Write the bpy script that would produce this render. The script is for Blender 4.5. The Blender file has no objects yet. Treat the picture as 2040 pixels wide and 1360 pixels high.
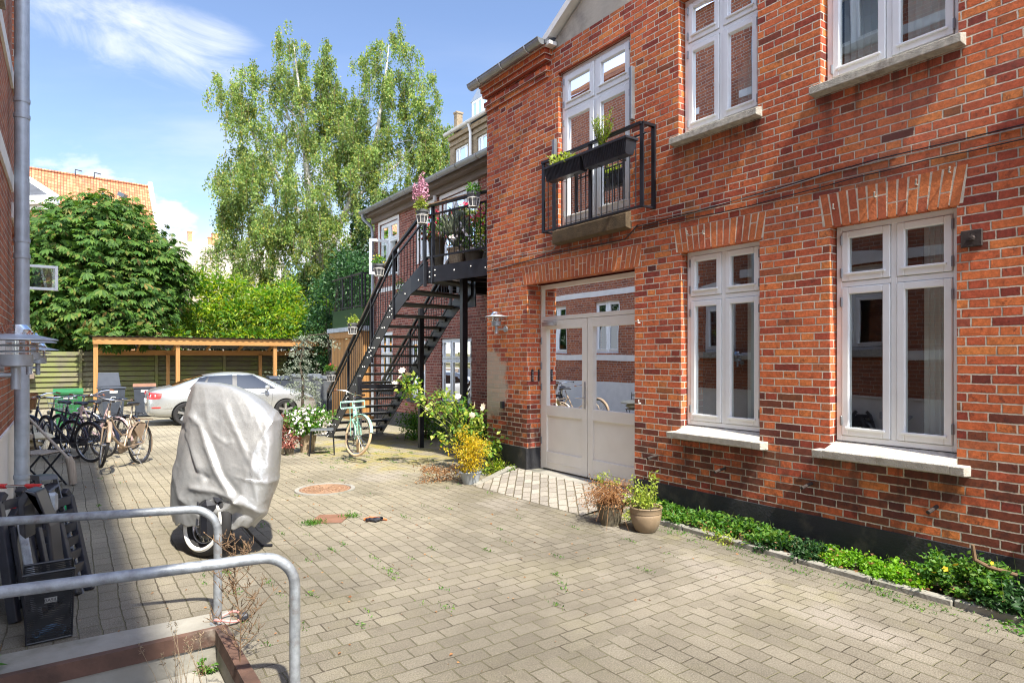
import bpy, math, random
import numpy as np
from mathutils import Vector, Matrix
random.seed(7)
RNG = np.random.default_rng(11)
PI = math.pi
sc = bpy.context.scene
COL = sc.collection

# ------------------------------------------------------------ camera frame
CAM = Vector((0, 0, 1.65))
FPX, HOR = 1260.0, 714.0            # focal length and horizon row in 2040 px units
YAW = math.atan(885 / 1260)
SN, CS = math.sin(YAW), math.cos(YAW)
def world_at(px, py, dep):
    a = (px - 1020) / FPX
    return Vector(((SN + a * CS) * dep, (CS - a * SN) * dep, CAM.z + (HOR - py) / FPX * dep))
def gz(y):
    return -0.02 * min(max(y - 7, 0), 10)

# ------------------------------------------------------------ object helpers
def tag(o, label=None, cat=None, group=None, kind=None):
    if label: o['label'] = label
    if cat: o['category'] = cat
    if group: o['group'] = group
    if kind: o['kind'] = kind
    return o
def empty(name, loc=(0, 0, 0), label=None, cat=None, group=None, rz=0, kind=None):
    o = bpy.data.objects.new(name, None); COL.objects.link(o)
    o.location = loc; o.rotation_euler = (0, 0, rz); o.empty_display_size = .1
    return tag(o, label, cat, group, kind)
def base_of(o):
    v = Vector((0, 0, 0))
    while o is not None:
        v = v + o.location; o = o.parent
    return v
def copy_tree(o, parent=None):
    c = o.copy(); COL.objects.link(c); c.parent = parent
    for ch in list(o.children): copy_tree(ch, c)
    return c
def mesh_obj(name, V, F, mat, parent=None, smooth=False, local=False):
    if parent is not None and not local:
        b = base_of(parent); V = [(v[0] - b.x, v[1] - b.y, v[2] - b.z) for v in V]
    me = bpy.data.meshes.new(name); me.from_pydata(V, [], F)
    me.materials.append(mat)
    if smooth:
        me.polygons.foreach_set('use_smooth', [True] * len(me.polygons))
    me.update()
    o = bpy.data.objects.new(name, me); COL.objects.link(o)
    if parent is not None: o.parent = parent
    return o
def perp(d):
    d = Vector(d).normalized()
    a = Vector((0, 0, 1)) if abs(d.z) < .9 else Vector((1, 0, 0))
    u = d.cross(a).normalized(); return u, d.cross(u).normalized()

class MB:
    def __init__(s, T=None): s.V = []; s.F = []; s.T = T
    def v(s, p):
        s.V.append(tuple(p)); return len(s.V) - 1
    def poly(s, pts): s.F.append([s.v(p) for p in pts]); return s
    def box(s, x0, x1, y0, y1, z0, z1):
        i = len(s.V)
        for z in (z0, z1):
            for x, y in ((x0, y0), (x1, y0), (x1, y1), (x0, y1)): s.V.append((x, y, z))
        for f in ((3, 2, 1, 0), (4, 5, 6, 7), (0, 1, 5, 4), (1, 2, 6, 5), (2, 3, 7, 6), (3, 0, 4, 7)):
            s.F.append([i + k for k in f])
        return s
    def bbox(s, x0, x1, y0, y1, z0, z1, b=.004):      # box with chamfered edges
        i = len(s.V)
        xs, ys, zs = (x0, x0 + b, x1 - b, x1), (y0, y0 + b, y1 - b, y1), (z0, z0 + b, z1 - b, z1)
        # three slabs-of-octagon style hull via 24 verts
        idx = {}
        for sx in (0, 1):
            for sy in (0, 1):
                for sz in (0, 1):
                    X0, X1 = (xs[0], xs[1]) if sx == 0 else (xs[3], xs[2])
                    Y0, Y1 = (ys[0], ys[1]) if sy == 0 else (ys[3], ys[2])
                    Z0, Z1 = (zs[0], zs[1]) if sz == 0 else (zs[3], zs[2])
                    idx[sx, sy, sz, 'x'] = s.v((X0, Y1, Z1)); idx[sx, sy, sz, 'y'] = s.v((X1, Y0, Z1)); idx[sx, sy, sz, 'z'] = s.v((X1, Y1, Z0))
        g = idx.get
        q = lambda *k: s.F.append([idx[a] for a in k])
        for sx in (0, 1): q((sx,0,0,'x'),(sx,1,0,'x'),(sx,1,1,'x'),(sx,0,1,'x'))
        for sy in (0, 1): q((0,sy,0,'y'),(1,sy,0,'y'),(1,sy,1,'y'),(0,sy,1,'y'))
        for sz in (0, 1): q((0,0,sz,'z'),(1,0,sz,'z'),(1,1,sz,'z'),(0,1,sz,'z'))
        for a in (0, 1):
            for c in (0, 1):
                q((a,c,0,'x'),(a,c,1,'x'),(a,c,1,'y'),(a,c,0,'y'))
                q((a,0,c,'x'),(a,1,c,'x'),(a,1,c,'z'),(a,0,c,'z'))
                q((0,a,c,'y'),(1,a,c,'y'),(1,a,c,'z'),(0,a,c,'z'))
        for k in ((0,0,0),(0,0,1),(0,1,0),(0,1,1),(1,0,0),(1,0,1),(1,1,0),(1,1,1)):
            s.F.append([idx[k + ('x',)], idx[k + ('y',)], idx[k + ('z',)]])
        return s
    def beam(s, a, b, w, h, up=(0, 0, 1)):             # box between two points
        a, b = Vector(a), Vector(b); d = (b - a).normalized(); up = Vector(up)
        r = d.cross(up)
        if r.length < 1e-4: r = d.cross(Vector((0, 1, 0)))
        r.normalize(); u = r.cross(d).normalized(); i = len(s.V)
        for p in (a, b):
            for sx, sz in ((-1, -1), (1, -1), (1, 1), (-1, 1)):
                s.V.append(tuple(p + r * sx * w / 2 + u * sz * h / 2))
        for f in ((0, 1, 2, 3), (7, 6, 5, 4), (0, 4, 5, 1), (1, 5, 6, 2), (2, 6, 7, 3), (3, 7, 4, 0)):
            s.F.append([i + k for k in f])
        return s
    def tube(s, pts, r, n=8, closed=False, cap=True):
        pts = [Vector(p) for p in pts]; m = len(pts); i0 = len(s.V)
        rs = r if isinstance(r, (list, tuple)) else [r] * m
        u = None
        for k in range(m):
            if closed: d = pts[(k + 1) % m] - pts[k - 1]
            else: d = pts[min(k + 1, m - 1)] - pts[max(k - 1, 0)]
            d = d.normalized() if d.length > 1e-9 else Vector((0, 0, 1))
            if u is None: u, w = perp(d)
            else:
                u = (u - d * u.dot(d)); u = u.normalized() if u.length > 1e-6 else perp(d)[0]
                w = d.cross(u)
            for j in range(n):
                t = 2 * PI * j / n
                s.V.append(tuple(pts[k] + (u * math.cos(t) + w * math.sin(t)) * rs[k]))
        for k in range(m if closed else m - 1):
            a, b = i0 + k * n, i0 + ((k + 1) % m) * n
            for j in range(n): s.F.append([a + j, a + (j + 1) % n, b + (j + 1) % n, b + j])
        if cap and not closed:
            s.F.append([i0 + j for j in range(n)][::-1]); s.F.append([i0 + (m - 1) * n + j for j in range(n)])
        return s
    def lathe(s, prof, c=(0, 0, 0), n=24, axis=(0, 0, 1), closed=False):   # profile of (radius, height)
        c = Vector(c); ax = Vector(axis).normalized(); u, w = perp(ax); i0 = len(s.V); m = len(prof)
        for r, h in prof:
            for j in range(n):
                t = 2 * PI * j / n
                s.V.append(tuple(c + ax * h + (u * math.cos(t) + w * math.sin(t)) * max(r, 1e-4)))
        for k in range(m if closed else m - 1):
            a, b = i0 + k * n, i0 + ((k + 1) % m) * n
            for j in range(n): s.F.append([a + j, a + (j + 1) % n, b + (j + 1) % n, b + j])
        return s
    def prism(s, pts, off):                              # extrude polygon by vector
        off = Vector(off); n = len(pts); i = len(s.V)
        for p in pts: s.V.append(tuple(Vector(p)))
        for p in pts: s.V.append(tuple(Vector(p) + off))
        s.F.append([i + k for k in range(n)][::-1]); s.F.append([i + n + k for k in range(n)])
        for k in range(n): s.F.append([i + k, i + (k + 1) % n, i + n + (k + 1) % n, i + n + k])
        return s
    def build(s, name, mat, parent=None, smooth=False, local=False, bevel=0, sub=0):
        V = [s.T(*v) for v in s.V] if s.T else s.V
        o = mesh_obj(name, V, s.F, mat, parent, smooth, local)
        if bevel:
            m = o.modifiers.new('b', 'BEVEL'); m.width = bevel; m.segments = 2; m.limit_method = 'ANGLE'
        if sub:
            m = o.modifiers.new('s', 'SUBSURF'); m.levels = sub; m.render_levels = sub
        if smooth and not sub: smooth_angle(o)
        return o
def smooth_angle(o, ang=40):
    try: o.data.set_sharp_from_angle(angle=math.radians(ang))
    except Exception: pass
def arc(c, r, a0, a1, u, v, n=12):
    c, u, v = Vector(c), Vector(u), Vector(v)
    return [c + (u * math.cos(a0 + (a1 - a0) * k / n) + v * math.sin(a0 + (a1 - a0) * k / n)) * r for k in range(n + 1)]

# ------------------------------------------------------------ shader expression helper
class X:
    def __init__(s, nt, o): s.nt = nt; s.o = o
    def _m(s, op, *a):
        n = s.nt.nodes.new('ShaderNodeMath'); n.operation = op
        for k, q in enumerate((s,) + a):
            if isinstance(q, X): s.nt.links.new(q.o, n.inputs[k])
            else: n.inputs[k].default_value = q
        return X(s.nt, n.outputs[0])
    def __add__(s, b): return s._m('ADD', b)
    def __sub__(s, b): return s._m('SUBTRACT', b)
    def __mul__(s, b): return s._m('MULTIPLY', b)
    def __truediv__(s, b): return s._m('DIVIDE', b)
    def floor(s): return s._m('FLOOR')
    def frac(s): return s._m('FRACT')
    def abs(s): return s._m('ABSOLUTE')
    def mn(s, b): return s._m('MINIMUM', b)
    def mx(s, b): return s._m('MAXIMUM', b)
    def gt(s, b): return s._m('GREATER_THAN', b)
    def lt(s, b): return s._m('LESS_THAN', b)
    def mod(s, b): return s._m('FLOORED_MODULO', b)
    def pw(s, b): return s._m('POWER', b)
    def inv(s): return s * -1 + 1
    def step(s, a, b, to0=0, to1=1):
        n = s.nt.nodes.new('ShaderNodeMapRange'); n.interpolation_type = 'SMOOTHSTEP'
        s.nt.links.new(s.o, n.inputs[0])
        for k, q in zip((1, 2, 3, 4), (a, b, to0, to1)): n.inputs[k].default_value = q
        return X(s.nt, n.outputs[0])
    def sel(s, a, b): return (a - b) * s + b if isinstance(a, X) else (s * -1 + 1) * b + s * a
class SH:
    def __init__(s, name):
        s.m = bpy.data.materials.new(name); s.m.use_nodes = True; s.nt = s.m.node_tree
        s.b = s.nt.nodes['Principled BSDF']; s.out = s.nt.nodes['Material Output']
    def n(s, t): return s.nt.nodes.new(t)
    def link(s, a, b): s.nt.links.new(a.o if isinstance(a, X) else a, b)
    def pos(s):
        g = s.n('ShaderNodeNewGeometry'); x = s.n('ShaderNodeSeparateXYZ'); s.link(g.outputs['Position'], x.inputs[0])
        return [X(s.nt, x.outputs[k]) for k in range(3)]
    def nrm(s):
        g = s.n('ShaderNodeNewGeometry'); x = s.n('ShaderNodeSeparateXYZ'); s.link(g.outputs['True Normal'], x.inputs[0])
        return [X(s.nt, x.outputs[k]) for k in range(3)]
    def objco(s):
        g = s.n('ShaderNodeTexCoord'); return g.outputs['Object']
    def geo(s, k): return X(s.nt, s.n('ShaderNodeNewGeometry').outputs[k])
    def vec(s, *a):
        c = s.n('ShaderNodeCombineXYZ')
        for k, q in enumerate(a):
            if isinstance(q, X): s.link(q, c.inputs[k])
            else: c.inputs[k].default_value = q
        return c.outputs[0]
    def noise(s, scale, detail=3, rough=.55, v=None, dist=0):
        n = s.n('ShaderNodeTexNoise'); n.inputs['Scale'].default_value = scale; n.inputs['Detail'].default_value = detail
        n.inputs['Roughness'].default_value = rough; n.inputs['Distortion'].default_value = dist
        if v is None: v = s.n('ShaderNodeNewGeometry').outputs['Position']
        s.link(v, n.inputs['Vector']); return X(s.nt, n.outputs[0])
    def voro(s, scale, v=None, feat='F1'):
        n = s.n('ShaderNodeTexVoronoi'); n.feature = feat; n.inputs['Scale'].default_value = scale
        if v is None: v = s.n('ShaderNodeNewGeometry').outputs['Position']
        s.link(v, n.inputs['Vector']); return X(s.nt, n.outputs[0])
    def white(s, v):
        n = s.n('ShaderNodeTexWhiteNoise'); s.link(v, n.inputs['Vector']); return X(s.nt, n.outputs[0])
    def ramp(s, f, stops, const=False):
        n = s.n('ShaderNodeValToRGB'); s.link(f, n.inputs[0]); e = n.color_ramp.elements
        if const: n.color_ramp.interpolation = 'CONSTANT'
        while len(e) < len(stops): e.new(.5)
        for k, (p, c) in enumerate(stops): e[k].position = p; e[k].color = (*c, 1)
        return n.outputs[0]
    def mix(s, f, a, b, mode='MIX'):
        n = s.n('ShaderNodeMix'); n.data_type = 'RGBA'; n.blend_type = mode
        if isinstance(f, (int, float)): n.inputs[0].default_value = f
        else: s.link(f, n.inputs[0])
        for k, q in ((6, a), (7, b)):
            if isinstance(q, tuple): n.inputs[k].default_value = (*q, 1)
            else: s.link(q, n.inputs[k])
        return n.outputs[2]
    def hsv(s, c, h=.5, sat=1, val=1):
        n = s.n('ShaderNodeHueSaturation'); s.link(c, n.inputs['Color'])
        for k, q in (('Hue', h), ('Saturation', sat), ('Value', val)):
            if isinstance(q, X): s.link(q, n.inputs[k])
            else: n.inputs[k].default_value = q
        return n.outputs[0]
    def col(s, c):
        if isinstance(c, tuple): s.b.inputs['Base Color'].default_value = (*c, 1)
        else: s.link(c, s.b.inputs['Base Color'])
    def rough(s, r):
        if isinstance(r, X): s.link(r, s.b.inputs['Roughness'])
        else: s.b.inputs['Roughness'].default_value = r
    def bump(s, h, dist=.01, strength=1):
        n = s.n('ShaderNodeBump'); s.link(h, n.inputs['Height']); n.inputs['Distance'].default_value = dist
        n.inputs['Strength'].default_value = strength; s.link(n.outputs[0], s.b.inputs['Normal'])
M = {}
def simple(key, col, rough=.6, metal=0, var=.15, scale=8, bump=0, spec=.5, coat=0, dirt=None, detail=4):
    s = SH(key); nz = s.noise(scale, detail, v=s.objco())
    c0 = tuple(min(1, x * (1 - var)) for x in col); c1 = tuple(min(1, x * (1 + var)) for x in col)
    c = s.ramp(nz, [(.3, c0), (.7, c1)])
    if dirt:
        n2 = s.noise(scale * .35, 6, .65, v=s.objco()); c = s.mix(n2.step(.52, .72), c, dirt)
    s.col(c); s.rough(nz.step(.2, .8, rough * .85, min(1, rough * 1.15))); s.b.inputs['Metallic'].default_value = metal
    s.b.inputs['Specular IOR Level'].default_value = spec; s.b.inputs['Coat Weight'].default_value = coat
    if bump:
        s.bump(s.noise(scale * 6, 4, v=s.objco()), bump)
    M[key] = s.m; return s.m

def brick_mat(key, stops, mortar, per=.36, st=.24, row=.0667, jw=.0046, vdark=0, weather=None, hue=1.0, bumpd=.006, rot=False):
    s = SH(key); x, y, z = s.pos(); nx, ny, nz_ = s.nrm()
    ax = nx.abs().gt(.5); u = ax.sel(y, x); v = z
    d1 = s.noise(5, 2); d2 = s.noise(23, 2)
    u = u + (d1 - .5) * .012 + (d2 - .5) * .006 + 50; v = v + (d1 - .5) * .006 + (d2 - .5) * .005 + 10
    if rot: u, v = v, u
    rf = v / row; r = rf.floor(); fv = rf.frac()
    wr = s.white(s.vec(r, 3.1, 0))
    u2 = u / per + r.mod(2) * .5 + wr * .12
    k = u2.floor(); t = u2.frac() * per
    hd = t.gt(st); loc = t - hd * st; ln = hd * (per - 2 * st) + st
    du = loc.mn(ln - loc); dv = fv.mn(fv.inv()) * row
    dist = du.mn(dv) + (s.noise(70, 3) - .5) * .006 + (s.noise(22, 2) - .5) * .005
    mask = dist.step(jw - .0015, jw + .002)
    wid = s.vec(k * 2 + hd, r, 0); w1 = s.white(wid); w2 = s.white(s.vec(k * 2 + hd, r, 7.7))
    base = s.ramp(w1, stops)
    grain = s.noise(38, 5, .7); big = s.noise(1.1, 3)
    base = s.hsv(base, val=(grain.step(.3, .75, .72, 1.22)) * (big.step(.3, .7, .9, 1.1)))
    spot = s.noise(17, 4, .7)
    base = s.mix(spot.step(.56, .68) * .6, base, (.09, .035, .025)); base = s.mix(s.noise(8, 5, .75).step(.55, .72) * .45, base, (.13, .045, .03)); base = s.mix(dist.step(jw + .010, jw + .001) * .18, base, (.10, .03, .02))
    if vdark:                                            # burnt bricks towards the foot of the wall
        prob = z.step(.25, 1.5, .72, .045)
        base = s.mix((w2 - prob).step(-.05, .05).inv() * .74, base, (.052, .026, .024))
    mo = s.mix(s.noise(9, 4).step(.4, .75), mortar, tuple(q * .66 for q in mortar))
    if vdark: mo = s.mix(s.noise(2.2, 4).step(.5, .7) * .45, mo, (.09, .07, .05))
    c = s.mix(mask, mo, base)
    if weather: c = weather(s, c, x, y, z, mask)
    s.col(c); s.rough(.85); s.b.inputs['Specular IOR Level'].default_value = .25
    s.bump(mask * 1.0 + grain * .35 + spot * .25, bumpd)
    M[key] = s.m; return s.m

RED = [(0, (.22, .05, .032)), (.10, (.36, .085, .042)), (.30, (.50, .13, .05)), (.60, (.56, .16, .054)), (.86, (.60, .19, .057)), (.97, (.64, .24, .064)), (1, (.30, .08, .05))]
def wea_b1(s, c, x, y, z, mask):
    # lime bloom near the left corner, at 0.9 to 1.9 m
    nn = s.noise(3.5, 5, .7); n2 = s.noise(40, 3)
    bl = y.step(7.25, 7.75) * z.step(.55, .95) * z.step(1.6, 2.0).inv()
    bl = y.step(7.15, 8.0) * z.step(.45, 1.1) * z.step(1.5, 2.05).inv(); f = (bl * 1.0 + nn * 1.1 + n2 * .3 - 1.15).step(0, .28)
    c = s.mix(f * .8, c, (.46, .40, .32))
    # soot streak band under the first-floor cables
    f2 = z.step(2.95, 3.1) * z.step(3.15, 3.3).inv() * s.noise(2, 4).step(.4, .65)
    c = s.mix(f2 * .45, c, (.05, .03, .025))
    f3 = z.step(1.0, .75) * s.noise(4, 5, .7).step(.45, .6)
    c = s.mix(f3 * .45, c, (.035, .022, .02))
    # streaky bands under the sills, darker towards the sill, and a dull, patchy wash over the whole wall
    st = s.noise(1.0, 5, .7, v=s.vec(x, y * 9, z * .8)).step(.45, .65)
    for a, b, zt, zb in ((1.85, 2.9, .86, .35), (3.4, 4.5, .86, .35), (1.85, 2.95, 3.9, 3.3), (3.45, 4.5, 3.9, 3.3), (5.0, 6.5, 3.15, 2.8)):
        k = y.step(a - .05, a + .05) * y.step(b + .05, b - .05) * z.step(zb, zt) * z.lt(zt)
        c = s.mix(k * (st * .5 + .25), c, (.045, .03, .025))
    ww = s.noise(.7, 5, .7, v=s.vec(x, y, z * 1.6)).step(.5, .72)
    c = s.mix(ww * .08, c, (.60, .40, .30))
    return s.hsv(c, h=.495, sat=1.0, val=s.noise(.45, 4, .6, v=s.vec(x, y, z + 40)).step(.3, .7, .98, 1.25))
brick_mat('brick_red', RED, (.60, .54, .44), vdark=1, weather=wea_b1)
brick_mat('brick_dull', [(0, (.20, .06, .045)), (.4, (.30, .095, .066)), (.75, (.36, .13, .09)), (1, (.17, .055, .045))], (.50, .42, .34))
brick_mat('brick_left', [(0, (.26, .085, .05)), (.5, (.44, .15, .07)), (1, (.34, .11, .06))], (.50, .44, .36))
brick_mat('brick_yellow', [(0, (.22, .16, .09)), (.5, (.34, .26, .16)), (1, (.26, .20, .13))], (.40, .35, .27), jw=.004)
brick_mat('brick_orange', [(0, (.50, .22, .09)), (.5, (.62, .30, .13)), (1, (.55, .25, .10))], (.55, .47, .36))

def voussoir():
    s = SH('voussoir'); r = s.geo('Random Per Island'); g = s.noise(38, 5, .7)
    c = s.ramp(r, [(0, (.38, .09, .04)), (.3, (.50, .135, .05)), (.7, (.60, .185, .055)), (1, (.42, .11, .045))])
    c = s.hsv(c, val=g.step(.3, .75, .75, 1.2)); c = s.mix(s.noise(17, 4, .7).step(.62, .72) * .5, c, (.05, .025, .018))
    s.col(c); s.rough(.85); s.bump(g, .004); M['voussoir'] = s.m
voussoir()
simple('mortar', (.62, .55, .43), .9, var=.25, scale=14, bump=.004)

def paving():
    s = SH('paving'); x, y, z = s.pos()
    wob = s.noise(1.6, 2); wb2 = s.noise(19, 2)
    x2 = x + (wob - .5) * .05 + (wb2 - .5) * .012; y2 = y + (s.noise(1.3, 2, v=s.vec(y, x, 4.0)) - .5) * .05 + (wb2 - .5) * .01
    zone = y2.gt(2.72) * y2.lt(4.4) * x2.lt(4.3) * x2.gt(-9)       # rows laid across the yard
    L, R = .182, .121
    def grid(u, v, seed):
        rf = v / R; r = rf.floor(); fv = rf.frac()
        u2 = u / L + r.mod(2) * .5 + s.white(s.vec(r, seed, 0)) * .16; k = u2.floor(); fu = u2.frac()
        d = (fu.mn(fu.inv()) * L).mn(fv.mn(fv.inv()) * R); return d, k, r
    d1, k1, r1 = grid(y2 + 40, x2 + 40, 1.0); d2, k2, r2 = grid(x2 + 40, y2 + 40.02, 2.0)
    d = zone.sel(d2, d1); k = zone.sel(k2 + 500, k1); r = zone.sel(r2, r1)
    d = d + (s.noise(55, 2) - .5) * .005
    mask = d.step(.0012, .0052)
    w = s.white(s.vec(k, r, 0)); w2 = s.white(s.vec(k, r, 5.5))
    base = s.ramp(w, [(0, (.165, .148, .118)), (.5, (.188, .169, .134)), (1, (.212, .192, .154))])
    base = s.mix(w2.step(.9, .97) * .3, base, (.17, .15, .12))
    # broad tone: sandy middle of the yard, greyer by the wall and near the camera
    big = s.noise(.55, 4, .6); far = y.step(4.0, 9.0)
    base = s.mix(far * .65, base, (.34, .30, .215), 'MIX')
    base = s.hsv(base, val=big.step(.3, .72, .70, 1.18)); base = s.mix(s.noise(.35, 6, .7, v=s.vec(x, y, 31.0)).step(.5, .68) * .30, base, (.11, .10, .08))
    patch = (s.noise(.9, 3, v=s.vec(x + 3, y * .6, 1.0))).step(.56, .68) * x.step(2.8, 3.4)
    base = s.mix(patch * .6, base, (.29, .262, .228))
    stain = s.noise(1.7, 6, .7).step(.52, .75)
    base = s.mix(stain * .5, base, (.085, .073, .055))
    moss = s.noise(1.1, 5, .7, v=s.vec(x, y, 9.0)).step(.5, .7)
    nearw = x.step(3.9, 4.7); under = y.step(8.3, 9.5) * y.step(13, 15).inv() * x.step(3.2, 4.2)
    base = s.mix((moss * (nearw * .5 + .12)).mn(.5), base, (.20, .19, .07))
    base = s.mix(s.noise(2.3, 5, .7).step(.42, .66) * under * .8, base, (.32, .27, .06))
    sp = s.voro(150); sp2 = s.noise(120, 2)
    base = s.mix(sp.step(.12, .22).inv() * .42, base, (.50, .47, .41))
    base = s.hsv(base, val=sp2.step(.3, .7, .72, 1.25))
    sunk = s.noise(.8, 3, v=s.vec(x, y, 21.0)).step(.55, .75); base = s.mix(sunk * .35, base, (.10, .09, .07))
    g = s.noise(3, 4); joint = s.mix(g.step(.35, .6), (.075, .062, .046), (.15, .14, .085))
    c = s.mix(mask, joint, base)
    s.col(c); s.rough(.9); s.b.inputs['Specular IOR Level'].default_value = .2
    tilt = w2 * .3
    s.bump(mask * .7 + sp2 * .18 + tilt * mask + s.noise(2.0, 2) * 1.5, .007); M['paving'] = s.m
paving()

def ramp_paving():
    s = SH('cobble'); x, y, z = s.pos(); a = math.radians(52)
    u = x * math.cos(a) + y * math.sin(a) + 20; v = y * math.cos(a) - x * math.sin(a) + 20
    w_ = s.noise(7, 2); u = u + (w_ - .5) * .02; v = v + (w_ - .5) * .02
    rf = v / .105; r = rf.floor(); fv = rf.frac(); u2 = u / .21 + r.mod(2) * .5 + s.white(s.vec(r, 1, 0)) * .2; k = u2.floor(); fu = u2.frac()
    d = (fu.mn(fu.inv()) * .21).mn(fv.mn(fv.inv()) * .105); mask = d.step(.003, .009)
    w = s.white(s.vec(k, r, 0)); b = s.ramp(w, [(0, (.22, .20, .175)), (.5, (.28, .255, .22)), (1, (.34, .315, .27))])
    b = s.hsv(b, val=s.noise(60, 4).step(.3, .7, .85, 1.12)); s.col(s.mix(mask, (.13, .11, .07), b)); s.rough(.85); s.bump(mask, .01); M['cobble'] = s.m
ramp_paving()

def wood(key, c0, c1, moss=None, scale=3, ax=0, rough=.7):
    s = SH(key); x, y, z = s.pos()
    v = s.vec(*[(q * (.6 if k == ax else 14)) for k, q in enumerate((x, y, z))])
    g = s.noise(scale, 5, .65, v=v); c = s.ramp(g, [(.3, c0), (.7, c1)])
    r = s.geo('Random Per Island'); c = s.hsv(c, val=r.step(0, 1, .8, 1.15))
    if moss: c = s.mix(s.noise(1.4, 6, .7).step(.42, .62) * .8, c, moss)
    s.col(c); s.rough(rough); s.bump(g, .004); M[key] = s.m
wood('wood_new', (.28, .13, .035), (.45, .235, .075), ax=0)
wood('wood_post', (.28, .13, .035), (.45, .24, .08), ax=2)
wood('wood_fence', (.075, .07, .04), (.17, .155, .08), moss=(.13, .15, .025), ax=0)
wood('wood_grey', (.22, .18, .14), (.38, .33, .27), ax=2)
wood('wood_old', (.12, .09, .07), (.22, .17, .13), ax=1)
wood('wood_rail', (.20, .12, .07), (.34, .22, .13), ax=1)

simple('plinth', (.022, .023, .028), .7, var=.35, scale=9, bump=.004, dirt=(.075, .066, .055), detail=8)
simple('white_frame', (.84, .87, .87), .38, var=.03, scale=6)
simple('white_left', (.74, .72, .68), .55, var=.06, scale=6)
simple('door_paint', (.78, .755, .70), .4, var=.03, scale=5)
simple('stone_sill', (.40, .38, .33), .95, var=.3, scale=22, bump=.012, dirt=(.22, .20, .17))
simple('white_sill', (.56, .53, .47), .95, var=.14, scale=20, bump=.014, dirt=(.42, .39, .33))
simple('plaster', (.47, .42, .33), .95, var=.12, scale=2.5, bump=.006, dirt=(.22, .20, .17))
simple('brown_sill', (.10, .07, .04), .95, var=.35, scale=9, bump=.006)
simple('zinc', (.30, .32, .34), .42, metal=.75, var=.15, scale=4, dirt=(.35, .36, .36))
simple('galv', (.33, .36, .39), .5, metal=.5, var=.3, scale=22, dirt=(.20, .165, .13), bump=.0012, detail=8)
simple('galv_pipe', (.36, .40, .44), .5, metal=.3, var=.18, scale=9, dirt=(.42, .45, .47))
simple('chrome', (.62, .62, .62), .18, metal=1, var=.05)
simple('alu', (.55, .56, .57), .35, metal=.9, var=.08)
simple('black_metal', (.012, .013, .018), .38, var=.3, scale=5)
simple('tread_metal', (.075, .075, .073), .7, var=.25, scale=9, bump=.002, dirt=(.09, .085, .075))
simple('bolt', (.70, .70, .68), .35, metal=.6, var=.05)
simple('rust', (.10, .055, .04), .85, var=.4, scale=6, bump=.003, dirt=(.27, .24, .20))
simple('dark_iron', (.035, .025, .022), .8, var=.4, scale=12, bump=.003)
simple('relief', (.27, .165, .10), .8, var=.2)
simple('rust_plate', (.20, .10, .06), .8, var=.25, scale=6, bump=.002, dirt=(.20, .10, .07))
simple('concrete', (.27, .26, .23), .95, var=.22, scale=3, bump=.006, dirt=(.12, .12, .08))
simple('dark_room', (.10, .095, .09), .9, var=.1)
simple('curtain', (.85, .85, .83), .9, var=.06, scale=3)
simple('rubber', (.018, .018, .02), .75, var=.2)
simple('tan_rubber', (.55, .40, .25), .8, var=.1)
simple('black_plastic', (.024, .026, .034), .36, var=.3, scale=9, dirt=(.03, .032, .04))
simple('grey_plastic', (.10, .11, .125), .5, var=.15)
simple('dark_plastic', (.045, .055, .075), .5, var=.12)
simple('green_plastic', (.02, .14, .045), .45, var=.12)
simple('red_plastic', (.55, .03, .03), .4, var=.05)
simple('green_ball', (.01, .36, .13), .35, var=.08)
simple('pot_grey', (.11, .115, .125), .6, var=.1)
simple('pot_band', (.075, .08, .09), .6, var=.1)
simple('white_wire', (.80, .78, .74), .5, var=.04)
simple('terracotta', (.26, .19, .12), .6, var=.15, scale=10, dirt=(.34, .29, .22))
simple('dark_pot', (.13, .11, .075), .8, var=.2, scale=10)
simple('soil', (.05, .035, .025), 1, var=.4, scale=20, bump=.01)
simple('wicker', (.30, .15, .06), .75, var=.35, scale=60, bump=.004)
simple('wicker_grey', (.38, .30, .20), .8, var=.4, scale=50, bump=.004)
simple('cushion', (.55, .50, .36), .9, var=.08, scale=8, bump=.002)
simple('gold_paint', (.36, .27, .19), .35, metal=.3, var=.06)
simple('mint_paint', (.30, .60, .48), .3, var=.05, coat=.4)
simple('pink_paint', (.62, .44, .44), .3, var=.05)
simple('navy_paint', (.02, .025, .05), .3, var=.1, coat=.4)
simple('brown_leather', (.24, .09, .05), .6, var=.15)
simple('stem_green', (.12, .14, .04), .8, var=.3)
simple('cable_grey', (.30, .29, .27), .6, var=.2)
simple('stem_brown', (.16, .10, .055), .9, var=.3)
simple('bark', (.10, .08, .06), .95, var=.4, scale=9, bump=.02)
simple('birch_bark', (.48, .45, .40), .85, var=.2, scale=5, bump=.01, dirt=(.07, .06, .05))
simple('slate', (.075, .08, .092), .9, var=.25, scale=2, spec=.15)
simple('pale_render', (.50, .465, .395), .95, var=.06, scale=.3, dirt=(.55, .51, .44))
simple('white_trim', (.70, .69, .66), .6, var=.05)
simple('zinc_roof', (.35, .39, .44), .5, metal=.4, var=.08, scale=1)
simple('mesh_black', (.012, .013, .016), .5, var=.2)
simple('rope_blue', (.08, .15, .24), .7, var=.5, scale=90)
simple('rope_pink', (.60, .28, .27), .6, var=.1)
simple('white_paint', (.78, .78, .76), .5, var=.03)
simple('orange_cloth', (.60, .16, .05), .9, var=.3, scale=30)
simple('petal_white', (.80, .74, .74), .7, var=.08)
simple('petal_red', (.55, .012, .05), .6, var=.2)
simple('petal_pink', (.62, .32, .42), .7, var=.2)
simple('petal_rose', (.80, .70, .52), .7, var=.1)
simple('petal_yellow', (.75, .50, .03), .7, var=.1)
simple('box_blue', (.02, .05, .25), .5, var=.1)

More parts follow.
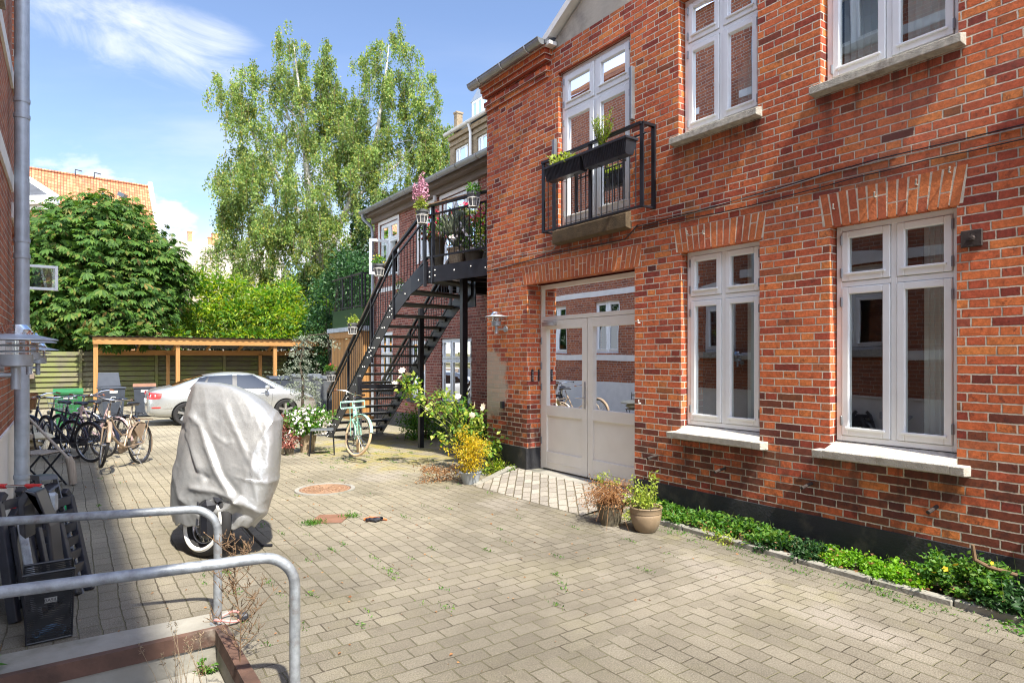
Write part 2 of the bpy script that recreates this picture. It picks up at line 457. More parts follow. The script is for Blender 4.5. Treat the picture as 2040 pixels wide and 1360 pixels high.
def leafmat(key, stops, trans=.35, rough=.5, spec=.4, tone=(.8, .85, 1.15)):
    s = SH(key); r = s.geo('Random Per Island'); c = s.ramp(r, stops)
    nz = s.noise(tone[0], 3); c = s.hsv(c, val=nz.step(.3, .7, tone[1], tone[2]))
    s.col(c); s.rough(rough); s.b.inputs['Specular IOR Level'].default_value = spec
    t = s.n('ShaderNodeBsdfTranslucent'); s.link(s.hsv(c, sat=1.1, val=1.5), t.inputs['Color'])
    mx = s.n('ShaderNodeMixShader'); mx.inputs[0].default_value = trans
    s.link(s.b.outputs[0], mx.inputs[1]); s.link(t.outputs[0], mx.inputs[2]); s.link(mx.outputs[0], s.out.inputs['Surface'])
    M[key] = s.m
leafmat('leaf_chestnut', [(0, (.03, .075, .016)), (.5, (.06, .13, .022)), (.85, (.105, .18, .03)), (.95, (.14, .15, .04)), (1, (.22, .14, .04))], .32, .55, .2)
leafmat('leaf_birch', [(0, (.11, .19, .05)), (.5, (.19, .28, .07)), (.82, (.28, .35, .09)), (.96, (.44, .42, .09)), (1, (.34, .29, .07))], .45, tone=(.9, .62, 1.22))
leafmat('leaf_bright', [(0, (.12, .22, .02)), (.5, (.22, .34, .03)), (.85, (.34, .42, .035)), (1, (.46, .38, .04))], .45, tone=(1.4, .7, 1.2))
leafmat('leaf_green', [(0, (.045, .14, .025)), (.5, (.09, .23, .03)), (1, (.20, .32, .05))], .4)
leafmat('leaf_ivy', [(0, (.012, .045, .015)), (.5, (.03, .09, .025)), (1, (.06, .14, .035))], .25)
leafmat('leaf_parsley', [(0, (.09, .24, .015)), (.5, (.16, .36, .02)), (1, (.26, .46, .03))], .4)
leafmat('leaf_yellow', [(0, (.30, .25, .02)), (.5, (.55, .38, .02)), (.8, (.65, .50, .04)), (1, (.25, .28, .03))], .4)
leafmat('leaf_dry', [(0, (.20, .09, .04)), (.5, (.34, .17, .07)), (1, (.45, .27, .13))], .25)
leafmat('leaf_lime', [(0, (.20, .30, .04)), (.5, (.34, .42, .06)), (1, (.45, .50, .12))], .4)
leafmat('leaf_blue', [(0, (.19, .24, .18)), (.5, (.28, .33, .25)), (1, (.38, .42, .32))], .15)
leafmat('leaf_red', [(0, (.18, .05, .045)), (.5, (.30, .10, .08)), (1, (.42, .20, .15))], .3)
leafmat('leaf_sage', [(0, (.22, .27, .20)), (1, (.36, .40, .28))], .3)
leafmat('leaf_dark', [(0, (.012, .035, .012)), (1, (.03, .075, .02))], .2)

def glassmat(key, tint=(.72, .80, .78), base=.10, mul=1.9, wob=.00012):
    s = SH(key); nt = s.nt; nt.nodes.remove(s.b)
    tr = s.n('ShaderNodeBsdfTransparent'); tr.inputs[0].default_value = (*tint, 1)
    gl = s.n('ShaderNodeBsdfGlossy'); gl.inputs['Roughness'].default_value = .0; gl.inputs['Color'].default_value = (.95, .97, 1, 1)
    bp = s.n('ShaderNodeBump'); s.link(s.noise(1.6, 1), bp.inputs['Height']); bp.inputs['Distance'].default_value = wob * 10
    s.link(bp.outputs[0], gl.inputs['Normal'])
    fr = s.n('ShaderNodeFresnel'); fr.inputs[0].default_value = 1.5
    f = (X(nt, fr.outputs[0]) * mul + base).mn(1)
    mx = s.n('ShaderNodeMixShader'); s.link(f, mx.inputs[0]); s.link(tr.outputs[0], mx.inputs[1]); s.link(gl.outputs[0], mx.inputs[2])
    s.link(mx.outputs[0], s.out.inputs['Surface']); M[key] = s.m
glassmat('glass', base=.13, mul=1.8)
glassmat('car_glass', tint=(.16, .20, .19), base=.06, mul=1.3)
glassmat('clear', tint=(.92, .94, .95), base=.05, mul=1.5)

def carpaint():
    s = SH('car_paint'); s.col((.50, .52, .53)); s.b.inputs['Metallic'].default_value = .6
    s.rough(s.noise(3, 3).step(.3, .7, .26, .34)); s.b.inputs['Coat Weight'].default_value = .6; s.b.inputs['Coat Roughness'].default_value = .06
    M['car_paint'] = s.m
carpaint()
def tilemat():
    s = SH('roof_tile'); x, y, z = s.pos(); u = x * 1.0 + 50
    rf = z / .30 + 20; r = rf.floor(); fv = rf.frac(); ku = (u / .22 + r.mod(2) * .0); k = ku.floor(); fu = ku.frac()
    w = s.white(s.vec(k, r, 0)); b = s.ramp(w, [(0, (.40, .13, .06)), (.5, (.50, .19, .085)), (.9, (.58, .25, .12)), (1, (.32, .13, .08))])
    sh = fv.step(0, .12) * (fu - .5).abs().step(.5, .36)
    s.col(s.mix(sh, (.22, .08, .045), b)); s.rough(.85); s.bump(sh, .04); M['roof_tile'] = s.m
tilemat()
def coverfab():
    s = SH('cover_fabric'); nz = s.noise(9, 5, .7, v=s.objco()); n2 = s.noise(45, 4, .6, v=s.objco())
    s.col(s.ramp(nz, [(.3, (.36, .37, .38)), (.7, (.44, .45, .455))])); s.b.inputs['Metallic'].default_value = .5
    s.rough(.36); 
    vo = s.n('ShaderNodeTexVoronoi'); vo.feature = 'DISTANCE_TO_EDGE'; vo.inputs['Scale'].default_value = 11
    mp = s.n('ShaderNodeMixRGB'); mp.blend_type = 'ADD'; mp.inputs[0].default_value = .10; s.link(s.objco(), mp.inputs[1])
    nn = s.n('ShaderNodeTexNoise'); nn.inputs['Scale'].default_value = 6; s.link(s.objco(), nn.inputs['Vector']); s.link(nn.outputs['Color'], mp.inputs[2]); s.link(mp.outputs[0], vo.inputs['Vector'])
    cr = X(s.nt, vo.outputs[0]).step(0, .12)
    s.bump(cr * .02 + nz * .7 + n2 * .18, .0065); M['cover_fabric'] = s.m
coverfab()
def bmesh_mesh():     # perforated black mesh
    s = SH('net'); x, y, z = s.pos(); nt = s.nt
    u = (y * 90 + z * 90).frac() - .5; v = (y * 90 - z * 90).frac() - .5; u3 = ((x * 90 + z * 90).frac() - .5); 
    h = u.abs().mx(v.abs()).gt(.27)
    s.col((.012, .013, .016)); s.rough(.4); tr = s.n('ShaderNodeBsdfTransparent'); mx = s.n('ShaderNodeMixShader')
    s.link(h, mx.inputs[0]); s.link(tr.outputs[0], mx.inputs[1]); s.link(s.b.outputs[0], mx.inputs[2]); s.link(mx.outputs[0], s.out.inputs['Surface'])
    M['net'] = s.m
bmesh_mesh()

# ------------------------------------------------------------ leaf clouds (numpy)
def tri_mesh(name, V, F, mat, parent, base=None):
    V = np.asarray(V, dtype=np.float32).reshape(-1, 3); F = np.asarray(F, dtype=np.int32).reshape(-1, 3)
    if parent is not None:
        b = base_of(parent); V = V - np.array([b.x, b.y, b.z], dtype=np.float32)
    me = bpy.data.meshes.new(name); me.vertices.add(len(V)); me.vertices.foreach_set('co', V.ravel())
    me.loops.add(len(F) * 3); me.loops.foreach_set('vertex_index', F.ravel())
    me.polygons.add(len(F)); me.polygons.foreach_set('loop_start', np.arange(0, len(F) * 3, 3, dtype=np.int32))
    me.materials.append(mat); me.update(calc_edges=True)
    o = bpy.data.objects.new(name, me); COL.objects.link(o)
    if parent is not None: o.parent = parent
    return o
def unit(a):
    return a / np.maximum(np.linalg.norm(a, axis=-1, keepdims=True), 1e-9)
def leaves(name, mat, parent, P, D, size, ratio=.45, fold=.25, up=None):
    """one folded rhombic leaf per point P, pointing along D"""
    P = np.asarray(P, float); D = unit(np.asarray(D, float)); n = len(P); size = np.broadcast_to(size, (n,))[:, None]
    if up is None: up = unit(RNG.normal(size=(n, 3)) + np.array([0, 0, 1.2]))
    S = unit(np.cross(D, up)); N = unit(np.cross(S, D))
    mid = P + D * size * .42 - N * size * 0
    V = np.stack([P, P + D * size - N * size * .08, mid + S * size * ratio / 2 + N * size * fold * .5, mid - S * size * ratio / 2 + N * size * fold * .5], 1)
    i = np.arange(n)[:, None] * 4
    F = np.concatenate([i + np.array([[0, 1, 2]]), i + np.array([[0, 3, 1]])], 1)
    return tri_mesh(name, V, F, mat, parent)
def clump_pts(c, r, K, n, spread=.25, shell=.6, zmin=None):
    """points gathered in K clumps spread through an ellipsoid"""
    c, r = np.asarray(c, float), np.asarray(r, float)
    q = unit(RNG.normal(size=(K, 3))) * (shell + (1 - shell) * RNG.random((K, 1))) ** 1
    k = RNG.integers(0, K, n); P = q[k] + RNG.normal(size=(n, 3)) * spread
    O = unit(q[k] + RNG.normal(size=(n, 3)) * .7)
    P = c + P * r
    if zmin is not None: P[:, 2] = np.maximum(P[:, 2], zmin + RNG.random(n) * .03)
    return P, O
def stems(name, mat, parent, segs, r0=.006, r1=.002, n=4):
    mb = MB()
    for s in segs: mb.tube(s, [r0 + (r1 - r0) * k / (len(s) - 1) for k in range(len(s))], n, cap=False)
    return mb.build(name, mat, parent)
def bush_parts(root, c, r, n, size, mat, K=None, ratio=.45, spread=.22, shell=.35, stem=None, zmin=None, name='foliage', droop=0.2):
    K = K or max(8, n // 40); P, O = clump_pts(c, r, K, n, spread, shell, zmin)
    O = O + np.array([0, 0, .25 - droop])
    o = leaves(name, M[mat], root, P, O, RNG.uniform(.6, 1.2, n) * size, ratio)
    if stem:
        b = Vector(c) - Vector((0, 0, r[2])) if zmin is None else Vector((c[0], c[1], zmin)); segs = []
        for _ in range(14):
            e = Vector(c) + Vector([random.uniform(-.8, .8) * r[k] for k in range(3)])
            m_ = (b + e) / 2 + Vector((random.uniform(-.1, .1) * r[0], random.uniform(-.1, .1) * r[1], r[2] * .15)); segs.append([b, m_, e])
        stems('stem', M[stem], root, segs, max(.004, r[0] * .02), .0015)
    return o
def flowers(root, P, size, mat, name='blossom', petals=5):
    """small round blossoms: rings of petals facing outwards"""
    V, F = [], []; P = np.asarray(P)
    for p in P:
        nrm_ = unit(RNG.normal(size=3) + np.array([-.5, -.6, .7])); u = unit(np.cross(nrm_, [0.3, .2, 1])); w = np.cross(nrm_, u); b = len(V)
        V.append(p); s_ = size * random.uniform(.7, 1.2)
        for k in range(petals * 2):
            t = PI * k / petals; rr = s_ * (.5 if k % 2 == 0 else .36); V.append(p + (u * math.cos(t) + w * math.sin(t)) * rr + nrm_ * rr * .25)
        for k in range(petals * 2): F.append((b, b + 1 + k, b + 1 + (k + 1) % (petals * 2)))
    return tri_mesh(name, V, F, M[mat], root)
# ============================================================ camera, light, sky
cd = bpy.data.cameras.new('camera'); cam = bpy.data.objects.new('camera', cd); COL.objects.link(cam); sc.camera = cam
cam.location = CAM; cam.rotation_euler = (PI / 2, 0, -YAW)
cd.sensor_width = 36; cd.lens = 36 * FPX / 2040; cd.shift_y = (HOR - 680) / 2040; cd.clip_end = 2000; cd.clip_start = .05
SUNV = Vector((-.40, -3.5, 5.1)).normalized()
sl = bpy.data.lights.new('sun', 'SUN'); sun = bpy.data.objects.new('sun', sl); COL.objects.link(sun)
sl.energy = 3.9; sl.angle = math.radians(1.3); sl.color = (1, .93, .80)
sun.rotation_euler = (-SUNV).to_track_quat('-Z', 'Y').to_euler()
w = bpy.data.worlds.new('World'); sc.world = w; w.use_nodes = True; nt = w.node_tree
bg = nt.nodes['Background']; bg.inputs[1].default_value = .15
sky = nt.nodes.new('ShaderNodeTexSky'); sky.sky_type = 'NISHITA'; sky.sun_disc = False
sky.sun_elevation = math.asin(SUNV.z); sky.sun_rotation = math.atan2(SUNV.x, SUNV.y); sky.air_density = 1.0; sky.dust_density = .25; sky.ozone_density = 2.2
class W_(SH):
    def __init__(s): s.nt = nt
ws = W_(); tc = nt.nodes.new('ShaderNodeTexCoord'); sx = nt.nodes.new('ShaderNodeSeparateXYZ'); nt.links.new(tc.outputs['Generated'], sx.inputs[0])
dx, dy, dz = [X(nt, sx.outputs[k]) for k in range(3)]
h = dz.mx(0.02) + .12
az = dx * CS - dy * SN                        # sideways from the view axis
el = dz / ((dx * SN + dy * CS).abs() + .05); azn = az / ((dx * SN + dy * CS).abs() + .05)
pv = ws.vec(azn, el, 0)
rx = azn * .966 - el * .259; ry = el * .966 + azn * .259
cir = ws.noise(3.2, 9, .62, v=ws.vec(rx * 1.3, ry * 3.4, 3.4), dist=.9)
cmask = (ry - .315).abs().step(.015, .12).inv() * rx.step(-1.05, -.86) * rx.step(-.38, -.56)
cir = (cir * cmask).step(.26, .66) * .78
haze = ws.noise(2.0, 6, .55, v=ws.vec(azn, el * 4, 9.0)).step(.42, .75) * el.step(.55, .08) * .75
cu = ws.noise(7.5, 7, .55, v=ws.vec(azn, el * 2.1, 6.3)); cum = (cu + el.step(.36, .0) * .16).step(.56, .66) * el.step(.34, .24)
cf = cir.mx(haze).mx(cum)
skc = ws.hsv(sky.outputs[0], h=.505, sat=1.12, val=(dx * SN + dy * CS).step(-.15, .7, 1.7, .65)); skc = ws.hsv(skc, sat=(dx * SN + dy * CS).step(-.15, .6, .5, .88))
cl = ws.mix(cf, skc, (3.0, 3.12, 3.3))
nt.links.new(cl, bg.inputs[0])
sc.view_settings.view_transform = 'Standard'; sc.view_settings.look = 'None'; sc.view_settings.gamma = 1
sc.view_settings.exposure = 1.42
sc.cycles.filter_width = 1.15; sc.cycles.use_denoising = True; sc.cycles.max_bounces = 8; sc.cycles.transparent_max_bounces = 12
sc.cycles.diffuse_bounces = 5; sc.cycles.sample_clamp_indirect = 8

# ============================================================ ground
def gs(mb, x0, x1, y0, y1):
    if y1 > y0 and x1 > x0: mb.poly([(x0, y0, gz(y0)), (x1, y0, gz(y0)), (x1, y1, gz(y1)), (x0, y1, gz(y1))])
WX0, WX1, WY0, WY1 = -.45, .74, -1.0, 4.16
g = MB()
ys = [-250, WY0, WY1, 7, 17, 400]
for a, b in zip(ys[:-1], ys[1:]):
    if a == WY0: gs(g, -300, WX0, a, b); gs(g, WX1, 300, a, b)
    else: gs(g, -300, 300, a, b)
tag(g.build('ground', M['paving']), kind='structure')

def wallT(x0): return lambda u, v, w: (x0 - w, u, v)          # wall that faces -X
def wallTy(y0): return lambda u, v, w: (u, y0 - w, v)         # wall that faces -Y
def wallTe(x0): return lambda u, v, w: (x0 + w, u, v)         # wall that faces +X
def wall_sheet(mb, u0, u1, v0, v1, ops, dep=.35):
    us = sorted({u0, u1} | {o[k] for o in ops for k in (0, 1)}); vs = sorted({v0, v1} | {o[k] for o in ops for k in (2, 3)})
    us = [u for u in us if u0 <= u <= u1]; vs = [v for v in vs if v0 <= v <= v1]
    for a, b in zip(us[:-1], us[1:]):
        for c, d in zip(vs[:-1], vs[1:]):
            m, n = (a + b) / 2, (c + d) / 2
            if any(o[0] < m < o[1] and o[2] < n < o[3] for o in ops): continue
            mb.poly([(a, c, 0), (b, c, 0), (b, d, 0), (a, d, 0)])
    for a, b, c, d in ops:
        mb.poly([(a, c, 0), (a, d, 0), (a, d, -dep), (a, c, -dep)]); mb.poly([(b, c, 0), (b, d, 0), (b, d, -dep), (b, c, -dep)])
        mb.poly([(a, c, 0), (b, c, 0), (b, c, -dep), (a, c, -dep)]); mb.poly([(a, d, 0), (b, d, 0), (b, d, -dep), (a, d, -dep)])
def window(parent, T, u0, u1, v0, v1, cols, rows, w0=-.08, mat='white_frame', fw=.045, sw=.055, glass='glass', room=True, curt=0, label=None, hinge=True, bead=True, skip=()):
    """frame > sashes, panes, hinges; w is measured outwards from the wall face"""
    f = MB(T); d = .10
    f.bbox(u0, u0 + fw, v0, v1, w0 - d, w0); f.bbox(u1 - fw, u1, v0, v1, w0 - d, w0)
    f.bbox(u0 + fw, u1 - fw, v0, v0 + fw, w0 - d, w0); f.bbox(u0 + fw, u1 - fw, v1 - fw, v1, w0 - d, w0)
    us = [u0 + fw] + [u0 + (u1 - u0) * c for c in cols] + [u1 - fw]; vs = [v0 + fw] + list(rows) + [v1 - fw]; hm = .022
    for c in us[1:-1]: f.bbox(c - hm, c + hm, v0 + fw, v1 - fw, w0 - d, w0 - .001)
    for r in vs[1:-1]:
        for a, b in zip(us[:-1], us[1:]):
            f.bbox(a + (hm if a != us[0] else 0), b - (hm if b != us[-1] else 0), r - hm, r + hm, w0 - d, w0 - .001)
    F = f.build('window', M[mat], parent); tag(F, label)
    for i in range(len(us) - 1):
        for j in range(len(vs) - 1):
            if (i, j) in skip: continue
            a = us[i] + (hm if i else 0) + .004; b = us[i + 1] - (hm if i < len(us) - 2 else 0) - .004
            c = vs[j] + (hm if j else 0) + .004; e = vs[j + 1] - (hm if j < len(vs) - 2 else 0) - .004
            s = MB(T); q = w0 + .010; p = w0 - .055
            s.bbox(a, a + sw, c, e, p, q, .005); s.bbox(b - sw, b, c, e, p, q, .005)
            s.bbox(a + sw, b - sw, c, c + sw, p, q, .005); s.bbox(a + sw, b - sw, e - sw, e, p, q, .005)
            if bead: s.bbox(a + sw * .6, b - sw * .6, c + sw - .004, c + sw + .014, q - .004, q + .016, .003)
            s.build('sash', M[mat], F)
            g_ = MB(T); k = w0 - .02; g_.poly([(a + sw, c + sw, k), (b - sw, c + sw, k), (b - sw, e - sw, k), (a + sw, e - sw, k)])
            g_.build('pane', M[glass], F)
            if hinge and (i in (0, len(us) - 2)):
                uu = u0 + fw if i == 0 else u1 - fw
                for zz in (c + .07, e - .07) if e - c < 1 else (c + .12, e - .12):
                    hh = MB(T); hh.bbox(uu - .008, uu + .008, zz - .04, zz + .04, w0 - .002, w0 + .022, .003); hh.build('hinge', M['zinc'], F)
    if room:
        r_ = MB(T); D = -2.2; A, B, C_, E_ = u0 - .5, u1 + .5, v0 - .1, v1 + .15; k = -.36
        r_.poly([(A, C_, D), (B, C_, D), (B, E_, D), (A, E_, D)]); r_.poly([(A, C_, k), (A, E_, k), (A, E_, D), (A, C_, D)])
        r_.poly([(B, C_, k), (B, E_, k), (B, E_, D), (B, C_, D)]); r_.poly([(A, C_, k), (B, C_, k), (B, C_, D), (A, C_, D)]); r_.poly([(A, E_, k), (B, E_, k), (B, E_, D), (A, E_, D)])
        r_.build('interior', M['dark_room'], F)
    for side in ([0, 1] if curt == 3 else [curt - 1] if curt else []):
        cc = MB(T); n = 14; cw = (u1 - u0) * (.40 if curt == 3 else .30); s0 = u1 - fw if side else u0 + fw; sg = -1 if side else 1
        for k in range(n):
            ua, ub = s0 + sg * cw * k / n, s0 + sg * cw * (k + 1) / n; wa, wb = w0 - .2 - .03 * (k % 2), w0 - .2 - .03 * ((k + 1) % 2)
            cc.poly([(ua, v0, wa), (ub, v0, wb), (ub, v1, wb), (ua, v1, wa)])
        cc.build('curtain', M['curtain'], F)
    return F
def voussoirs(parent, T, u0, u1, v0, h, label=None, fan=.10, n=None, name='lintel'):
    n = n or round((u1 - u0) / .072); mb = MB(T); mo = MB(T)
    mo.poly([(u0 - .02, v0, .0015), (u1 + .02, v0, .0015), (u1 + .05, v0 + h, .0015), (u0 - .05, v0 + h, .0015)])
    mo.poly([(u0, v0 - .001, .0015), (u1, v0 - .001, .0015), (u1, v0 - .001, -.08), (u0, v0 - .001, -.08)])
    M_ = mo.build(name, M['mortar'], parent)
    for k in range(n):
        a, b = u0 + (u1 - u0) * k / n + .005, u0 + (u1 - u0) * (k + 1) / n - .005
        t = (k + .5) / n * 2 - 1; sh = fan * t; sp = random.uniform(-.003, .003)
        split = random.choice([None, .36, .64]) if h > .2 else None
        for c, d in ([(0, 1)] if split is None else [(0, split - .02), (split + .02, 1)]):
            va, vb = v0 + h * c - (.012 if c == 0 else 0), v0 + h * d + sp
            A, B, C_, D = a + sh * c, b + sh * c, b + sh * d, a + sh * d; w1 = .0022 + random.uniform(0, .0015); w2 = -.07
            q = [(A, va, w1), (B, va, w1), (C_, vb, w1), (D, vb, w1)]
            mb.poly(q)
            for i in range(4): p, r = q[i], q[(i + 1) % 4]; mb.poly([p, (p[0], p[1], w2), (r[0], r[1], w2), r])
    # island per brick: merge coincident corners of each brick only
    V, F = [], []
    o = mb.build('arch_brick', M['voussoir'], M_)
    import bmesh
    bm = bmesh.new(); bm.from_mesh(o.data); bmesh.ops.remove_doubles(bm, verts=bm.verts, dist=.0004); bm.to_mesh(o.data); bm.free()
    return M_
def gutter(parent, x, y0, y1, z, r=.065, mat='zinc', brackets=3, name='gutter'):
    mb = MB(); n = 10
    prof = [(x + r * math.cos(t), z + r * math.sin(t)) for t in [PI + PI * k / n for k in range(n + 1)]] 
    for (xa, za), (xb, zb) in zip(prof[:-1], prof[1:]): mb.poly([(xa, y0, za), (xb, y0, zb), (xb, y1, zb), (xa, y1, za)])
    for y in (y0, y1): mb.poly([(a, y, b) for a, b in prof])
    mb.tube([(x - r, y0, z), (x - r, y1, z)], .009, 6)
    G = mb.build(name, M[mat], parent, smooth=True)
    for k in range(brackets):
        bk = MB()
        y = y0 + (y1 - y0) * (k + .5) / brackets
        bk.tube([(x + (r + .004) * math.cos(PI + PI * j / 8), y, z + (r + .004) * math.sin(PI + PI * j / 8)) for j in range(9)] + [(x + r + .12, y, z + .01)], .009, 5); bk.build('gutter_bracket', M['alu'], G)
    return G

# ============================================================ main red brick building
B1 = empty('brick_building', (5.25, 1, 0), 'two-storey red brick building with black plinth, white windows and a double glazed door', 'building')
W = 5.25; T1 = wallT(W)
W1 = (3.48, 4.40, .90, 2.77); W2 = (1.89, 2.82, .90, 2.77); U1 = (3.50, 4.43, 3.96, 5.42); U2 = (1.88, 2.90, 3.96, 5.42); FD = (5.13, 6.42, 3.32, 5.38); DO = (5.06, 7.11, -.05, 2.70)
W0 = (.2, 1.1, .90, 2.77); U0 = (.1, 1.1, 3.96, 5.42)
ops = [W1, W2, U1, U2, FD, DO, W0, U0]
mb = MB(T1); wall_sheet(mb, -7, 8.14, -.1, 5.72, ops, .36)
# gable above, peak near the middle
# corbelled courses under the left gutter
mb.box(6.62, 8.14, 5.722, 5.80, -.3, .0)
for k, (za, zb, o_) in enumerate([(5.40, 5.465, .03), (5.467, 5.532, .06), (5.60, 5.665, .09), (5.667, 5.732, .12), (5.734, 5.80, .15)]):
    mb.box(6.62 - .02 * k, 8.14, za, zb, 0, o_)
# left return (towards the stair) and body
mb.box(8.0, 8.14, -.15, 5.72, -7, -.001)
mb.box(-7, 8.0, -.15, 5.70, -7.1, -7)
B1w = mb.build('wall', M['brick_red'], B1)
p = MB(T1); p.prism([(6.70, 5.722, -.002), (-4.3, 5.722, -.002), (1.2, 8.72, -.002)], (0, 0, -7))
p.build('gable_plaster', M['plaster'], B1)
r = MB(T1)
for a, b in (((6.86, 5.68), (1.2, 8.78)), ((1.2, 8.78), (-4.5, 5.68))):
    r.prism([(a[0], a[1], .10), (b[0], b[1], .10), (b[0], b[1] + .10, .10), (a[0], a[1] + .10, .10)], (0, 0, -.18))
r.build('verge_board', M['white_trim'], B1)
r = MB(T1); 
for a, b in (((6.86, 5.785), (1.2, 8.885)), ((1.2, 8.885), (-4.5, 5.785))): r.prism([(a[0], a[1], .02), (b[0], b[1], .02), (b[0], b[1] + .06, .02), (a[0], a[1] + .06, .02)], (0, 0, -7))
r.prism([(6.5, 5.76, .16), (8.2, 5.76, .16), (8.2, 7.6, -4), (6.5, 7.6, -4)], (0, .05, 0))
r.build('roof', M['slate'], B1)
gutter(B1, W - .19, 6.52, 8.3, 5.82, .075, brackets=3)
m_ = MB(); m_.bbox(W - .13, W - .01, 6.44, 6.60, 5.74, 5.79); m_.build('verge_end', M['white_trim'], B1)
# plinth
pl = MB(T1); pl.box(-7, 5.06, -.2, .305, 0, .012); pl.box(7.11, 8.15, -.2, .40, 0, .02); pl.box(7.098, 7.108, -.2, .398, -.225, .019) 
pl.build('plinth', M['plinth'], B1, bevel=.004)
# windows
for (a, b, c, d), rows, cu, nm in ((W1, [2.27], 1, 'ground-floor'), (W2, [2.27], 1, ''), (U1, [4.93], 3, ''), (U2, [4.93], 3, ''), (W0, [2.27], 0, ''), (U0, [4.93], 0, '')):
    v0 = c + (.06 if c < 2 else .03)
    Fr = window(B1, T1, a + .01, b - .01, v0, d - .01, [.5], rows, w0=-.09, curt=cu)
    s = MB(T1)
    if c < 2:
        s.prism([(a + .0, c + .055, -.10), (a + .0, c - .01, .13), (a + 0, c - .075, .12), (a + 0, c - .085, 0), (a, c - .03, -.10)], (b - a, 0, 0))
        s.prism([(a - .09, c - .012, .0), (a - .09, c - .012, .13), (a - .09, c - .078, .12), (a - .09, c - .088, 0)], (.09, 0, 0))
        s.prism([(b, c - .012, .0), (b, c - .012, .13), (b, c - .078, .12), (b, c - .088, 0)], (.09, 0, 0))
        s.build('sill', M['white_sill'], Fr, bevel=.006)
    else:
        s.prism([(a - .05, c + .02, -.001), (a - .05, c - .01, .10), (a - .05, c - .075, .10), (a - .05, c - .08, -.001)], (b - a + .10, 0, 0))
        s.box(a, b, c - .07, c + .028, -.12, -.001)
        s.build('sill', M['stone_sill'], Fr, bevel=.005)
voussoirs(B1, T1, 3.46, 4.44, 2.765, .24, fan=.05); voussoirs(B1, T1, 1.87, 2.86, 2.765, .27, fan=.05)
voussoirs(B1, T1, .15, 1.15, 2.765, .27, fan=.05); voussoirs(B1, T1, 5.0, 7.18, 2.69, .23, fan=.06, n=30)
# french window on the upper floor
Fd = window(B1, T1, FD[0] + .01, FD[1] - .01, 3.36, FD[3] - .01, [.5], [4.86], w0=-.06, curt=3, sw=.075)
s = MB(T1); s.prism([(FD[0] - .02, 3.33, .0), (FD[0] - .02, 3.30, .09), (FD[0] - .02, 3.14, .09), (FD[0] - .02, 3.12, .0)], (1.33, 0, 0)); s.box(FD[0], FD[1], 3.32, 3.358, -.12, -.001); s.build('sill', M['brown_sill'], Fd, bevel=.006)
for q_ in ((5.055, 5.10, 4.35, 4.95, .0, .05), (6.44, 6.49, 4.15, 4.52, .0, .05)): s = MB(T1); s.bbox(*q_); s.build('shutter_bracket', M['zinc'], B1)
# entrance: frame, two leaves, transom light
xd = -.23; f = MB(T1); y0, y1 = 5.08, 7.10
f.bbox(y0, y0 + .05, .10, 2.68, xd - .08, xd); f.bbox(y1 - .04, y1, .10, 2.68, xd - .08, xd)
f.bbox(y0 + .05, y1 - .04, 2.62, 2.68, xd - .08, xd); f.bbox(y0 + .05, y1 - .04, 2.18, 2.235, xd - .08, xd + .004)
DR = f.build('door', M['door_paint'], B1)
q = MB(T1); q.poly([(y0 + .05, 2.235, xd - .03), (y1 - .04, 2.235, xd - .03), (y1 - .04, 2.62, xd - .03), (y0 + .05, 2.62, xd - .03)]); q.build('transom_light', M['glass'], DR)
for a, b in ((6.115, 7.055), (5.135, 6.105)):
    l = MB(T1); k0, k1 = xd - .055, xd + .004; st = .10
    l.bbox(a, a + st, .12, 2.175, k0, k1); l.bbox(b - st, b, .12, 2.175, k0, k1); l.bbox(a + st, b - st, 2.055, 2.175, k0, k1)
    l.bbox(a + st, b - st, .86, 1.00, k0, k1); l.bbox(a + st, b - st, .12, .36, k0, k1)
    l.box(a + st, b - st, .36, .86, k0 + .01, k1 - .022); l.bbox(a + st + .02, b - st - .02, .21, .222, k1, k1 + .006, .002)
    L = l.build('door_leaf', M['door_paint'], DR)
    q = MB(T1); q.poly([(a + st, 1.0, xd - .03), (b - st, 1.0, xd - .03), (b - st, 2.055, xd - .03), (a + st, 2.055, xd - .03)]); q.build('door_pane', M['glass'], DR)
q = MB(T1); q.bbox(6.135, 6.165, 1.0, 1.35, xd + .004, xd + .014, .003); q.tube([(6.15, 1.14, xd + .01), (6.15, 1.14, xd + .06), (6.27, 1.14, xd + .06)], .009, 8); q.build('handle', M['chrome'], DR)
q = MB(T1); q.bbox(6.73, 7.0, 2.10, 2.155, xd + .004, xd + .06, .006); q.bbox(6.50, 6.95, 2.165, 2.178, xd + .05, xd + .062, .003); q.build('door_closer', M['alu'], DR)
for zz in (.5, 1.25, 1.55, 1.9):
    q = MB(T1); q.tube([(7.065, zz - .05, xd + .012), (7.065, zz + .05, xd + .012)], .009, 8); q.build('hinge', M['zinc'], DR)
r_ = MB(T1)
A, B, C_, E_, D = 4.9, 7.3, .05, 2.8, -3.0
for f_ in ([(A, C_, D), (B, C_, D), (B, E_, D), (A, E_, D)], [(A, C_, -.36), (A, E_, -.36), (A, E_, D), (A, C_, D)], [(B, C_, -.36), (B, E_, -.36), (B, E_, D), (B, C_, D)], [(A, C_, -.3), (B, C_, -.3), (B, C_, D), (A, C_, D)], [(A, E_, -.36), (B, E_, -.36), (B, E_, D), (A, E_, D)]): r_.poly(f_)
r_.build('interior', M['dark_room'], DR)
q = MB(T1); q.box(5.06, 7.11, -.05, .10, -.34, .02); q.build('threshold', M['concrete'], B1, bevel=.008)
q = MB(); q.bbox(5.44, 5.47, 7.103, 7.112, 1.33, 1.50, .002); q.bbox(W + .07, W + .105, 7.09, 7.108, 1.33, 1.50, .004); KP = q.build('keypad', M['black_plastic'], B1)
q = MB()
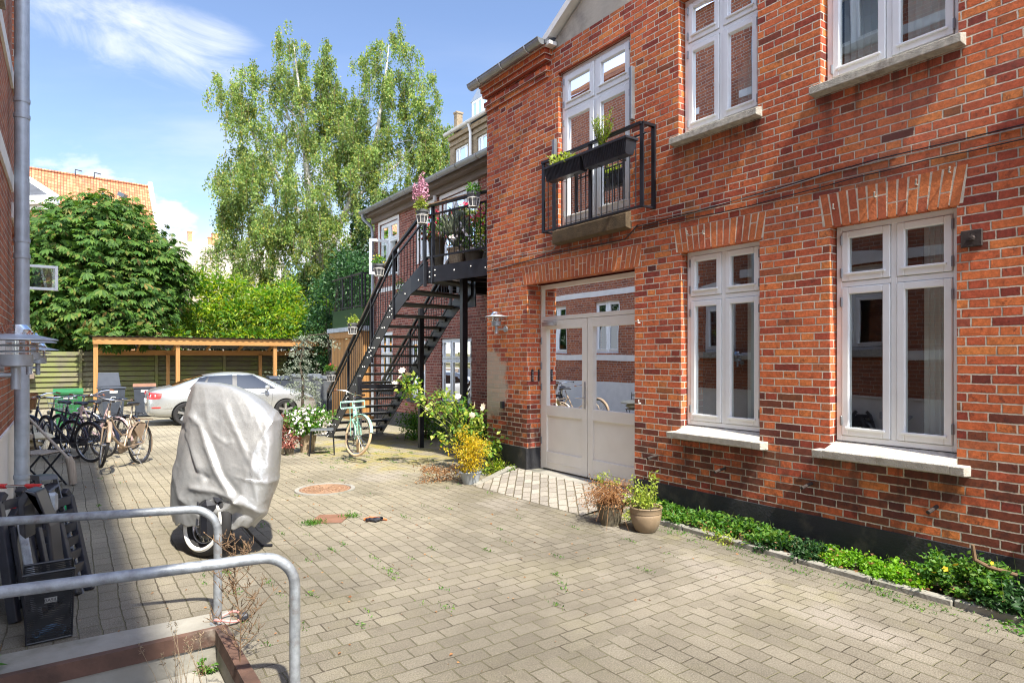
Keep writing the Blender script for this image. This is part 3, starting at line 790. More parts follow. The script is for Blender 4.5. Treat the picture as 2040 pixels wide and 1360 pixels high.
for i in range(2):
    for j in range(6): q.bbox(W + .076 + .014 * i, W + .084 + .014 * i, 7.086, 7.0905, 1.35 + .022 * j, 1.362 + .022 * j, .001)
q.build('key', M['alu'], KP)
# anchor plate, hooks, rusty pins, cables
q = MB(T1); q.bbox(1.73, 1.86, 2.44, 2.56, .0, .022); q.lathe([(0, .05), (.018, .048), (.022, .02)], (1.79, 2.50, 0), 8, (0, 0, 1)); q.build('anchor_plate', M['dark_iron'], B1)
for y, z in ((4.72, .60), (3.86, .58), (2.98, .575), (2.02, .56)):
    q = MB(T1); q.tube([(y, z, -.02), (y - .015, z - .005, .10), (y - .01, z - .02, .17)], .014, 8); q.build('iron_pin', M['dark_iron'], B1)
for y, z in ((4.30, 2.93), (4.10, 2.90), (2.78, 2.90), (2.45, 2.93), (2.15, 2.96), (1.93, 3.0), (3.1, 2.94), (4.97, 1.15), (4.98, 2.05)):
    q = MB(T1); q.tube([(y, z, -.01), (y, z, .03), (y - .01, z + .035, .04)], .007, 6); q.build('hook', M['white_wire' if y > 4.9 else 'stone_sill'], B1)
def cable(pts, r, mat):
    out = []
    for (a, b), (c, d) in zip(pts[:-1], pts[1:]):
        n = max(2, int(abs(c - a) / .25))
        for k in range(n): t = k / n; out.append((a + (c - a) * t, b + (d - b) * t - .004 * math.sin(PI * t) + random.uniform(-.002, .002), .012))
    out.append((*pts[-1], .012)); MB(T1).tube(out, r, 6).build('cable', M[mat], B1)
cable([(-7, 3.30), (1.5, 3.20), (2.44, 3.21), (2.82, 3.20), (3.52, 3.165), (4.65, 3.165), (5.17, 3.22)], .0045, 'cable_grey')
cable([(-7, 3.32), (1.5, 3.218), (2.44, 3.227), (2.82, 3.216), (3.6, 3.17), (4.5, 3.14), (5.05, 3.13)], .0045, 'black_metal')
cable([(-7, 3.2), (1.5, 3.12), (2.08, 3.13), (2.62, 3.12), (3.06, 3.10), (3.82, 3.08), (4.58, 3.11), (5.0, 3.10)], .0045, 'black_metal')
cable([(5.0, 3.15), (5.2, 3.02), (6.5, 3.04), (7.3, 3.0), (8.14, 2.98)], .007, 'black_metal')
cable([(6.42, 3.14), (6.55, 3.08), (7.4, 3.12), (8.14, 3.02)], .005, 'cable_grey')
q = MB(T1); q.bbox(7.66, 7.71, .92, 1.02, 0, .05); q.build('vent_stub', M['black_plastic'], B1)
# paved ramp in front of the door
q = MB(); q.V = [(4.42, 5.02, .004), (4.30, 7.0, .004), (5.24, 7.30, .10), (5.24, 5.0, .10)]; q.F = [[0, 1, 2, 3]]
q2 = q.build('path', M['cobble']); tag(q2, kind='structure')
q = MB(); q.prism([(4.36, 6.96, -.1), (5.23, 7.36, -.1), (5.23, 7.36, .12), (4.36, 6.96, .012)], (-.04, .09, 0)); tag(q.build('kerb_strip', M['concrete']), kind='structure')

# ============================================================ wall lamp (one kind, four of them)
def wall_lamp(loc, label, flip, group='galvanised louvred wall lamps'):
    L = empty('wall_lamp', loc, label, 'lamp', group)
    o = Vector(loc); s_ = flip                                 # s_: direction away from the wall along x
    m = MB(); m.lathe([(0, .06), (.05, .055), (.075, .02), (.08, 0)], o + Vector((s_ * .17, 0, .09)), 20); d = m.build('glass_dome', M['clear'], L, smooth=True)
    m = MB(); m.lathe([(.055, .02), (.08, .018), (.17, -.004), (.172, -.010), (.08, .008), (.055, .01)], o + Vector((s_ * .17, 0, .08)), 28, closed=True); m.build('lamp_shade', M['galv_pipe'], L, smooth=True)
    m = MB(); m.lathe([(.06, 0), (.11, -.006), (.112, -.010), (.06, -.006)], o + Vector((s_ * .17, 0, .05)), 24, closed=True); m.lathe([(.06, 0), (.085, -.006), (.086, -.010), (.06, -.006)], o + Vector((s_ * .17, 0, .02)), 24, closed=True); m.build('louvre', M['galv_pipe'], L, smooth=True)
    m = MB(); m.lathe([(.06, .08), (.06, 0)], o + Vector((s_ * .17, 0, 0)), 20); m.build('glass_cylinder', M['clear'], L, smooth=True)
    m = MB(); m.lathe([(0, .0), (.07, 0), (.07, -.055), (.055, -.06), (0, -.06)], o + Vector((s_ * .17, 0, 0)), 20); m.lathe([(0, 0), (.02, 0), (.02, -.11), (0, -.11)], o + Vector((s_ * .17, 0, -.06)), 12); m.build('lamp_body', M['galv_pipe'], L, smooth=True)
    m = MB(); m.tube([o + Vector((s_ * .17, 0, -.10)), o + Vector((0, 0, -.10))], .012, 10); m.lathe([(0, .0), (.045, 0), (.045, .02), (0, .02)], o + Vector((0, 0, -.10)), 16, (s_, 0, 0)); m.build('bracket', M['galv_pipe'], L, smooth=True)
    return L
wall_lamp((W - .005, 7.62, 2.18), 'galvanised louvred lamp on the red brick wall left of the white double door', -1)

# ============================================================ french balcony with planter boxes
bx = W - .20
BAL = empty('balcony_railing', (W, 5.6, 3.3), 'black iron french balcony railing with thin bars in front of the upper glazed door', 'railing')
m = MB(); m.beam((bx, 4.76, 4.185), (bx, 6.50, 4.185), .05, .03); m.beam((bx, 4.76, 4.185), (W, 4.76, 4.185), .045, .03); m.beam((bx, 6.50, 4.185), (W, 6.50, 4.185), .045, .03); m.build('top_rail', M['black_metal'], BAL)
m = MB(); m.beam((bx, 4.76, 3.29), (bx, 6.50, 3.29), .03, .02); m.beam((bx, 4.76, 3.29), (W, 4.76, 3.29), .03, .02); m.beam((bx, 6.50, 3.29), (W, 6.50, 3.29), .03, .02); m.build('bottom_rail', M['black_metal'], BAL)
m = MB(); m.tube([(bx, 4.7, 4.06), (bx, 6.48, 4.06)], .010, 6); m.build('mid_rail', M['black_metal'], BAL)
for x_, y_ in ((bx, 4.76), (bx, 6.48), (W - .02, 4.76), (W - .02, 6.48), (bx, 5.58)):
    m = MB(); m.beam((x_, y_, 3.28), (x_, y_, 4.17), .05, .02, up=(1, 0, 0)); m.build('post', M['black_metal'], BAL)
for k in range(19):
    y_ = 4.76 + 1.80 * (k + 1) / 20
    if abs(y_ - 5.58) < .04: continue
    m = MB(); m.tube([(bx, y_, 3.30), (bx, y_, 4.06)], .0065, 6); m.build('baluster', M['black_metal'], BAL)
def planter_box(y0, y1, z, label, name='planter_box'):
    P = empty(name, (bx - .11, (y0 + y1) / 2, z), label, 'planter', 'black planter boxes on the french balcony')
    m = MB(); x0, x1 = bx - .20, bx - .03
    b_ = [(x0 + .03, y0 + .03, z), (x1 - .03, y0 + .03, z), (x1 - .03, y1 - .03, z), (x0 + .03, y1 - .03, z)]; t_ = [(x0, y0, z + .17), (x1, y0, z + .17), (x1, y1, z + .17), (x0, y1, z + .17)]
    m.poly(b_[::-1])
    for k in range(4): m.poly([b_[k], b_[(k + 1) % 4], t_[(k + 1) % 4], t_[k]])
    for k in range(26):
        y_ = y0 + .03 + (y1 - y0 - .06) * k / 25; m.beam((x0 + .027, y_, z + .01), (x0 - .001, y_, z + .15), .008, .006, up=(0, 1, 0))
    m.box(x0 - .01, x0 + .012, y0 - .01, y1 + .01, z + .155, z + .18); m.box(x1 - .012, x1 + .01, y0 - .01, y1 + .01, z + .155, z + .18)
    m.box(x0 + .012, x1 - .012, y0 - .01, y0 + .012, z + .155, z + .18); m.box(x0 + .012, x1 - .012, y1 - .012, y1 + .01, z + .155, z + .18)
    m.build('trough', M['black_plastic'], P)
    m = MB(); m.box(x0 + .012, x1 - .012, y0 + .012, y1 - .012, z + .12, z + .15); m.build('soil', M['soil'], P)
    m = MB(); m.tube([((x0 + x1) / 2, y0 + .2, z + .0), ((x0 + x1) / 2 + .05, y0 + .2, z - .02), (bx, y0 + .2, z - .01), (bx, y0 + .2, z + .2)], .006, 5); m.tube([((x0 + x1) / 2, y1 - .2, z + .0), (bx, y1 - .2, z - .01), (bx, y1 - .2, z + .2)], .006, 5); m.build('holder', M['black_metal'], P)
    return P
PA = planter_box(4.80, 5.52, 3.84, 'longer black trough planter on the balcony rail holding tall feathery green rosemary')
PB = planter_box(5.54, 6.22, 3.84, 'shorter black trough planter on the balcony rail, holding a low lime succulent')
n = 900; P = np.array([(bx - .11, 5.28, 4.0)]) + RNG.normal(size=(n, 3)) * 0; t = RNG.random(n); a = RNG.integers(0, 26, n); ang = a * 2.4; out = .05 + .16 * ((a * .37) % 1)
P[:, 0] += np.cos(ang) * out * t * .5; P[:, 1] += np.sin(ang) * out * t * 1.2; P[:, 2] += t * (.26 + .2 * ((a * .61) % 1)); D = RNG.normal(size=(n, 3)) + np.array([0, 0, 1.3])
leaves('foliage', M['leaf_bright'], PA, P, D, .035, .22)
stems('stem', M['stem_green'], PA, [[(bx - .11, 5.28, 3.99), (bx - .11 + math.cos(k * 2.4) * .06, 5.28 + math.sin(k * 2.4) * .15, 3.99 + .26 + .2 * ((k * .61) % 1))] for k in range(26)], .004, .002)
bush_parts(PB, (bx - .11, 5.98, 4.05), (.10, .18, .09), 420, .055, 'leaf_lime', K=30, ratio=.5)
# ============================================================ second building (dull brick, behind the stair)
X2 = 7.3; T2 = wallT(X2)
B2 = empty('brick_building', (X2, 12, 0), 'dull red brick building with black plinth and long grey gutter behind the black stair', 'building')
ow = [(11.95, 13.35, .62, 2.12), (14.15, 15.0, .62, 2.12), (16.1, 16.95, .75, 2.4), (11.75, 13.3, 3.25, 5.44), (13.75, 14.5, 4.1, 5.44), (15.75, 16.95, 3.95, 5.44), (8.4, 9.4, .62, 2.12)]
m = MB(T2); wall_sheet(m, 8.14, 17.35, -.3, 5.8, ow, .3); m.box(17.2, 17.35, -.3, 5.8, -6, -.001); m.box(8.14, 17.2, -.3, 5.78, -6.1, -6)
m.build('wall', M['brick_dull'], B2)
m = MB(T2); m.box(8.14, 17.36, -.4, .22, 0, .02); m.build('plinth', M['plinth'], B2)
m = MB(T2); m.box(8.2, 11.70, 3.52, 3.64, 0, .012); m.build('band', M['white_trim'], B2); m = MB(T2); m.box(13.4, 17.35, 3.52, 3.64, 0, .012); m.build('band', M['white_trim'], B2)
m = MB(T2); m.box(8.14, 17.36, 5.55, 5.8, .0, .10); m.box(8.14, 17.4, 5.70, 5.82, .10, .28); m.build('eaves_board', M['wood_old'], B2)
m = MB(T2); m.prism([(8.1, 5.82, .32), (17.42, 5.82, .32), (17.42, 7.6, -4.5), (8.1, 7.6, -4.5)], (0, .06, 0)); m.build('roof', M['slate'], B2)
gutter(B2, X2 - .38, 8.1, 17.42, 5.85, .085, brackets=11)
m = MB(); m.tube([(X2 - .38, 17.32, 5.78), (X2 - .36, 17.32, 5.65), (X2 - .12, 17.30, 5.45), (X2 - .08, 17.30, 5.3), (X2 - .08, 17.30, 0)], .045, 10); m.build('downpipe', M['galv_pipe'], B2, smooth=True)
def trim(T, parent, a, b, c, d, w=.09):
    q = MB(T); q.box(a - w, a, c, d + w, 0, .018); q.box(b, b + w, c, d + w, 0, .018); q.box(a, b, d, d + w, 0, .018); q.build('window_trim', M['white_left'], parent)
for k, (a, b, c, d) in enumerate(ow):
    if c < 1:
        F_ = window(B2, T2, a + .01, b - .01, c + .03, d - .01, [.33, .66] if b - a > 1.2 else [.5], [c + 1.0], w0=-.03, sw=.04, curt=0)
        q = MB(T2); q.prism([(a - .05, c + .03, -.02), (a - .05, c, .09), (a - .05, c - .09, .09), (a - .05, c - .09, -.02)], (b - a + .1, 0, 0)); q.build('sill', M['plinth'], F_)
    else:
        skip = {(0, 0)} if k == 5 else ()
        window(B2, T2, a + .01, b - .01, c + .02, d - .01, [.33, .66] if k == 3 else [.5], [4.92 if k != 3 else 4.8], w0=-.03, sw=.05, curt=3, skip=skip, label='window with its left casement swung open' if k == 5 else None)
        trim(T2, B2, a, b, c - .05, d)
# the casement that stands open
q = MB(); yy, z0, z1 = 16.2, 3.93, 4.90; x0, x1 = X2 - .62, X2 - .06
q.bbox(x0, x0 + .06, yy, yy + .05, z0, z1); q.bbox(x1 - .06, x1, yy, yy + .05, z0, z1); q.bbox(x0 + .06, x1 - .06, yy, yy + .05, z0, z0 + .07); q.bbox(x0 + .06, x1 - .06, yy, yy + .05, z1 - .07, z1)
cs = q.build('open_casement', M['white_frame'], B2); q = MB(); q.poly([(x0 + .06, yy + .02, z0 + .07), (x1 - .06, yy + .02, z0 + .07), (x1 - .06, yy + .02, z1 - .07), (x0 + .06, yy + .02, z1 - .07)]); q.build('pane', M['glass'], cs)
q = MB(T2); q.lathe([(0, 0), (.05, 0), (.05, -.12), (0, -.14)], (13.5, 5.55, .08), 10, (0, 1, 0)); q.build('eaves_lamp', M['white_trim'], B2)

# ============================================================ tall yellow-brick building far behind
X3 = 14.0; T3 = wallT(X3)
B3 = empty('tall_building', (X3, 22, 0), 'tall yellow-grey brick apartment house with arched white windows rising behind the gutter', 'building')
ow = []
for y0 in (15.6, 17.6, 19.6, 21.35, 23.2):
    for z0 in (1.2, 4.8, 8.6): ow.append((y0, y0 + 1.15, z0, z0 + 2.3))
m = MB(T3); wall_sheet(m, 14, 24.75, -.3, 11.5, ow, .25); m.box(24.6, 24.75, -.3, 11.5, -9, -.001); m.box(14, 24.6, -.3, 11.4, -9.1, -9); m.box(14, 24.75, 11.05, 11.15, 0, .06); m.box(14, 24.75, 11.3, 11.5, 0, .10)
m.build('wall', M['brick_yellow'], B3)
for k, (a, b, c, d) in enumerate(ow):
    window(B3, T3, a, b, c, d, [.25, .75], [c + 1.35], w0=-.08, sw=.04, room=True, hinge=False, bead=False)
gutter(B3, X3 - .22, 14, 24.85, 11.62, .10, brackets=8, mat='white_trim')
m = MB(); m.tube([(X3 - .22, 22.85, 11.6), (X3 - .1, 22.85, 11.2), (X3 - .1, 22.85, 0)], .06, 8); m.build('downpipe', M['white_trim'], B3)
m = MB(T3); m.prism([(14, 11.66, .1), (24.8, 11.66, .1), (24.8, 12.9, -3), (14, 12.9, -3)], (0, .05, 0)); m.build('roof', M['zinc_roof'], B3)
for y0 in ():
    m = MB(T3); m.box(y0, y0 + 2.0, 11.7, 13.3, -3, -.7); m.prism([(y0 - .1, 13.3, -.6), (y0 + 2.1, 13.3, -.6), (y0 + 1, 14.15, -.6)], (0, 0, -3)); D_ = m.build('dormer', M['zinc_roof'], B3)
    window(B3, T3, y0 + .15, y0 + 1.85, 11.9, 13.2, [.33, .66], [], w0=-.66, sw=.05, room=False, hinge=False, bead=False)
    m = MB(T3); 
    for a, b in (((y0 - .2, 13.25), (y0 + 1, 14.2)), ((y0 + 1, 14.2), (y0 + 2.2, 13.25))): m.prism([(a[0], a[1], -.5), (b[0], b[1], -.5), (b[0], b[1] + .08, -.5), (a[0], a[1] + .08, -.5)], (0, 0, -2.5))
    m.build('dormer_roof', M['slate'], B3)
y0 = 22.0; m = MB(T3); m.box(y0, y0 + 1.5, 11.7, 12.75, -2, -.35); m.prism([(y0 - .08, 12.75, -.33), (y0 + 1.58, 12.75, -.33), (y0 + .75, 13.3, -.33)], (0, 0, -1.7)); m.build('dormer', M['zinc_roof'], B3)
window(B3, T3, y0 + .12, y0 + 1.38, 11.95, 12.7, [.33, .66], [], w0=-.30, sw=.04, room=False, hinge=False, bead=False)
m = MB(T3); m.box(24.5, 24.75, 11.5, 12.6, -.5, -.2); m.box(24.47, 24.78, 12.6, 12.68, -.53, -.17); m.build('chimney', M['brick_yellow'], B3)

# ============================================================ left building, close to the camera
XL = -.45; TL = wallTe(XL)
B0 = empty('brick_building', (XL, 3, 0), 'red brick house at the left edge with white bands, seen almost edge-on', 'building')
ow = []
for y0 in (-3.6, -1.0, 1.5, 5.05):
    ow += [(y0, y0 + 1.1, 1.80, 3.25), (y0, y0 + 1.1, 4.45, 5.9), (y0, y0 + 1.1, 7.1, 8.5)]
ow += [(7.95, 8.75, 1.80, 3.0), (7.95, 8.75, 4.45, 5.9), (2.2, 3.0, .15, .65), (5.3, 6.1, .15, .65)]
m = MB(TL); wall_sheet(m, -9, 9.1, 1.0, 9.2, [o for o in ow if 1 < o[2]], .3); m.box(8.9, 9.1, 1.0, 9.2, -8, -.001); m.box(-9, -8.9, 1.0, 9.2, -8, -.001); m.build('wall', M['brick_left'], B0)
m = MB(TL); wall_sheet(m, -9, 9.12, -1.6, 1.0, [o for o in ow if o[2] < 1], .3); m.box(-9, 9.12, .99, 1.02, -.3, .018); m.box(8.9, 9.12, -1.6, 1.0, -8, -.001); m.build('plinth', M['white_left'], B0)
m = MB(TL)
prev = -9
for y0, y1 in ((-3.6, -2.5), (-1.0, .1), (1.5, 2.6), (5.05, 6.15), (7.95, 8.75)):
    for za, zb in ((1.63, 1.78), (3.27, 3.43), (4.28, 4.43), (6.93, 7.08)): m = MB(TL); m.box(prev, y0 - .1, za, zb, 0, .02); m.build('band', M['white_left'], B0)
    prev = y1 + .1
for za, zb in ((1.63, 1.78), (3.27, 3.43), (4.28, 4.43), (6.93, 7.08)): m = MB(TL); m.box(prev, 9.1, za, zb, 0, .02); m.build('band', M['white_left'], B0)
for a, b, c, d in ow:
    if c < 1:
        window(B0, TL, a, b, c, d, [.5], [], w0=-.1, sw=.04, room=True, hinge=False); continue
    F_ = window(B0, TL, a, b, c, d, [.5], [c + .95], w0=-.08, room=True, hinge=False)
    q = MB(TL); q.box(a - .08, b + .08, c - .12, c, -.08, .06); q.build('sill', M['stone_sill'], F_)
    q = MB(TL); q.prism([(a - .12, d + .02, .02), (b + .12, d + .02, .02), (b + .12, d + .17, .02), ((a + b) / 2, d + .26, .02), (a - .12, d + .17, .02)], (0, 0, -.019)); q.build('lintel', M['white_left'], B0)
m = MB(TL); m.prism([(-9.2, 9.2, .18), (9.15, 9.2, .18), (9.15, 11.6, -4.0), (-9.2, 11.6, -4.0)], (0, .08, 0)); m.prism([(-9.2, 11.6, -4.0), (9.15, 11.6, -4.0), (9.15, 9.2, -8.2), (-9.2, 9.2, -8.2)], (0, .08, 0)); m.build('roof', M['roof_tile'], B0)
for y_ in (7.45,):
    pp = MB(); pts = [(XL + .10, y_, .02), (XL + .10, y_, 9.1)]
    pp.tube(pts, .058, 16)
    for z_ in (.55, 1.62, 1.95, 2.6, 2.75, 3.9, 4.05): pp.lathe([(.058, -.02), (.064, -.02), (.066, 0), (.064, .02), (.058, .02)], (XL + .10, y_, z_), 16)
    pp.build('downpipe', M['galv_pipe'], B0, smooth=True)
# recessed wing of the same house, beside the bicycles
XW = -1.25; TW = wallTe(XW); m = MB(TW); owg = [(10.2, 11.2, 1.8, 3.25), (12.4, 13.4, 1.8, 3.25), (14.6, 15.6, 1.8, 3.25), (10.2, 11.2, 4.45, 5.9), (12.4, 13.4, 4.45, 5.9), (14.6, 15.6, 4.45, 5.9)]
wall_sheet(m, 9.1, 16.4, 1.0, 9.2, owg, .3); m.box(16.2, 16.4, 1.0, 9.2, -7, -.001); m.build('wing_wall', M['brick_left'], B0)
m = MB(TW); m.box(9.1, 16.42, -1, 1.0, -.2, .02); m.build('wing_plinth', M['white_left'], B0)
for za, zb in ((1.60, 1.76), (3.40, 3.56), (4.28, 4.43)): m = MB(TW); m.box(9.1, 16.4, za, zb, 0, .02); m.build('band', M['white_left'], B0)
for a, b, c, d in owg: window(B0, TW, a, b, c, d, [.5], [c + .95], w0=-.08, room=True, hinge=False)
m = MB(TW); m.prism([(9.16, 9.2, .15), (16.5, 9.2, .15), (16.5, 11.4, -3.5), (9.16, 11.4, -3.5)], (0, .08, 0)); m.build('wing_roof', M['roof_tile'], B0)
# small casement hanging open
q = MB(); yy = 8.86; x0, x1, z0, z1 = XL + .04, XL + .36, 2.42, 2.70
for a, b, c, d in ((x0, x0 + .03, z0, z1), (x1 - .03, x1, z0, z1), (x0 + .03, x1 - .03, z0, z0 + .03), (x0 + .03, x1 - .03, z1 - .03, z1)): q.bbox(a, b, yy, yy + .03, c, d, .003)
cs = q.build('open_casement', M['white_frame'], B0); q = MB(); q.poly([(x0 + .03, yy + .015, z0 + .03), (x1 - .03, yy + .015, z0 + .03), (x1 - .03, yy + .015, z1 - .03), (x0 + .03, yy + .015, z1 - .03)]); q.build('pane', M['glass'], cs)
for (y_, z_), lb in zip(((3.95, 1.67), (6.05, 1.70), (7.75, 1.66), (8.6, 1.66)), ('nearest louvred lamp on the left house, cut by the left edge of the picture', 'second louvred lamp from the camera along the left house wall', 'third louvred lamp from the camera along the left house wall', 'farthest louvred lamp along the left house wall')):
    if y_ < 8.5: wall_lamp((XL + .02 + (.05 if y_ < 4 else 0.02), y_, z_), lb, 1)

# ============================================================ stairwell with steel edge and railings
WELL = empty('stairwell', (.1, 3, 0), 'concrete cellar stairwell with rusty steel edging in the bottom left corner', 'stairwell')
m = MB(); m.poly([(WX0, WY1, 0), (WX1, WY1, 0), (WX1, WY1, -2.2), (WX0, WY1, -2.2)]); m.poly([(WX1, WY0, 0), (WX1, WY1, 0), (WX1, WY1, -2.2), (WX1, WY0, -2.2)]); m.poly([(WX0, WY0, 0), (WX1, WY0, 0), (WX1, WY0, -2.2), (WX0, WY0, -2.2)]); m.poly([(WX0, WY0, -2.2), (WX1, WY0, -2.2), (WX1, WY1, -2.2), (WX0, WY1, -2.2)])
m.build('retaining_wall', M['concrete'], WELL)
m = MB()
for k in range(10): m.box(.36, WX1 - .002, 3.98 - .26 * (k + 1) if k else 3.60, 4.155 if k == 0 else 3.98 - .26 * k - .12, -2.2, -.20 - .2 * k)
m.build('step', M['concrete'], WELL, bevel=.012)
m = MB(); m.box(WX0, WX1 + .06, WY1 - .012, WY1 + .012, -.075, .018); m.box(WX0, WX1 + .06, WY1 - .0, WY1 + .05, .003, .014)
m.build('edge_angle', M['rust'], WELL); m = MB(); m.box(WX1 - .012, WX1 + .012, WY0, WY1 - .014, -.075, .018); m.box(WX1 + .013, WX1 + .06, WY0, WY1 - .014, .003, .014); m.build('edge_angle', M['rust'], WELL)
m = MB(); m.poly([(WX0, WY1 + .05, .004), (WX1 + .10, WY1 + .05, .004), (WX1 + .12, WY1 + .30, .004), (WX0, WY1 + .36, .004)]); tag(m.build('kerb_strip', M['concrete']), kind='structure')
def handrail(a, b, label, z=.72, R=.15):
    a, b = Vector(a), Vector(b); d = (b - a).normalized()
    H = empty('handrail', (b.x, b.y, 0), label, 'handrail', 'bent galvanised tube railings at the stairwell')
    up = Vector((0, 0, 1)); top = Vector((b.x, b.y, z)); c = top - d * R - up * R
    pts = [Vector((a.x, a.y, z))] + [Vector((a.x, a.y, z)).lerp(top - d * R, t) for t in (.33, .66)] + arc(c, R, PI / 2, 0, d, up, 10) + [Vector((b.x, b.y, z / 2)), Vector((b.x, b.y, 0))]
    m = MB(); m.tube(pts, .025, 14); m.build('rail_tube', M['galv'], H, smooth=True)
    m = MB(); m.lathe([(.025, .012), (.045, .01), (.048, 0)], (b.x, b.y, 0), 14); m.build('foot_collar', M['galv'], H)
handrail((-.45, 4.68, 0), (.765, 4.28, 0), 'upper bent galvanised tube railing, with its post at the corner of the stairwell')
handrail((-.45, 3.27, 0), (.885, 3.06, 0), 'lower, nearer bent galvanised tube railing crossing in front of the other')
m = MB(); pts = [Vector((.77 + .075 * math.cos(t) + .05, 4.26 + .07 * math.sin(t), .03 + .012 * math.sin(2 * t))) for t in [2 * PI * k / 28 for k in range(28)]]
LK = empty('cable_lock', (.8, 4.26, 0), 'pale pink bicycle cable lock lying round the foot of the railing post', 'cable lock'); m.tube(pts, .008, 8, closed=True); m.build('cable', M['rope_pink'], LK, smooth=True); m = MB(); m.bbox(.87, .93, 4.20, 4.26, .01, .05, .01); m.build('lock_body', M['black_plastic'], LK)

# ============================================================ background houses
RB = empty('tiled_roof_house', (-8, 58, 0), 'long house with orange tiled roof behind the chestnut tree', 'house')
D_ = 55
a = world_at(20, 329, 52); b = world_at(296, 372, 62); e1 = world_at(312, 455, 57); e0 = world_at(0, 455, 47)
wl = Vector((a.x, a.y, 0)); 
m = MB(); m.poly([a, b, (e1.x + .6, e1.y, 9.2), (e0.x - 4, e0.y, 9.2)]); m.poly([(a.x - 12, a.y + 1, a.z + .3), a, (e0.x - 4, e0.y, 9.2), (e0.x - 14, e0.y, 9.2)]); o = m.build('roof', M['roof_tile'], RB)
m = MB(); m.poly([(e0.x - 14, e0.y, 9.2), (e1.x + .3, e1.y, 9.2), (e1.x + .3, e1.y, -1), (e0.x - 14, e0.y, -1)]); m.poly([(e1.x + .3, e1.y, 9.2), b, (b.x + 2, b.y + 8, 9), (b.x + 2, b.y + 8, -1), (e1.x + .3, e1.y, -1)]); m.build('wall', M['brick_orange'], RB)
m = MB(); m.beam(b + Vector((.1, 0, .3)), (e1.x + .7, e1.y, 8.6), .35, .5); m.build('gable_coping', M['white_trim'], RB)
m = MB(); m.tube([a, b], .14, 6); m.tube([(a.x - 12, a.y + 1, a.z + .3), a], .14, 6); m.build('ridge_tiles', M['roof_tile'], RB)
for px, py in ((205, 415), (238, 412), (270, 437)):
    p = world_at(px, 395, 54); q = MB(); q.beam(world_at(px, py - 26, 53.2), world_at(px + 12, py - 20, 53.2), .5, .35); q.build('roof_light', M['car_glass'], RB)
for px, py in ((150, 349), (188, 355)):
    p = world_at(px, py, 56); q = MB(); q.tube([p, p + Vector((0, 0, .5)), p + Vector((.5, .1, .45))], .05, 5); q.build('roof_hook', M['black_metal'], RB)
SH_ = empty('slate_roof_house', (-6, 40, 0), 'small orange brick house with grey slate roof and white cornice at the far left', 'house')
D0 = 34
m = MB(); m.poly([world_at(-60, 395, D0), world_at(112, 392, D0), world_at(40, 345, D0 + 3.5), world_at(-60, 330, D0 + 3.5)]); m.build('roof', M['slate'], SH_)
m = MB(); m.poly([world_at(-60, 412, D0 + .3), world_at(98, 408, D0 + .3), world_at(98, 730, D0 + .3), world_at(-60, 730, D0 + .3)]); m.poly([world_at(98, 408, D0 + .3), world_at(116, 405, D0 + 4.3), world_at(116, 720, D0 + 4.3), world_at(98, 730, D0 + .3)]); m.build('wall', M['brick_orange'], SH_)
m = MB(); m.beam(world_at(-60, 402, D0), world_at(112, 399, D0), .5, .45); m.beam(world_at(-60, 418, D0 + .2), world_at(100, 414, D0 + .2), .3, .22); m.build('cornice', M['white_trim'], SH_)
m = MB(); m.beam(world_at(112, 392, D0 - .1), world_at(38, 344, D0 + 3.5), .25, .2); m.build('hip_flashing', M['white_trim'], SH_)
PR = empty('rendered_building', (0, 75, 0), 'pale rendered blank wall with brick chimneys between the two big trees', 'building')
m = MB(); c0 = world_at(335, 474, 70); c1 = world_at(560, 510, 66); up = Vector((0, 0, 1))
m.poly([c0, c1, (c1.x, c1.y, -1), (c0.x, c0.y, -1)]); m.poly([c0, (c0.x + 4, c0.y + 12, c0.z), (c1.x + 4, c1.y + 12, c1.z), c1]); m.poly([c1, (c1.x + 4, c1.y + 12, c1.z), (c1.x + 4, c1.y + 12, -1), (c1.x, c1.y, -1)]); m.build('wall', M['pale_render'], PR)
for px, py, h_, wd in ((378, 481, 1.0, .42), (418, 487, .7, .35), (428, 487, 1.1, .6)):
    p = world_at(px, py, 70.6); q = MB(); q.box(p.x - wd / 2, p.x + wd / 2, p.y - wd / 2, p.y + wd / 2, p.z - .5, p.z + h_); q.box(p.x - wd / 2 - .05, p.x + wd / 2 + .05, p.y - wd / 2 - .05, p.y + wd / 2 + .05, p.z + h_, p.z + h_ + .12); q.build('chimney', M['brick_orange'], PR)

# ============================================================ slatted fence and open shed
FY = 28.8
FN = empty('slatted_fence', (2, FY, gz(FY)), 'mossy horizontal board fence along the back of the yard', 'fence')
for k in range(7):
    x0 = -4.6 + 2.5 * k; m = MB()
    for j in range(11): 
        z0 = -.15 + j * .19; m.prism([(x0 + .05, FY - .06, z0), (x0 + .05, FY - .04, z0), (x0 + .05, FY + .01, z0 + .155), (x0 + .05, FY - .01, z0 + .155)], (2.38, 0, 0))
    m.build('board_panel', M['wood_fence'], FN)
    m = MB(); m.box(x0 - .06, x0 + .045, FY - .09, FY + .03, -.3, 1.98); m.build('post', M['wood_fence'], FN)
m = MB(); m.box(-4.7, 13, FY + .10, FY + .12, -.2, 1.9); m.build('backing_board', M['wood_old'], FN)
SHD = empty('open_shed', (5, 27.1, gz(27)), 'low open timber shed with corrugated roof over the bins at the back of the yard', 'shed')
SY = 27.1
m = MB(); m.box(.72, 9.95, SY - .05, SY + .02, 2.17, 2.42); m.build('fascia', M['wood_new'], SHD)
m = MB(); m.box(.85, 9.9, SY + 1.35, SY + 1.42, 1.78, 1.98); m.build('rear_beam', M['wood_new'], SHD)
for x in (.82, 3.45, 7.05, 9.75):
    m = MB(); m.bbox(x - .07, x + .07, SY + .03, SY + .16, -.3, 2.3); m.build('post', M['wood_post'], SHD)
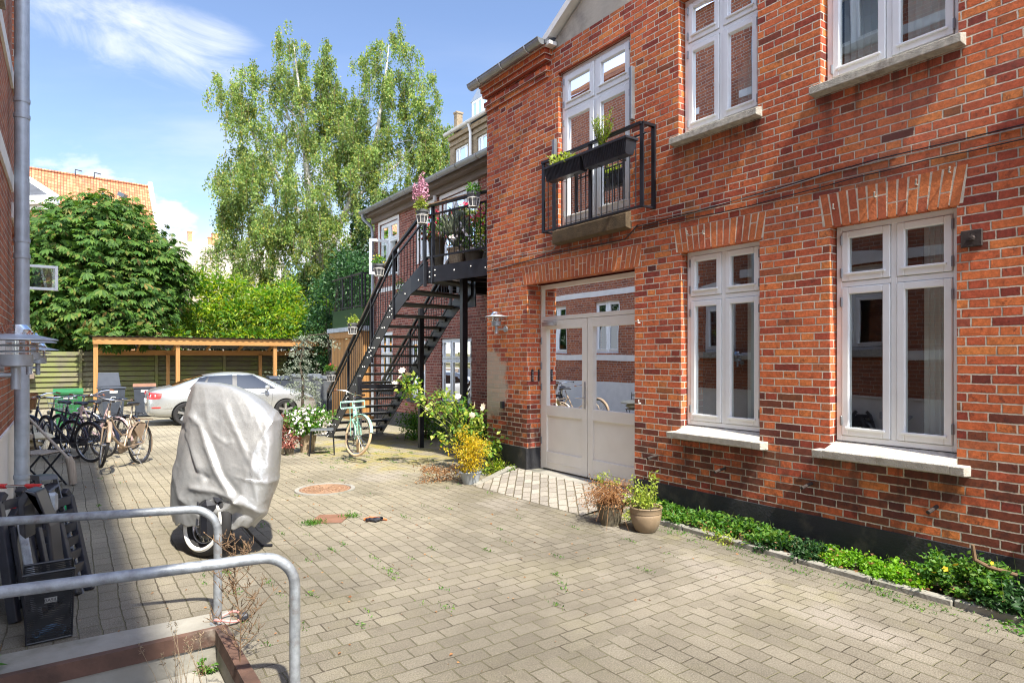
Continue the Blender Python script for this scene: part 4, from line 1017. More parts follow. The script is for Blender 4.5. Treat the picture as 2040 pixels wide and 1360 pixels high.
for x in (3.25, 6.75):
    m = MB(); m.bbox(x - .06, x + .06, SY + 1.22, SY + 1.34, -.3, 1.8); m.build('post', M['wood_post'], SHD)
for k in range(8):
    x = 1.0 + k * 1.22; m = MB(); m.beam((x, SY + .02, 2.30), (x, SY + 1.6, 1.95), .05, .12); m.build('rafter', M['wood_new'], SHD)
m = MB(); m.box(.8, 9.9, SY + .55, SY + .60, 2.235, 2.28); m.build('purlin', M['wood_new'], SHD)
m = MB(); n = 240
for k in range(n):
    xa, xb = .6 + 9.5 * k / n, .6 + 9.5 * (k + 1) / n; za, zb = .02 * math.sin(k * PI / 3), .02 * math.sin((k + 1) * PI / 3)
    m.poly([(xa, SY - .15, 2.47 + za), (xb, SY - .15, 2.47 + zb), (xb, SY + 1.7, 2.06 + zb), (xa, SY + 1.7, 2.06 + za)])
m.build('corrugated_roof', M['grey_plastic'], SHD)
# timber bin store with upper terrace at the end of the second building
BS = empty('timber_store', (8.5, 19.5, gz(19)), 'orange timber store carrying a small railed terrace beyond the stair', 'shed')
bx0, by0 = 7.02, 17.5
m = MB(); n = 30
for k in range(n): m.box(bx0 + k * .11, bx0 + k * .11 + .10, by0, by0 + .03, -.3, 2.45)
for k in range(24): m.box(bx0, bx0 + .03, by0 + .04 + k * .11, by0 + .14 + k * .11, -.3, 2.45)
m.box(bx0 - .08, bx0 - .03, by0, by0 + 2.7, 2.28, 2.46)
m.build('cladding', M['wood_post'], BS)
m = MB(); m.box(bx0 - .12, 9.8, by0 - .1, by0 + 2.8, 2.47, 2.60); m.build('roof_edge', M['galv_pipe'], BS)
m = MB(); m.box(bx0 + .0, 9.8, by0 + .1, by0 + .14, 2.60, 3.15); m.box(bx0 + .0, bx0 + .04, by0 + .14, by0 + 2.6, 2.60, 3.15); m.build('side_panel', M['green_plastic'] if 0 else M['leaf_dark'], BS)
m = MB(); m.beam((bx0, by0 + .1, 4.15), (9.8, by0 + .1, 4.15), .05, .04); m.beam((bx0, by0 + .1, 4.15), (bx0, by0 + 2.6, 4.15), .05, .04); m.beam((bx0, by0 + .1, 3.2), (9.8, by0 + .1, 3.2), .03, .03); m.beam((bx0, by0 + .1, 3.2), (bx0, by0 + 2.6, 3.2), .03, .03)
TR = m.build('terrace_rail', M['black_metal'], BS)
for k in range(12):
    m = MB(); m.tube([(bx0 + .1 + k * .13, by0 + .1, 3.15), (bx0 + .1 + k * .13, by0 + .1, 4.15)], .010 if k % 4 else .03, 6); m.build('baluster', M['black_metal'], TR)
for k in range(12):
    m = MB(); m.tube([(bx0, by0 + .1 + k * .2, 3.15), (bx0, by0 + .1 + k * .2, 4.15)], .010 if k % 4 else .03, 6); m.build('baluster', M['black_metal'], TR)
# ============================================================ black steel stair
ST = empty('outdoor_staircase', (4.9, 12.5, gz(12.5)), 'black steel outdoor staircase with open treads, thin bars and a landing full of flowers', 'staircase')
OUT = [Vector((4.9, 14.35, -.15)), Vector((4.9, 10.8, 2.6)), Vector((4.93, 10.1, 3.0)), Vector((5.0, 9.6, 3.2))]
INN = [Vector((6.1, 14.35, -.15)), Vector((6.1, 10.75, 2.62)), Vector((6.1, 10.0, 3.05))]
def plate(pts, dz0, dz1, t=.012):
    m = MB()
    for a, b in zip(pts[:-1], pts[1:]):
        n = Vector((b.y - a.y, a.x - b.x, 0)).normalized() * t / 2
        m.prism([a + Vector((0, 0, dz0)) - n, b + Vector((0, 0, dz0)) - n, b + Vector((0, 0, dz1)) - n, a + Vector((0, 0, dz1)) - n], n * 2)
    return m
plate(OUT, -.22, .10).build('stringer', M['black_metal'], ST); plate(INN, -.22, .10).build('stringer', M['black_metal'], ST)
BO = [Vector((5.0, 9.6, 3.2)), Vector((5.29, 8.16, 3.2))]
plate(BO, -.27, .0, .02).build('landing_beam', M['black_metal'], ST)
def tread(poly, z):
    m = MB(); m.prism([(x, y, z - .045) for x, y in poly], (0, 0, .045))
    return m.build('tread', M['tread_metal'], ST)
for k in range(1, 15):
    y1 = 14.35 - .242 * (k - 1) - .04; z = -.15 + .1875 * k
    t = tread([(4.92, y1 - .25), (6.08, y1 - .25), (6.08, y1), (4.92, y1)], z)
    for x in (4.925, 6.06): m = MB(); m.box(x, x + .015, y1 - .24, y1 - .01, z - .10, z - .046); m.build('tread_bracket', M['black_metal'], t)
wo = [(4.92, 10.9), (4.93, 10.45), (4.96, 10.02), (5.02, 9.62)]; wi = [(6.08, 10.9), (6.08, 10.62), (6.08, 10.34), (6.08, 10.06)]
for k in range(3):
    tread([wo[k], wi[k], (wi[k + 1][0], wi[k + 1][1] - .04), (wo[k + 1][0], wo[k + 1][1] - .04)], -.15 + .1875 * (15 + k))
m = MB(); m.prism([(5.02, 9.58, 3.14), (5.31, 8.16, 3.14), (7.27, 8.16, 3.14), (7.27, 11.6, 3.14), (6.14, 11.6, 3.14), (6.14, 10.0, 3.14)], (0, 0, .045)); m.build('landing_deck', M['wood_old'], ST)
for y_ in (8.5, 9.0, 9.5, 10.2, 10.9, 11.5):
    m = MB(); m.beam((5.3 if y_ < 9.6 else 6.14, y_, 3.07), (7.27, y_, 3.07), .06, .12); m.build('joist', M['black_metal'], ST)
for (a, b) in (((5.62, 11.08), 2.62), ((4.72, 12.0), 1.28)):
    m = MB(); m.bbox(a[0] - .045, a[0] + .045, a[1] - .045, a[1] + .045, gz(a[1]) - .02, b); m.build('support_post', M['black_metal'], ST)
m = MB(); m.bbox(5.40, 5.50, 9.12, 9.22, gz(9.2) - .02, 3.02); m.build('support_post', M['black_metal'], ST)
m = MB(); m.beam((4.72, 12.0, 1.10), (5.62, 11.08, 1.10), .05, .09); m.build('cross_beam', M['black_metal'], ST)
m = MB(); m.box(6.08, 7.2, 10.4, 10.5, 2.9, 3.05); m.beam((6.14, 10.05, 2.6), (6.14, 10.05, 3.14), .3, .02, up=(1, 0, 0)); m.build('bracket_plate', M['black_metal'], ST)
up = Vector((0, 0, 1))
RO = [OUT[0] + up * 1.0, Vector((4.9, 10.75, 3.62)), Vector((5.0, 9.6, 4.22)), Vector((5.29, 8.16, 4.22))]
RI = [INN[0] + up * 1.0, INN[1] + up * 1.0]
def rail(path, woodtop=True):
    m = MB()
    for a, b in zip(path[:-1], path[1:]): m.beam(a, b, .055, .035)
    m.build('handrail', M['black_metal'], ST)
    m = MB()
    for a, b in zip(path[:-1], path[1:]): m.beam(a + up * .028, b + up * .028, .06, .02)
    m.build('rail_cap', M['wood_rail'], ST)
    m = MB()
    for a, b in zip(path[:-1], path[1:]): m.beam(a - up * .15, b - up * .15, .03, .03)
    m.build('upper_bar', M['black_metal'], ST)
    m = MB()
    for a, b in zip(path[:-1], path[1:]): m.beam(a - up * .86, b - up * .86, .03, .03)
    m.build('lower_bar', M['black_metal'], ST)
rail(RO); rail(RI)
def balusters(a, b, n, r=.0075):
    for k in range(n):
        p = a.lerp(b, (k + .5) / n); m = MB(); m.tube([p - up * .86, p - up * .15], r, 5, cap=False); m.build('baluster', M['black_metal'], ST)
balusters(RO[0], RO[1], 33); balusters(RO[1], RO[2], 11); balusters(RO[2], RO[3], 12); balusters(RI[0], RI[1], 33)
def rpost(p, dz=-1.02, w=.05):
    m = MB(); m.beam(p + up * dz, p - up * .0, w, w * .7, up=(0, 1, 0)); m.build('rail_post', M['black_metal'], ST)
for t in (0, .36, .71, 1.0): rpost(RO[0].lerp(RO[1], t), -1.25 if t else -1.0)
for t in (0, .5, 1.0): rpost(RI[0].lerp(RI[1], t))
rpost(RO[2] + Vector((-.03, .05, 0)), -1.35); rpost(RO[2] + Vector((.03, -.12, 0)), -1.3); rpost(RO[3], -1.1)
def bolt(p): m = MB(); m.lathe([(0, .012), (.012, .010), (.014, 0)], p, 8, (-1, 0, 0)); m.build('bolt_head', M['bolt'], ST)
for t in (.02, .36, .71, .985):
    q = OUT[0].lerp(OUT[1], t)
    for a, b in ((0, .06), (0, -.03), (-.09, .0), (-.09, -.1)): bolt(q + Vector((-.034, a, b)))
for k in range(1, 15):
    q = OUT[0].lerp(OUT[1], k / 14.7)
    bolt(q + Vector((-.008, .05, -.05))); bolt(q + Vector((-.008, -.05, -.05)))
for q in (Vector((4.93, 10.3, 2.8)), Vector((4.97, 9.85, 3.0)), Vector((5.0, 9.5, 3.1)), Vector((5.0, 9.5, 3.02)), Vector((5.02, 9.35, 3.12)), Vector((5.02, 9.35, 3.03)), Vector((5.13, 8.9, 3.08)), Vector((5.2, 8.5, 3.1)), Vector((5.28, 8.2, 3.05))): bolt(q + Vector((-.02, 0, 0)))
# pots hanging from the handrail in white wire baskets
def hanging_pot(p, label, leaf, flower=None, hgt=.10, n=260):
    P = empty('hanging_pot', p, label, 'flower pot', 'grey pots hooked over the stair handrail'); p = Vector(p)
    m = MB(); m.lathe([(0, -.10), (.065, -.10), (.095, .085), (.105, .085), (.108, .125), (.098, .125), (.09, .09), (0, .09)], p, 20); m.build('pot', M['pot_grey'], P, smooth=True)
    m = MB()
    for r_, h_ in ((.103, .03), (.075, -.10)): m.tube([p + Vector((r_ * math.cos(t), r_ * math.sin(t), h_)) for t in [2 * PI * k / 20 for k in range(20)]], .005, 5, closed=True)
    for k in range(8):
        t = 2 * PI * k / 8; m.tube([p + Vector((.103 * math.cos(t), .103 * math.sin(t), .03)), p + Vector((.078 * math.cos(t), .078 * math.sin(t), -.10))], .004, 5)
    m.tube([p + Vector((.10, 0, .03)), p + Vector((.11, 0, .16)), p + Vector((.15, 0, .17))], .005, 5)
    m.build('wire_basket', M['white_wire'], P)
    bush_parts(P, p + Vector((0, 0, .14 + hgt * .4)), (.11, .11, hgt), n, .045, leaf, K=24, ratio=.6)
    if flower: 
        q, _ = clump_pts(p + Vector((0, 0, .16 + hgt * .5)), (.11, .11, hgt), 14, 26, .1, .8); flowers(P, q, .03, flower)
    return P
for y_, lb, lf, fl in ((13.8, 'lowest grey pot hooked on the stair rail, with red blooms', 'leaf_green', 'petal_red'), (12.5, 'second grey pot up the stair rail, with trailing pale green leaves', 'leaf_lime', None), (11.15, 'third grey pot up the stair rail, full of small yellow flowers', 'leaf_green', 'petal_yellow')):
    z_ = 1.0 - .15 + .7746 * (14.35 - y_); hanging_pot((4.78, y_, z_ - .03), lb, lf, fl)
PC = hanging_pot((4.88, 9.58, 4.02), 'grey pot on the corner post of the landing, under tall pink plumes', 'leaf_lime', None, .16, 420)
hanging_pot((5.14, 8.35, 4.09), 'grey pot on the landing rail beside the brick corner, with dark green leaves', 'leaf_green', None, .08)
V = []; 
for k in range(13):
    b = np.array([4.88 + random.uniform(-.12, .12), 9.62 + random.uniform(-.2, .25), 4.2]); hh = random.uniform(.25, .48); n = 70; t = RNG.random(n)
    V.append(b + np.stack([RNG.normal(size=n) * .035 * (1.15 - t), RNG.normal(size=n) * .035 * (1.15 - t), .12 + t * hh], 1))
V = np.concatenate(V); leaves('plume', M['petal_pink'], PC, V, RNG.normal(size=V.shape) + np.array([0, 0, 1]), .035, .6)
# plants standing on the landing
def plant(name, p, label, cat, leaf, r, n, size, pot=('dark_pot', .16, .24), flower=None, fsize=.04, fn=40, group=None, ratio=.5, K=None, stem='stem_brown', lift=.0, droop=.2, shell=.35):
    p = Vector(p); P = empty(name, p, label, cat, group); zt = p.z
    if pot:
        mt, pr_, ph = pot; m = MB(); m.lathe([(0, 0), (pr_ * .72, 0), (pr_, ph), (pr_ * 1.06, ph), (pr_ * 1.06, ph * .9), (pr_ * .9, ph * .88), (0, ph * .88)], p, 22); m.build('pot', M[mt], P, smooth=True); zt += ph
    c = Vector((p.x, p.y, zt + r[2] * .75 + lift)); bush_parts(P, c, r, n, size, leaf, K=K, ratio=ratio, stem=stem, zmin=zt - .02 if not lift else None, droop=droop, shell=shell)
    if flower:
        q, _ = clump_pts(c, (r[0] * 1.03, r[1] * 1.03, r[2] * 1.05), max(6, fn // 3), fn, .12, .85); q[:, 2] = np.maximum(q[:, 2], zt); flowers(P, q, fsize, flower)
    return P
LG = 'flower pots standing on the stair landing'
plant('flower_pot', (5.25, 9.75, 3.19), 'red petunias trailing over the curved rail left of the corner pot', 'plant', 'leaf_green', (.28, .35, .26), 500, .06, ('dark_pot', .15, .55), 'petal_red', .08, 75, LG)
plant('flower_pot', (5.32, 9.2, 3.19), 'spiky grey-green grass in a pale pot behind the landing bars', 'plant', 'leaf_sage', (.28, .26, .34), 900, .14, ('wicker_grey', .15, .30), None, 0, 0, LG, ratio=.06, droop=-1.5)
plant('flower_pot', (5.48, 8.9, 3.19), 'white flowering bush behind the landing bars near the brick corner', 'plant', 'leaf_green', (.34, .32, .32), 800, .05, ('dark_pot', .16, .22), 'petal_white', .055, 220, LG)
plant('flower_pot', (5.80, 8.55, 3.19), 'tall red and pink petunias at the back of the landing', 'plant', 'leaf_green', (.35, .5, .34), 700, .06, ('dark_pot', .2, .55), 'petal_red', .08, 130, LG)
plant('flower_pot', (5.65, 9.55, 3.19), 'lime and red nasturtium box behind the corner of the landing', 'plant', 'leaf_lime', (.25, .45, .22), 500, .06, ('dark_pot', .17, .75), 'petal_red', .075, 70, LG)
plant('flower_pot', (6.6, 10.9, 3.19), 'brown twiggy shrub in a tub on the landing by the wall', 'plant', 'leaf_dry', (.4, .45, .5), 800, .05, ('dark_pot', .2, .35), None, 0, 0, LG)
plant('flower_pot', (6.45, 10.0, 3.19), 'bright green leafy plant in the middle of the landing', 'plant', 'leaf_bright', (.35, .4, .35), 600, .07, ('dark_pot', .2, .6), None, 0, 0, LG)
plant('flower_pot', (5.05, 10.6, 2.72), 'small white daisies in a low pot on the top winding step', 'plant', 'leaf_green', (.16, .3, .12), 300, .05, ('dark_pot', .1, .10), 'petal_white', .035, 25, LG)

# ============================================================ silver car
def build_car():
    L = 4.6; off = Vector((1.78, 20.4, gz(20) - .0))
    C = empty('parked_car', off, 'silver liftback car parked across the yard behind the covered motorcycle', 'car')
    #      x    zb   w   zs   zr   wr    kind
    S = [(.00, .34, .66, .62, .80, .55), (.05, .28, .78, .80, .93, .62), (.22, .22, .865, .90, 1.015, .66), (.55, .20, .895, .935, 1.06, .66), (.80, .19, .90, .945, 1.15, .655), (1.25, .18, .90, .94, 1.34, .60), (1.75, .18, .905, .93, 1.445, .585), (2.25, .18, .905, .92, 1.47, .585), (2.75, .18, .905, .905, 1.435, .59), (3.15, .18, .905, .90, 1.28, .61), (3.50, .19, .90, .895, 1.07, .64), (3.62, .19, .90, .89, 1.00, .66), (4.0, .20, .885, .82, .92, .62), (4.35, .22, .84, .72, .80, .58), (4.53, .27, .74, .60, .68, .50), (4.6, .33, .60, .50, .56, .42)]
    V, F = [], []; R = 14
    for x, zb, w, zs, zr, wr in S:
        ring = [(0, zb), (w * .72, zb), (w * .94, zb + .07), (w * .995, (zb + zs) / 2 - .06), (w, zs - .12), (w * .955, zs), (wr * 1.02, zr - (zr - zs) * .14 if zr - zs > .2 else zr - .02), (wr * .8, zr - .012 if zr - zs > .2 else zr), (0, zr)]
        ring = ring + [(-a, b) for a, b in ring[-2:0:-1]]
        for y, z in ring: V.append((x, y, z))
    R = 16
    for i in range(len(S) - 1):
        for j in range(R): F.append([i * R + j, i * R + (j + 1) % R, (i + 1) * R + (j + 1) % R, (i + 1) * R + j])
    F.append(list(range(R))[::-1]); F.append([(len(S) - 1) * R + j for j in range(R)])
    me = bpy.data.meshes.new('tmp'); me.from_pydata(V, [], F); me.update(); o = bpy.data.objects.new('tmp', me); COL.objects.link(o)
    sm = o.modifiers.new('s', 'SUBSURF'); sm.levels = 3
    cut = []
    for wx in (.92, 3.60):
        cb = MB()
        for sy in (-1, 1): cb.lathe([(0, -.25), (.355, -.25), (.355, .25), (0, .25)], (wx, sy * .85, .315), 40, (0, 1, 0))
        co = cb.build('cut', M['rubber']); cut.append(co)
        bo = o.modifiers.new('b', 'BOOLEAN'); bo.operation = 'DIFFERENCE'; bo.object = co; bo.solver = 'EXACT'
    dg = bpy.context.evaluated_depsgraph_get(); dg.update()
    me2 = bpy.data.meshes.new_from_object(o.evaluated_get(dg)); 
    for c in cut + [o]: bpy.data.objects.remove(c)
    me2.materials.clear(); me2.materials.append(M['car_paint'])
    me2.polygons.foreach_set('use_smooth', [True] * len(me2.polygons)); me2.polygons.foreach_set('material_index', [0] * len(me2.polygons))
    body = bpy.data.objects.new('body', me2); COL.objects.link(body); body.parent = C; smooth_angle(body, 50)
    # surface lookup for glass laid just over the greenhouse
    from mathutils.bvhtree import BVHTree
    bv = BVHTree.FromPolygons([v.co for v in me2.vertices], [list(p.vertices) for p in me2.polygons])
    def side(x, z, s, o_=.004):
        h, n, _, _ = bv.ray_cast(Vector((x, s * 2, z)), Vector((0, -s, 0)))
        return (h + n * o_) if h else Vector((x, s * .8, z))
    def topd(x, y, o_=.005):
        h, n, _, _ = bv.ray_cast(Vector((x, y, 3)), Vector((0, 0, -1))); return h + n * o_
    def patch(corn, f, nm, mat, nu=14, nv=5, o_=.004):
        m = MB(); a, b, c, d = corn; P = []
        for j in range(nv + 1):
            for i in range(nu + 1):
                u, v = i / nu, j / nv
                p = [(a[k] * (1 - u) + b[k] * u) * (1 - v) + (d[k] * (1 - u) + c[k] * u) * v for k in (0, 1)]; P.append(tuple(f(p[0], p[1], o_)))
        m.V = P; m.F = [[j * (nu + 1) + i, j * (nu + 1) + i + 1, (j + 1) * (nu + 1) + i + 1, (j + 1) * (nu + 1) + i] for j in range(nv) for i in range(nu)]
        return m.build(nm, M[mat], C, smooth=True, local=True)
    for s in (-1, 1):
        fs = lambda x, z, o_, s=s: side(x, z, s, o_)
        patch([(.98, .985), (3.32, .955), (2.72, 1.37), (1.35, 1.345)], fs, 'window_surround', 'black_plastic', 40, 8, .003)
        patch([(1.02, 1.005), (1.32, .995), (1.50, 1.335), (1.40, 1.315)], fs, 'rear_quarter_glass', 'car_glass', 6, 5, .008)
        patch([(1.38, .995), (2.12, .985), (2.16, 1.375), (1.56, 1.345)], fs, 'side_glass', 'car_glass', 10, 6, .008)
        patch([(2.24, .985), (3.24, .975), (2.70, 1.34), (2.28, 1.375)], fs, 'side_glass', 'car_glass', 10, 6, .008)
        for a_, b_ in (((2.18, .30), (2.18, .96)), ((1.30, .55), (1.36, .97)), ((3.18, .32), (3.22, .95)), ((1.32, .30), (3.18, .30))):
            m = MB(); m.tube([side(a_[0] + (b_[0] - a_[0]) * t, a_[1] + (b_[1] - a_[1]) * t, s, .0005) for t in [k / 8 for k in range(9)]], .004, 4); m.build('door_seam', M['black_plastic'], C, local=True)
        for xx in (2.02, 2.98):
            m = MB(); p = side(xx, .86, s, .02); m.bbox(p.x - .09, p.x + .09, p.y - .012, p.y + .012, .85, .875, .006); m.build('door_handle', M['car_paint'], C, local=True)
        m = MB(); m.lathe([(0, -.06), (.055, -.05), (.075, 0), (.055, .05), (0, .06)], (3.05, s * .99, 1.0), 12, (0, 1, 0)); m.beam((3.08, s * .88, .96), (3.06, s * .96, .98), .05, .04); m.build('wing_mirror', M['car_paint'], C, smooth=True, local=True)
        tl = patch([(.015, .74), (.30, .76), (.36, .90), (.03, .92)], fs, 'tail_light', 'red_plastic', 8, 4, .008)
        m = MB(); pts = [side(a_, b_, s, .013) for a_, b_ in ((.07, .81), (.19, .81), (.20, .86), (.08, .865))]; m.poly(pts); m.build('indicator', M['white_paint'], tl, local=True)
        patch([(.10, .50), (.30, .50), (.31, .535), (.10, .535)], fs, 'reflector', 'red_plastic', 4, 2, .008)
        patch([(4.18, .60), (4.48, .56), (4.45, .66), (4.15, .71)], fs, 'headlight', 'alu', 6, 3, .006)
        patch([(.35, .475), (.66, .475), (.66, .495), (.35, .495)], fs, 'trim_line', 'alu', 6, 1, .004)
    patch([(.62, -.56), (.62, .56), (1.42, .46), (1.42, -.46)], topd, 'rear_window', 'car_glass', 12, 8, .006)
    patch([(3.46, -.62), (3.46, .62), (2.82, .50), (2.82, -.50)], topd, 'windscreen', 'car_glass', 12, 8, .006)
    m = MB(); m.bbox(-.02, 0, -.26, .26, .62, .73, .003); m.build('number_plate', M['white_paint'], C, local=True)
    for wx in (.92, 3.60):
        for s in (-1, 1):
            c = (wx, s * .80, .315)
            m = MB(); m.lathe([(.21, -.09), (.29, -.10), (.315, -.07), (.315, .07), (.29, .10), (.21, .09)], c, 36, (0, 1, 0)); wl_ = m.build('wheel', M['rubber'], C, smooth=True, local=True)
            m = MB(); m.lathe([(.215, -.08), (.20, .07), (.215, .085)], c, 36, (0, 1, 0)); m.lathe([(0, .05), (.04, .055), (.05, .03)], (c[0], c[1] + s * .01, c[2]), 12, (0, s, 0))
            for k in range(5):
                t = 2 * PI * k / 5 + .3; m.beam(Vector(c) + Vector((.03 * math.cos(t), s * .05, .03 * math.sin(t))), Vector(c) + Vector((.205 * math.cos(t), s * .07, .205 * math.sin(t))), .065, .02, up=(0, 1, 0))
            m.build('rim', M['alu'], wl_, local=True)
            m = MB(); m.lathe([(0, -.0), (.34, 0)], (wx, s * .60, .315), 24, (0, 1, 0)); m.build('wheel_arch', M['rubber'], C, local=True)
    return C
CAR = build_car(); CAR.rotation_euler.z = math.radians(-1.5)

# ============================================================ bicycles
def bicycle(loc, head, lean, steer, label, frame='black_metal', tyre='rubber', guard=None, grips='brown_leather', style='step', carrier=True, front=None, saddle='black_plastic', skirt=None, bar='chrome', rim='chrome', group='parked bicycles'):
    B = empty('bicycle', loc, label, 'bicycle', group, kind=None); B.rotation_mode = 'ZYX'; B.rotation_euler = (lean, 0, head)
    guard = guard or frame; R = .345; WB = 1.09; rw = Vector((0, 0, R)); fw = Vector((WB, 0, R))
    hd0 = Vector((WB - .17, 0, .62)); hd1 = Vector((WB - .235, 0, .86)); bb = Vector((.46, 0, .29)); st0 = Vector((.25, 0, .82)); st1 = Vector((.215, 0, .95))
    axs = (hd1 - hd0).normalized(); RM = Matrix.Translation(hd0) @ Matrix.Rotation(steer, 4, axs) @ Matrix.Translation(-hd0)
    TF = lambda x, y, z: tuple(RM @ Vector((x, y, z)))
    def wheel(c, T):
        m = MB(T); m.tube([c + Vector((math.cos(t), 0, math.sin(t))) * (R - .02) for t in [2 * PI * k / 44 for k in range(44)]], .021, 8, closed=True); w_ = m.build('wheel', M[tyre], B, smooth=True, local=True)
        m = MB(T); m.tube([c + Vector((math.cos(t), 0, math.sin(t))) * (R - .047) for t in [2 * PI * k / 44 for k in range(44)]], .011, 6, closed=True); m.build('rim', M[rim], w_, smooth=True, local=True)
        m = MB(T)
        for k in range(28):
            t = 2 * PI * k / 28; s_ = .03 if k % 2 else -.03; t2 = t + (.5 if k % 4 < 2 else -.5)
            m.tube([c + Vector((.02 * math.cos(t2), s_, .02 * math.sin(t2))), c + Vector((math.cos(t), 0, math.sin(t))) * (R - .05)], .0017, 4, cap=False)
        m.lathe([(0, -.05), (.02, -.045), (.017, 0), (.02, .045), (0, .05)], c, 10, (0, 1, 0)); m.build('spokes', M['chrome'], w_, local=True)
    wheel(rw, None); wheel(fw, TF)
    m = MB(); tr = .016
    m.tube([hd0, hd1], .021, 10)
    if style == 'step':
        m.tube([hd0 + Vector((0, 0, .03)), Vector((.78, 0, .46)), Vector((.60, 0, .345)), bb], .020, 10)
        m.tube([hd1 - Vector((0, 0, .04)), Vector((.70, 0, .60)), Vector((.52, 0, .48)), Vector((.385, 0, .50))], .014, 8)
    else:
        m.tube([hd0 + Vector((0, 0, .03)), bb], .018, 10); m.tube([hd1 - Vector((0, 0, .03)), st0 - Vector((-.02, 0, .05))], .015, 10)
    m.tube([bb, st0], .017, 10)
    for s in (-1, 1):
        m.tube([bb + Vector((0, s * .03, 0)), rw + Vector((0, s * .06, 0))], .009, 6); m.tube([st0 + Vector((.01, s * .02, -.06)), rw + Vector((0, s * .06, 0))], .008, 6)
    m.build('frame', M[frame], B, smooth=True, local=True)
    m = MB(TF)
    for s in (-1, 1): m.tube([hd0 + Vector((.01, s * .05, -.02)), fw + Vector((-.05, s * .055, .15)), fw + Vector((0, s * .055, 0))], [.014, .011, .009], 8)
    m.tube([hd0 + Vector((.01, -.055, -.02)), hd0 + Vector((.01, .055, -.02))], .016, 8); m.build('fork', M[frame], B, smooth=True, local=True)
    m = MB(); m.tube([st0, st1], .013, 8); m.build('seat_post', M['chrome'], B, local=True)
    m = MB(); q = st1
    m.V = []; ring = []
    for x, hw, hz in ((-.13, .02, .0), (-.11, .085, .02), (-.03, .095, .025), (.04, .05, .022), (.13, .025, .012), (.155, .008, .0)):
        b0 = len(m.V)
        for k in range(10): t = 2 * PI * k / 10; m.V.append((q.x + x, hw * math.cos(t), q.z + .03 + hz + (.028 if math.sin(t) > 0 else .03) * math.sin(t)))
        ring.append(b0)
    for a, b in zip(ring[:-1], ring[1:]):
        for k in range(10): m.F.append([a + k, a + (k + 1) % 10, b + (k + 1) % 10, b + k])
    m.F.append(list(range(10))[::-1]); m.F.append([ring[-1] + k for k in range(10)])
    m.build('saddle', M[saddle], B, smooth=True, local=True, sub=1)
    st = hd1 + axs * .16; m = MB(TF); m.tube([hd1, st, st + Vector((.05, 0, .02))], .012, 8)
    g = st + Vector((.05, 0, .02))
    pts = [g + Vector(v) for v in ((-.22, -.27, .03), (-.14, -.285, .035), (-.02, -.20, .03), (.03, -.08, .0), (.03, 0, 0), (.03, .08, .0), (-.02, .20, .03), (-.14, .285, .035), (-.22, .27, .03))]
    m.tube(pts, .0115, 8); HB = m.build('handlebar', M[bar], B, smooth=True, local=True)
    for e in (0, -1):
        m = MB(TF); i2 = 1 if e == 0 else -2; m.tube([pts[e] * 1.0, pts[i2] * 1.0], .017, 8); m.build('grip', M[grips], HB, smooth=True, local=True)
    m = MB(TF); m.lathe([(0, .03), (.028, .02), (.035, -.02), (0, -.03)], hd0 + Vector((.09, 0, .14)), 12, (1, 0, .2)); m.build('lamp', M['chrome'], B, smooth=True, local=True)
    for c, T, a0, a1 in ((rw, None, .25, 3.6), (fw, TF, .15, 2.8)):
        m = MB(T); n = 18; prev = None
        for k in range(n + 1):
            t = a0 + (a1 - a0) * k / n; d = Vector((math.cos(t), 0, math.sin(t))) if c is fw else Vector((math.cos(t), 0, math.sin(t)))
            cur = [m.v(c + d * (R + rr) + Vector((0, yy, 0))) for yy, rr in ((-.03, .002), (-.018, .016), (.018, .016), (.03, .002))]
            if prev:
                for j in range(3): m.F.append([prev[j], prev[j + 1], cur[j + 1], cur[j]])
            prev = cur
        m.build('mudguard', M[guard], B, smooth=True, local=True)
    for a, T in ((rw, None), (fw, TF)):
        m = MB(T)
        for s in (-1, 1):
            d = Vector((-.75, 0, .66)) if a is rw else Vector((.80, 0, .60)); m.tube([a + Vector((0, s * .055, 0)), a + d * (R + .01) + Vector((0, s * .03, 0))], .003, 5)
        m.build('mudguard_stay', M['chrome'], B, local=True)
    if carrier:
        m = MB(); z = .745
        for s in (-1, 1): m.tube([Vector((.22, s * .03, z + .02)), Vector((.12, s * .065, z)), Vector((-.30, s * .065, z)), Vector((-.34, s * .03, z))], .006, 6); m.tube([Vector((-.16, s * .065, z)), rw + Vector((-.01, s * .07, 0))], .005, 6)
        m.tube([Vector((-.34, -.03, z)), Vector((-.34, .03, z))], .006, 6)
        for x in (.05, -.08, -.22): m.tube([Vector((x, -.065, z)), Vector((x, .065, z))], .005, 6)
        m.build('rear_carrier', M[frame if frame in ('gold_paint',) else 'black_metal'], B, local=True)
    m = MB(); m.lathe([(0, .012), (.085, .012), (.09, 0), (.085, -.012), (0, -.012)], bb + Vector((0, -.05, 0)), 20, (0, 1, 0))
    ch = [bb + Vector((.09, -.05, 0)), bb + Vector((.02, -.05, .08)), rw + Vector((0, -.06, .05)), rw + Vector((-.05, -.06, 0)), rw + Vector((0, -.06, -.05)), bb + Vector((0, -.05, -.09))]
    m.prism([c + Vector((0, -.012, 0)) for c in ch], (0, .02, 0)); m.build('chain_guard', M['black_plastic' if frame != 'gold_paint' else frame], B, local=True)
    for s, ca in ((-1, .9), (1, .9 + PI)):
        d = Vector((math.cos(ca), 0, math.sin(ca))); e = bb + d * .17 + Vector((0, s * .085, 0)); m = MB(); m.tube([bb + Vector((0, s * .07, 0)), e], .008, 6)
        k_ = m.build('crank', M['chrome'], B, local=True); m = MB(); m.bbox(e.x - .045, e.x + .045, e.y + (0 if s > 0 else -.09), e.y + (.09 if s > 0 else 0), e.z - .01, e.z + .012, .004); m.build('pedal', M['black_plastic'], k_, local=True)
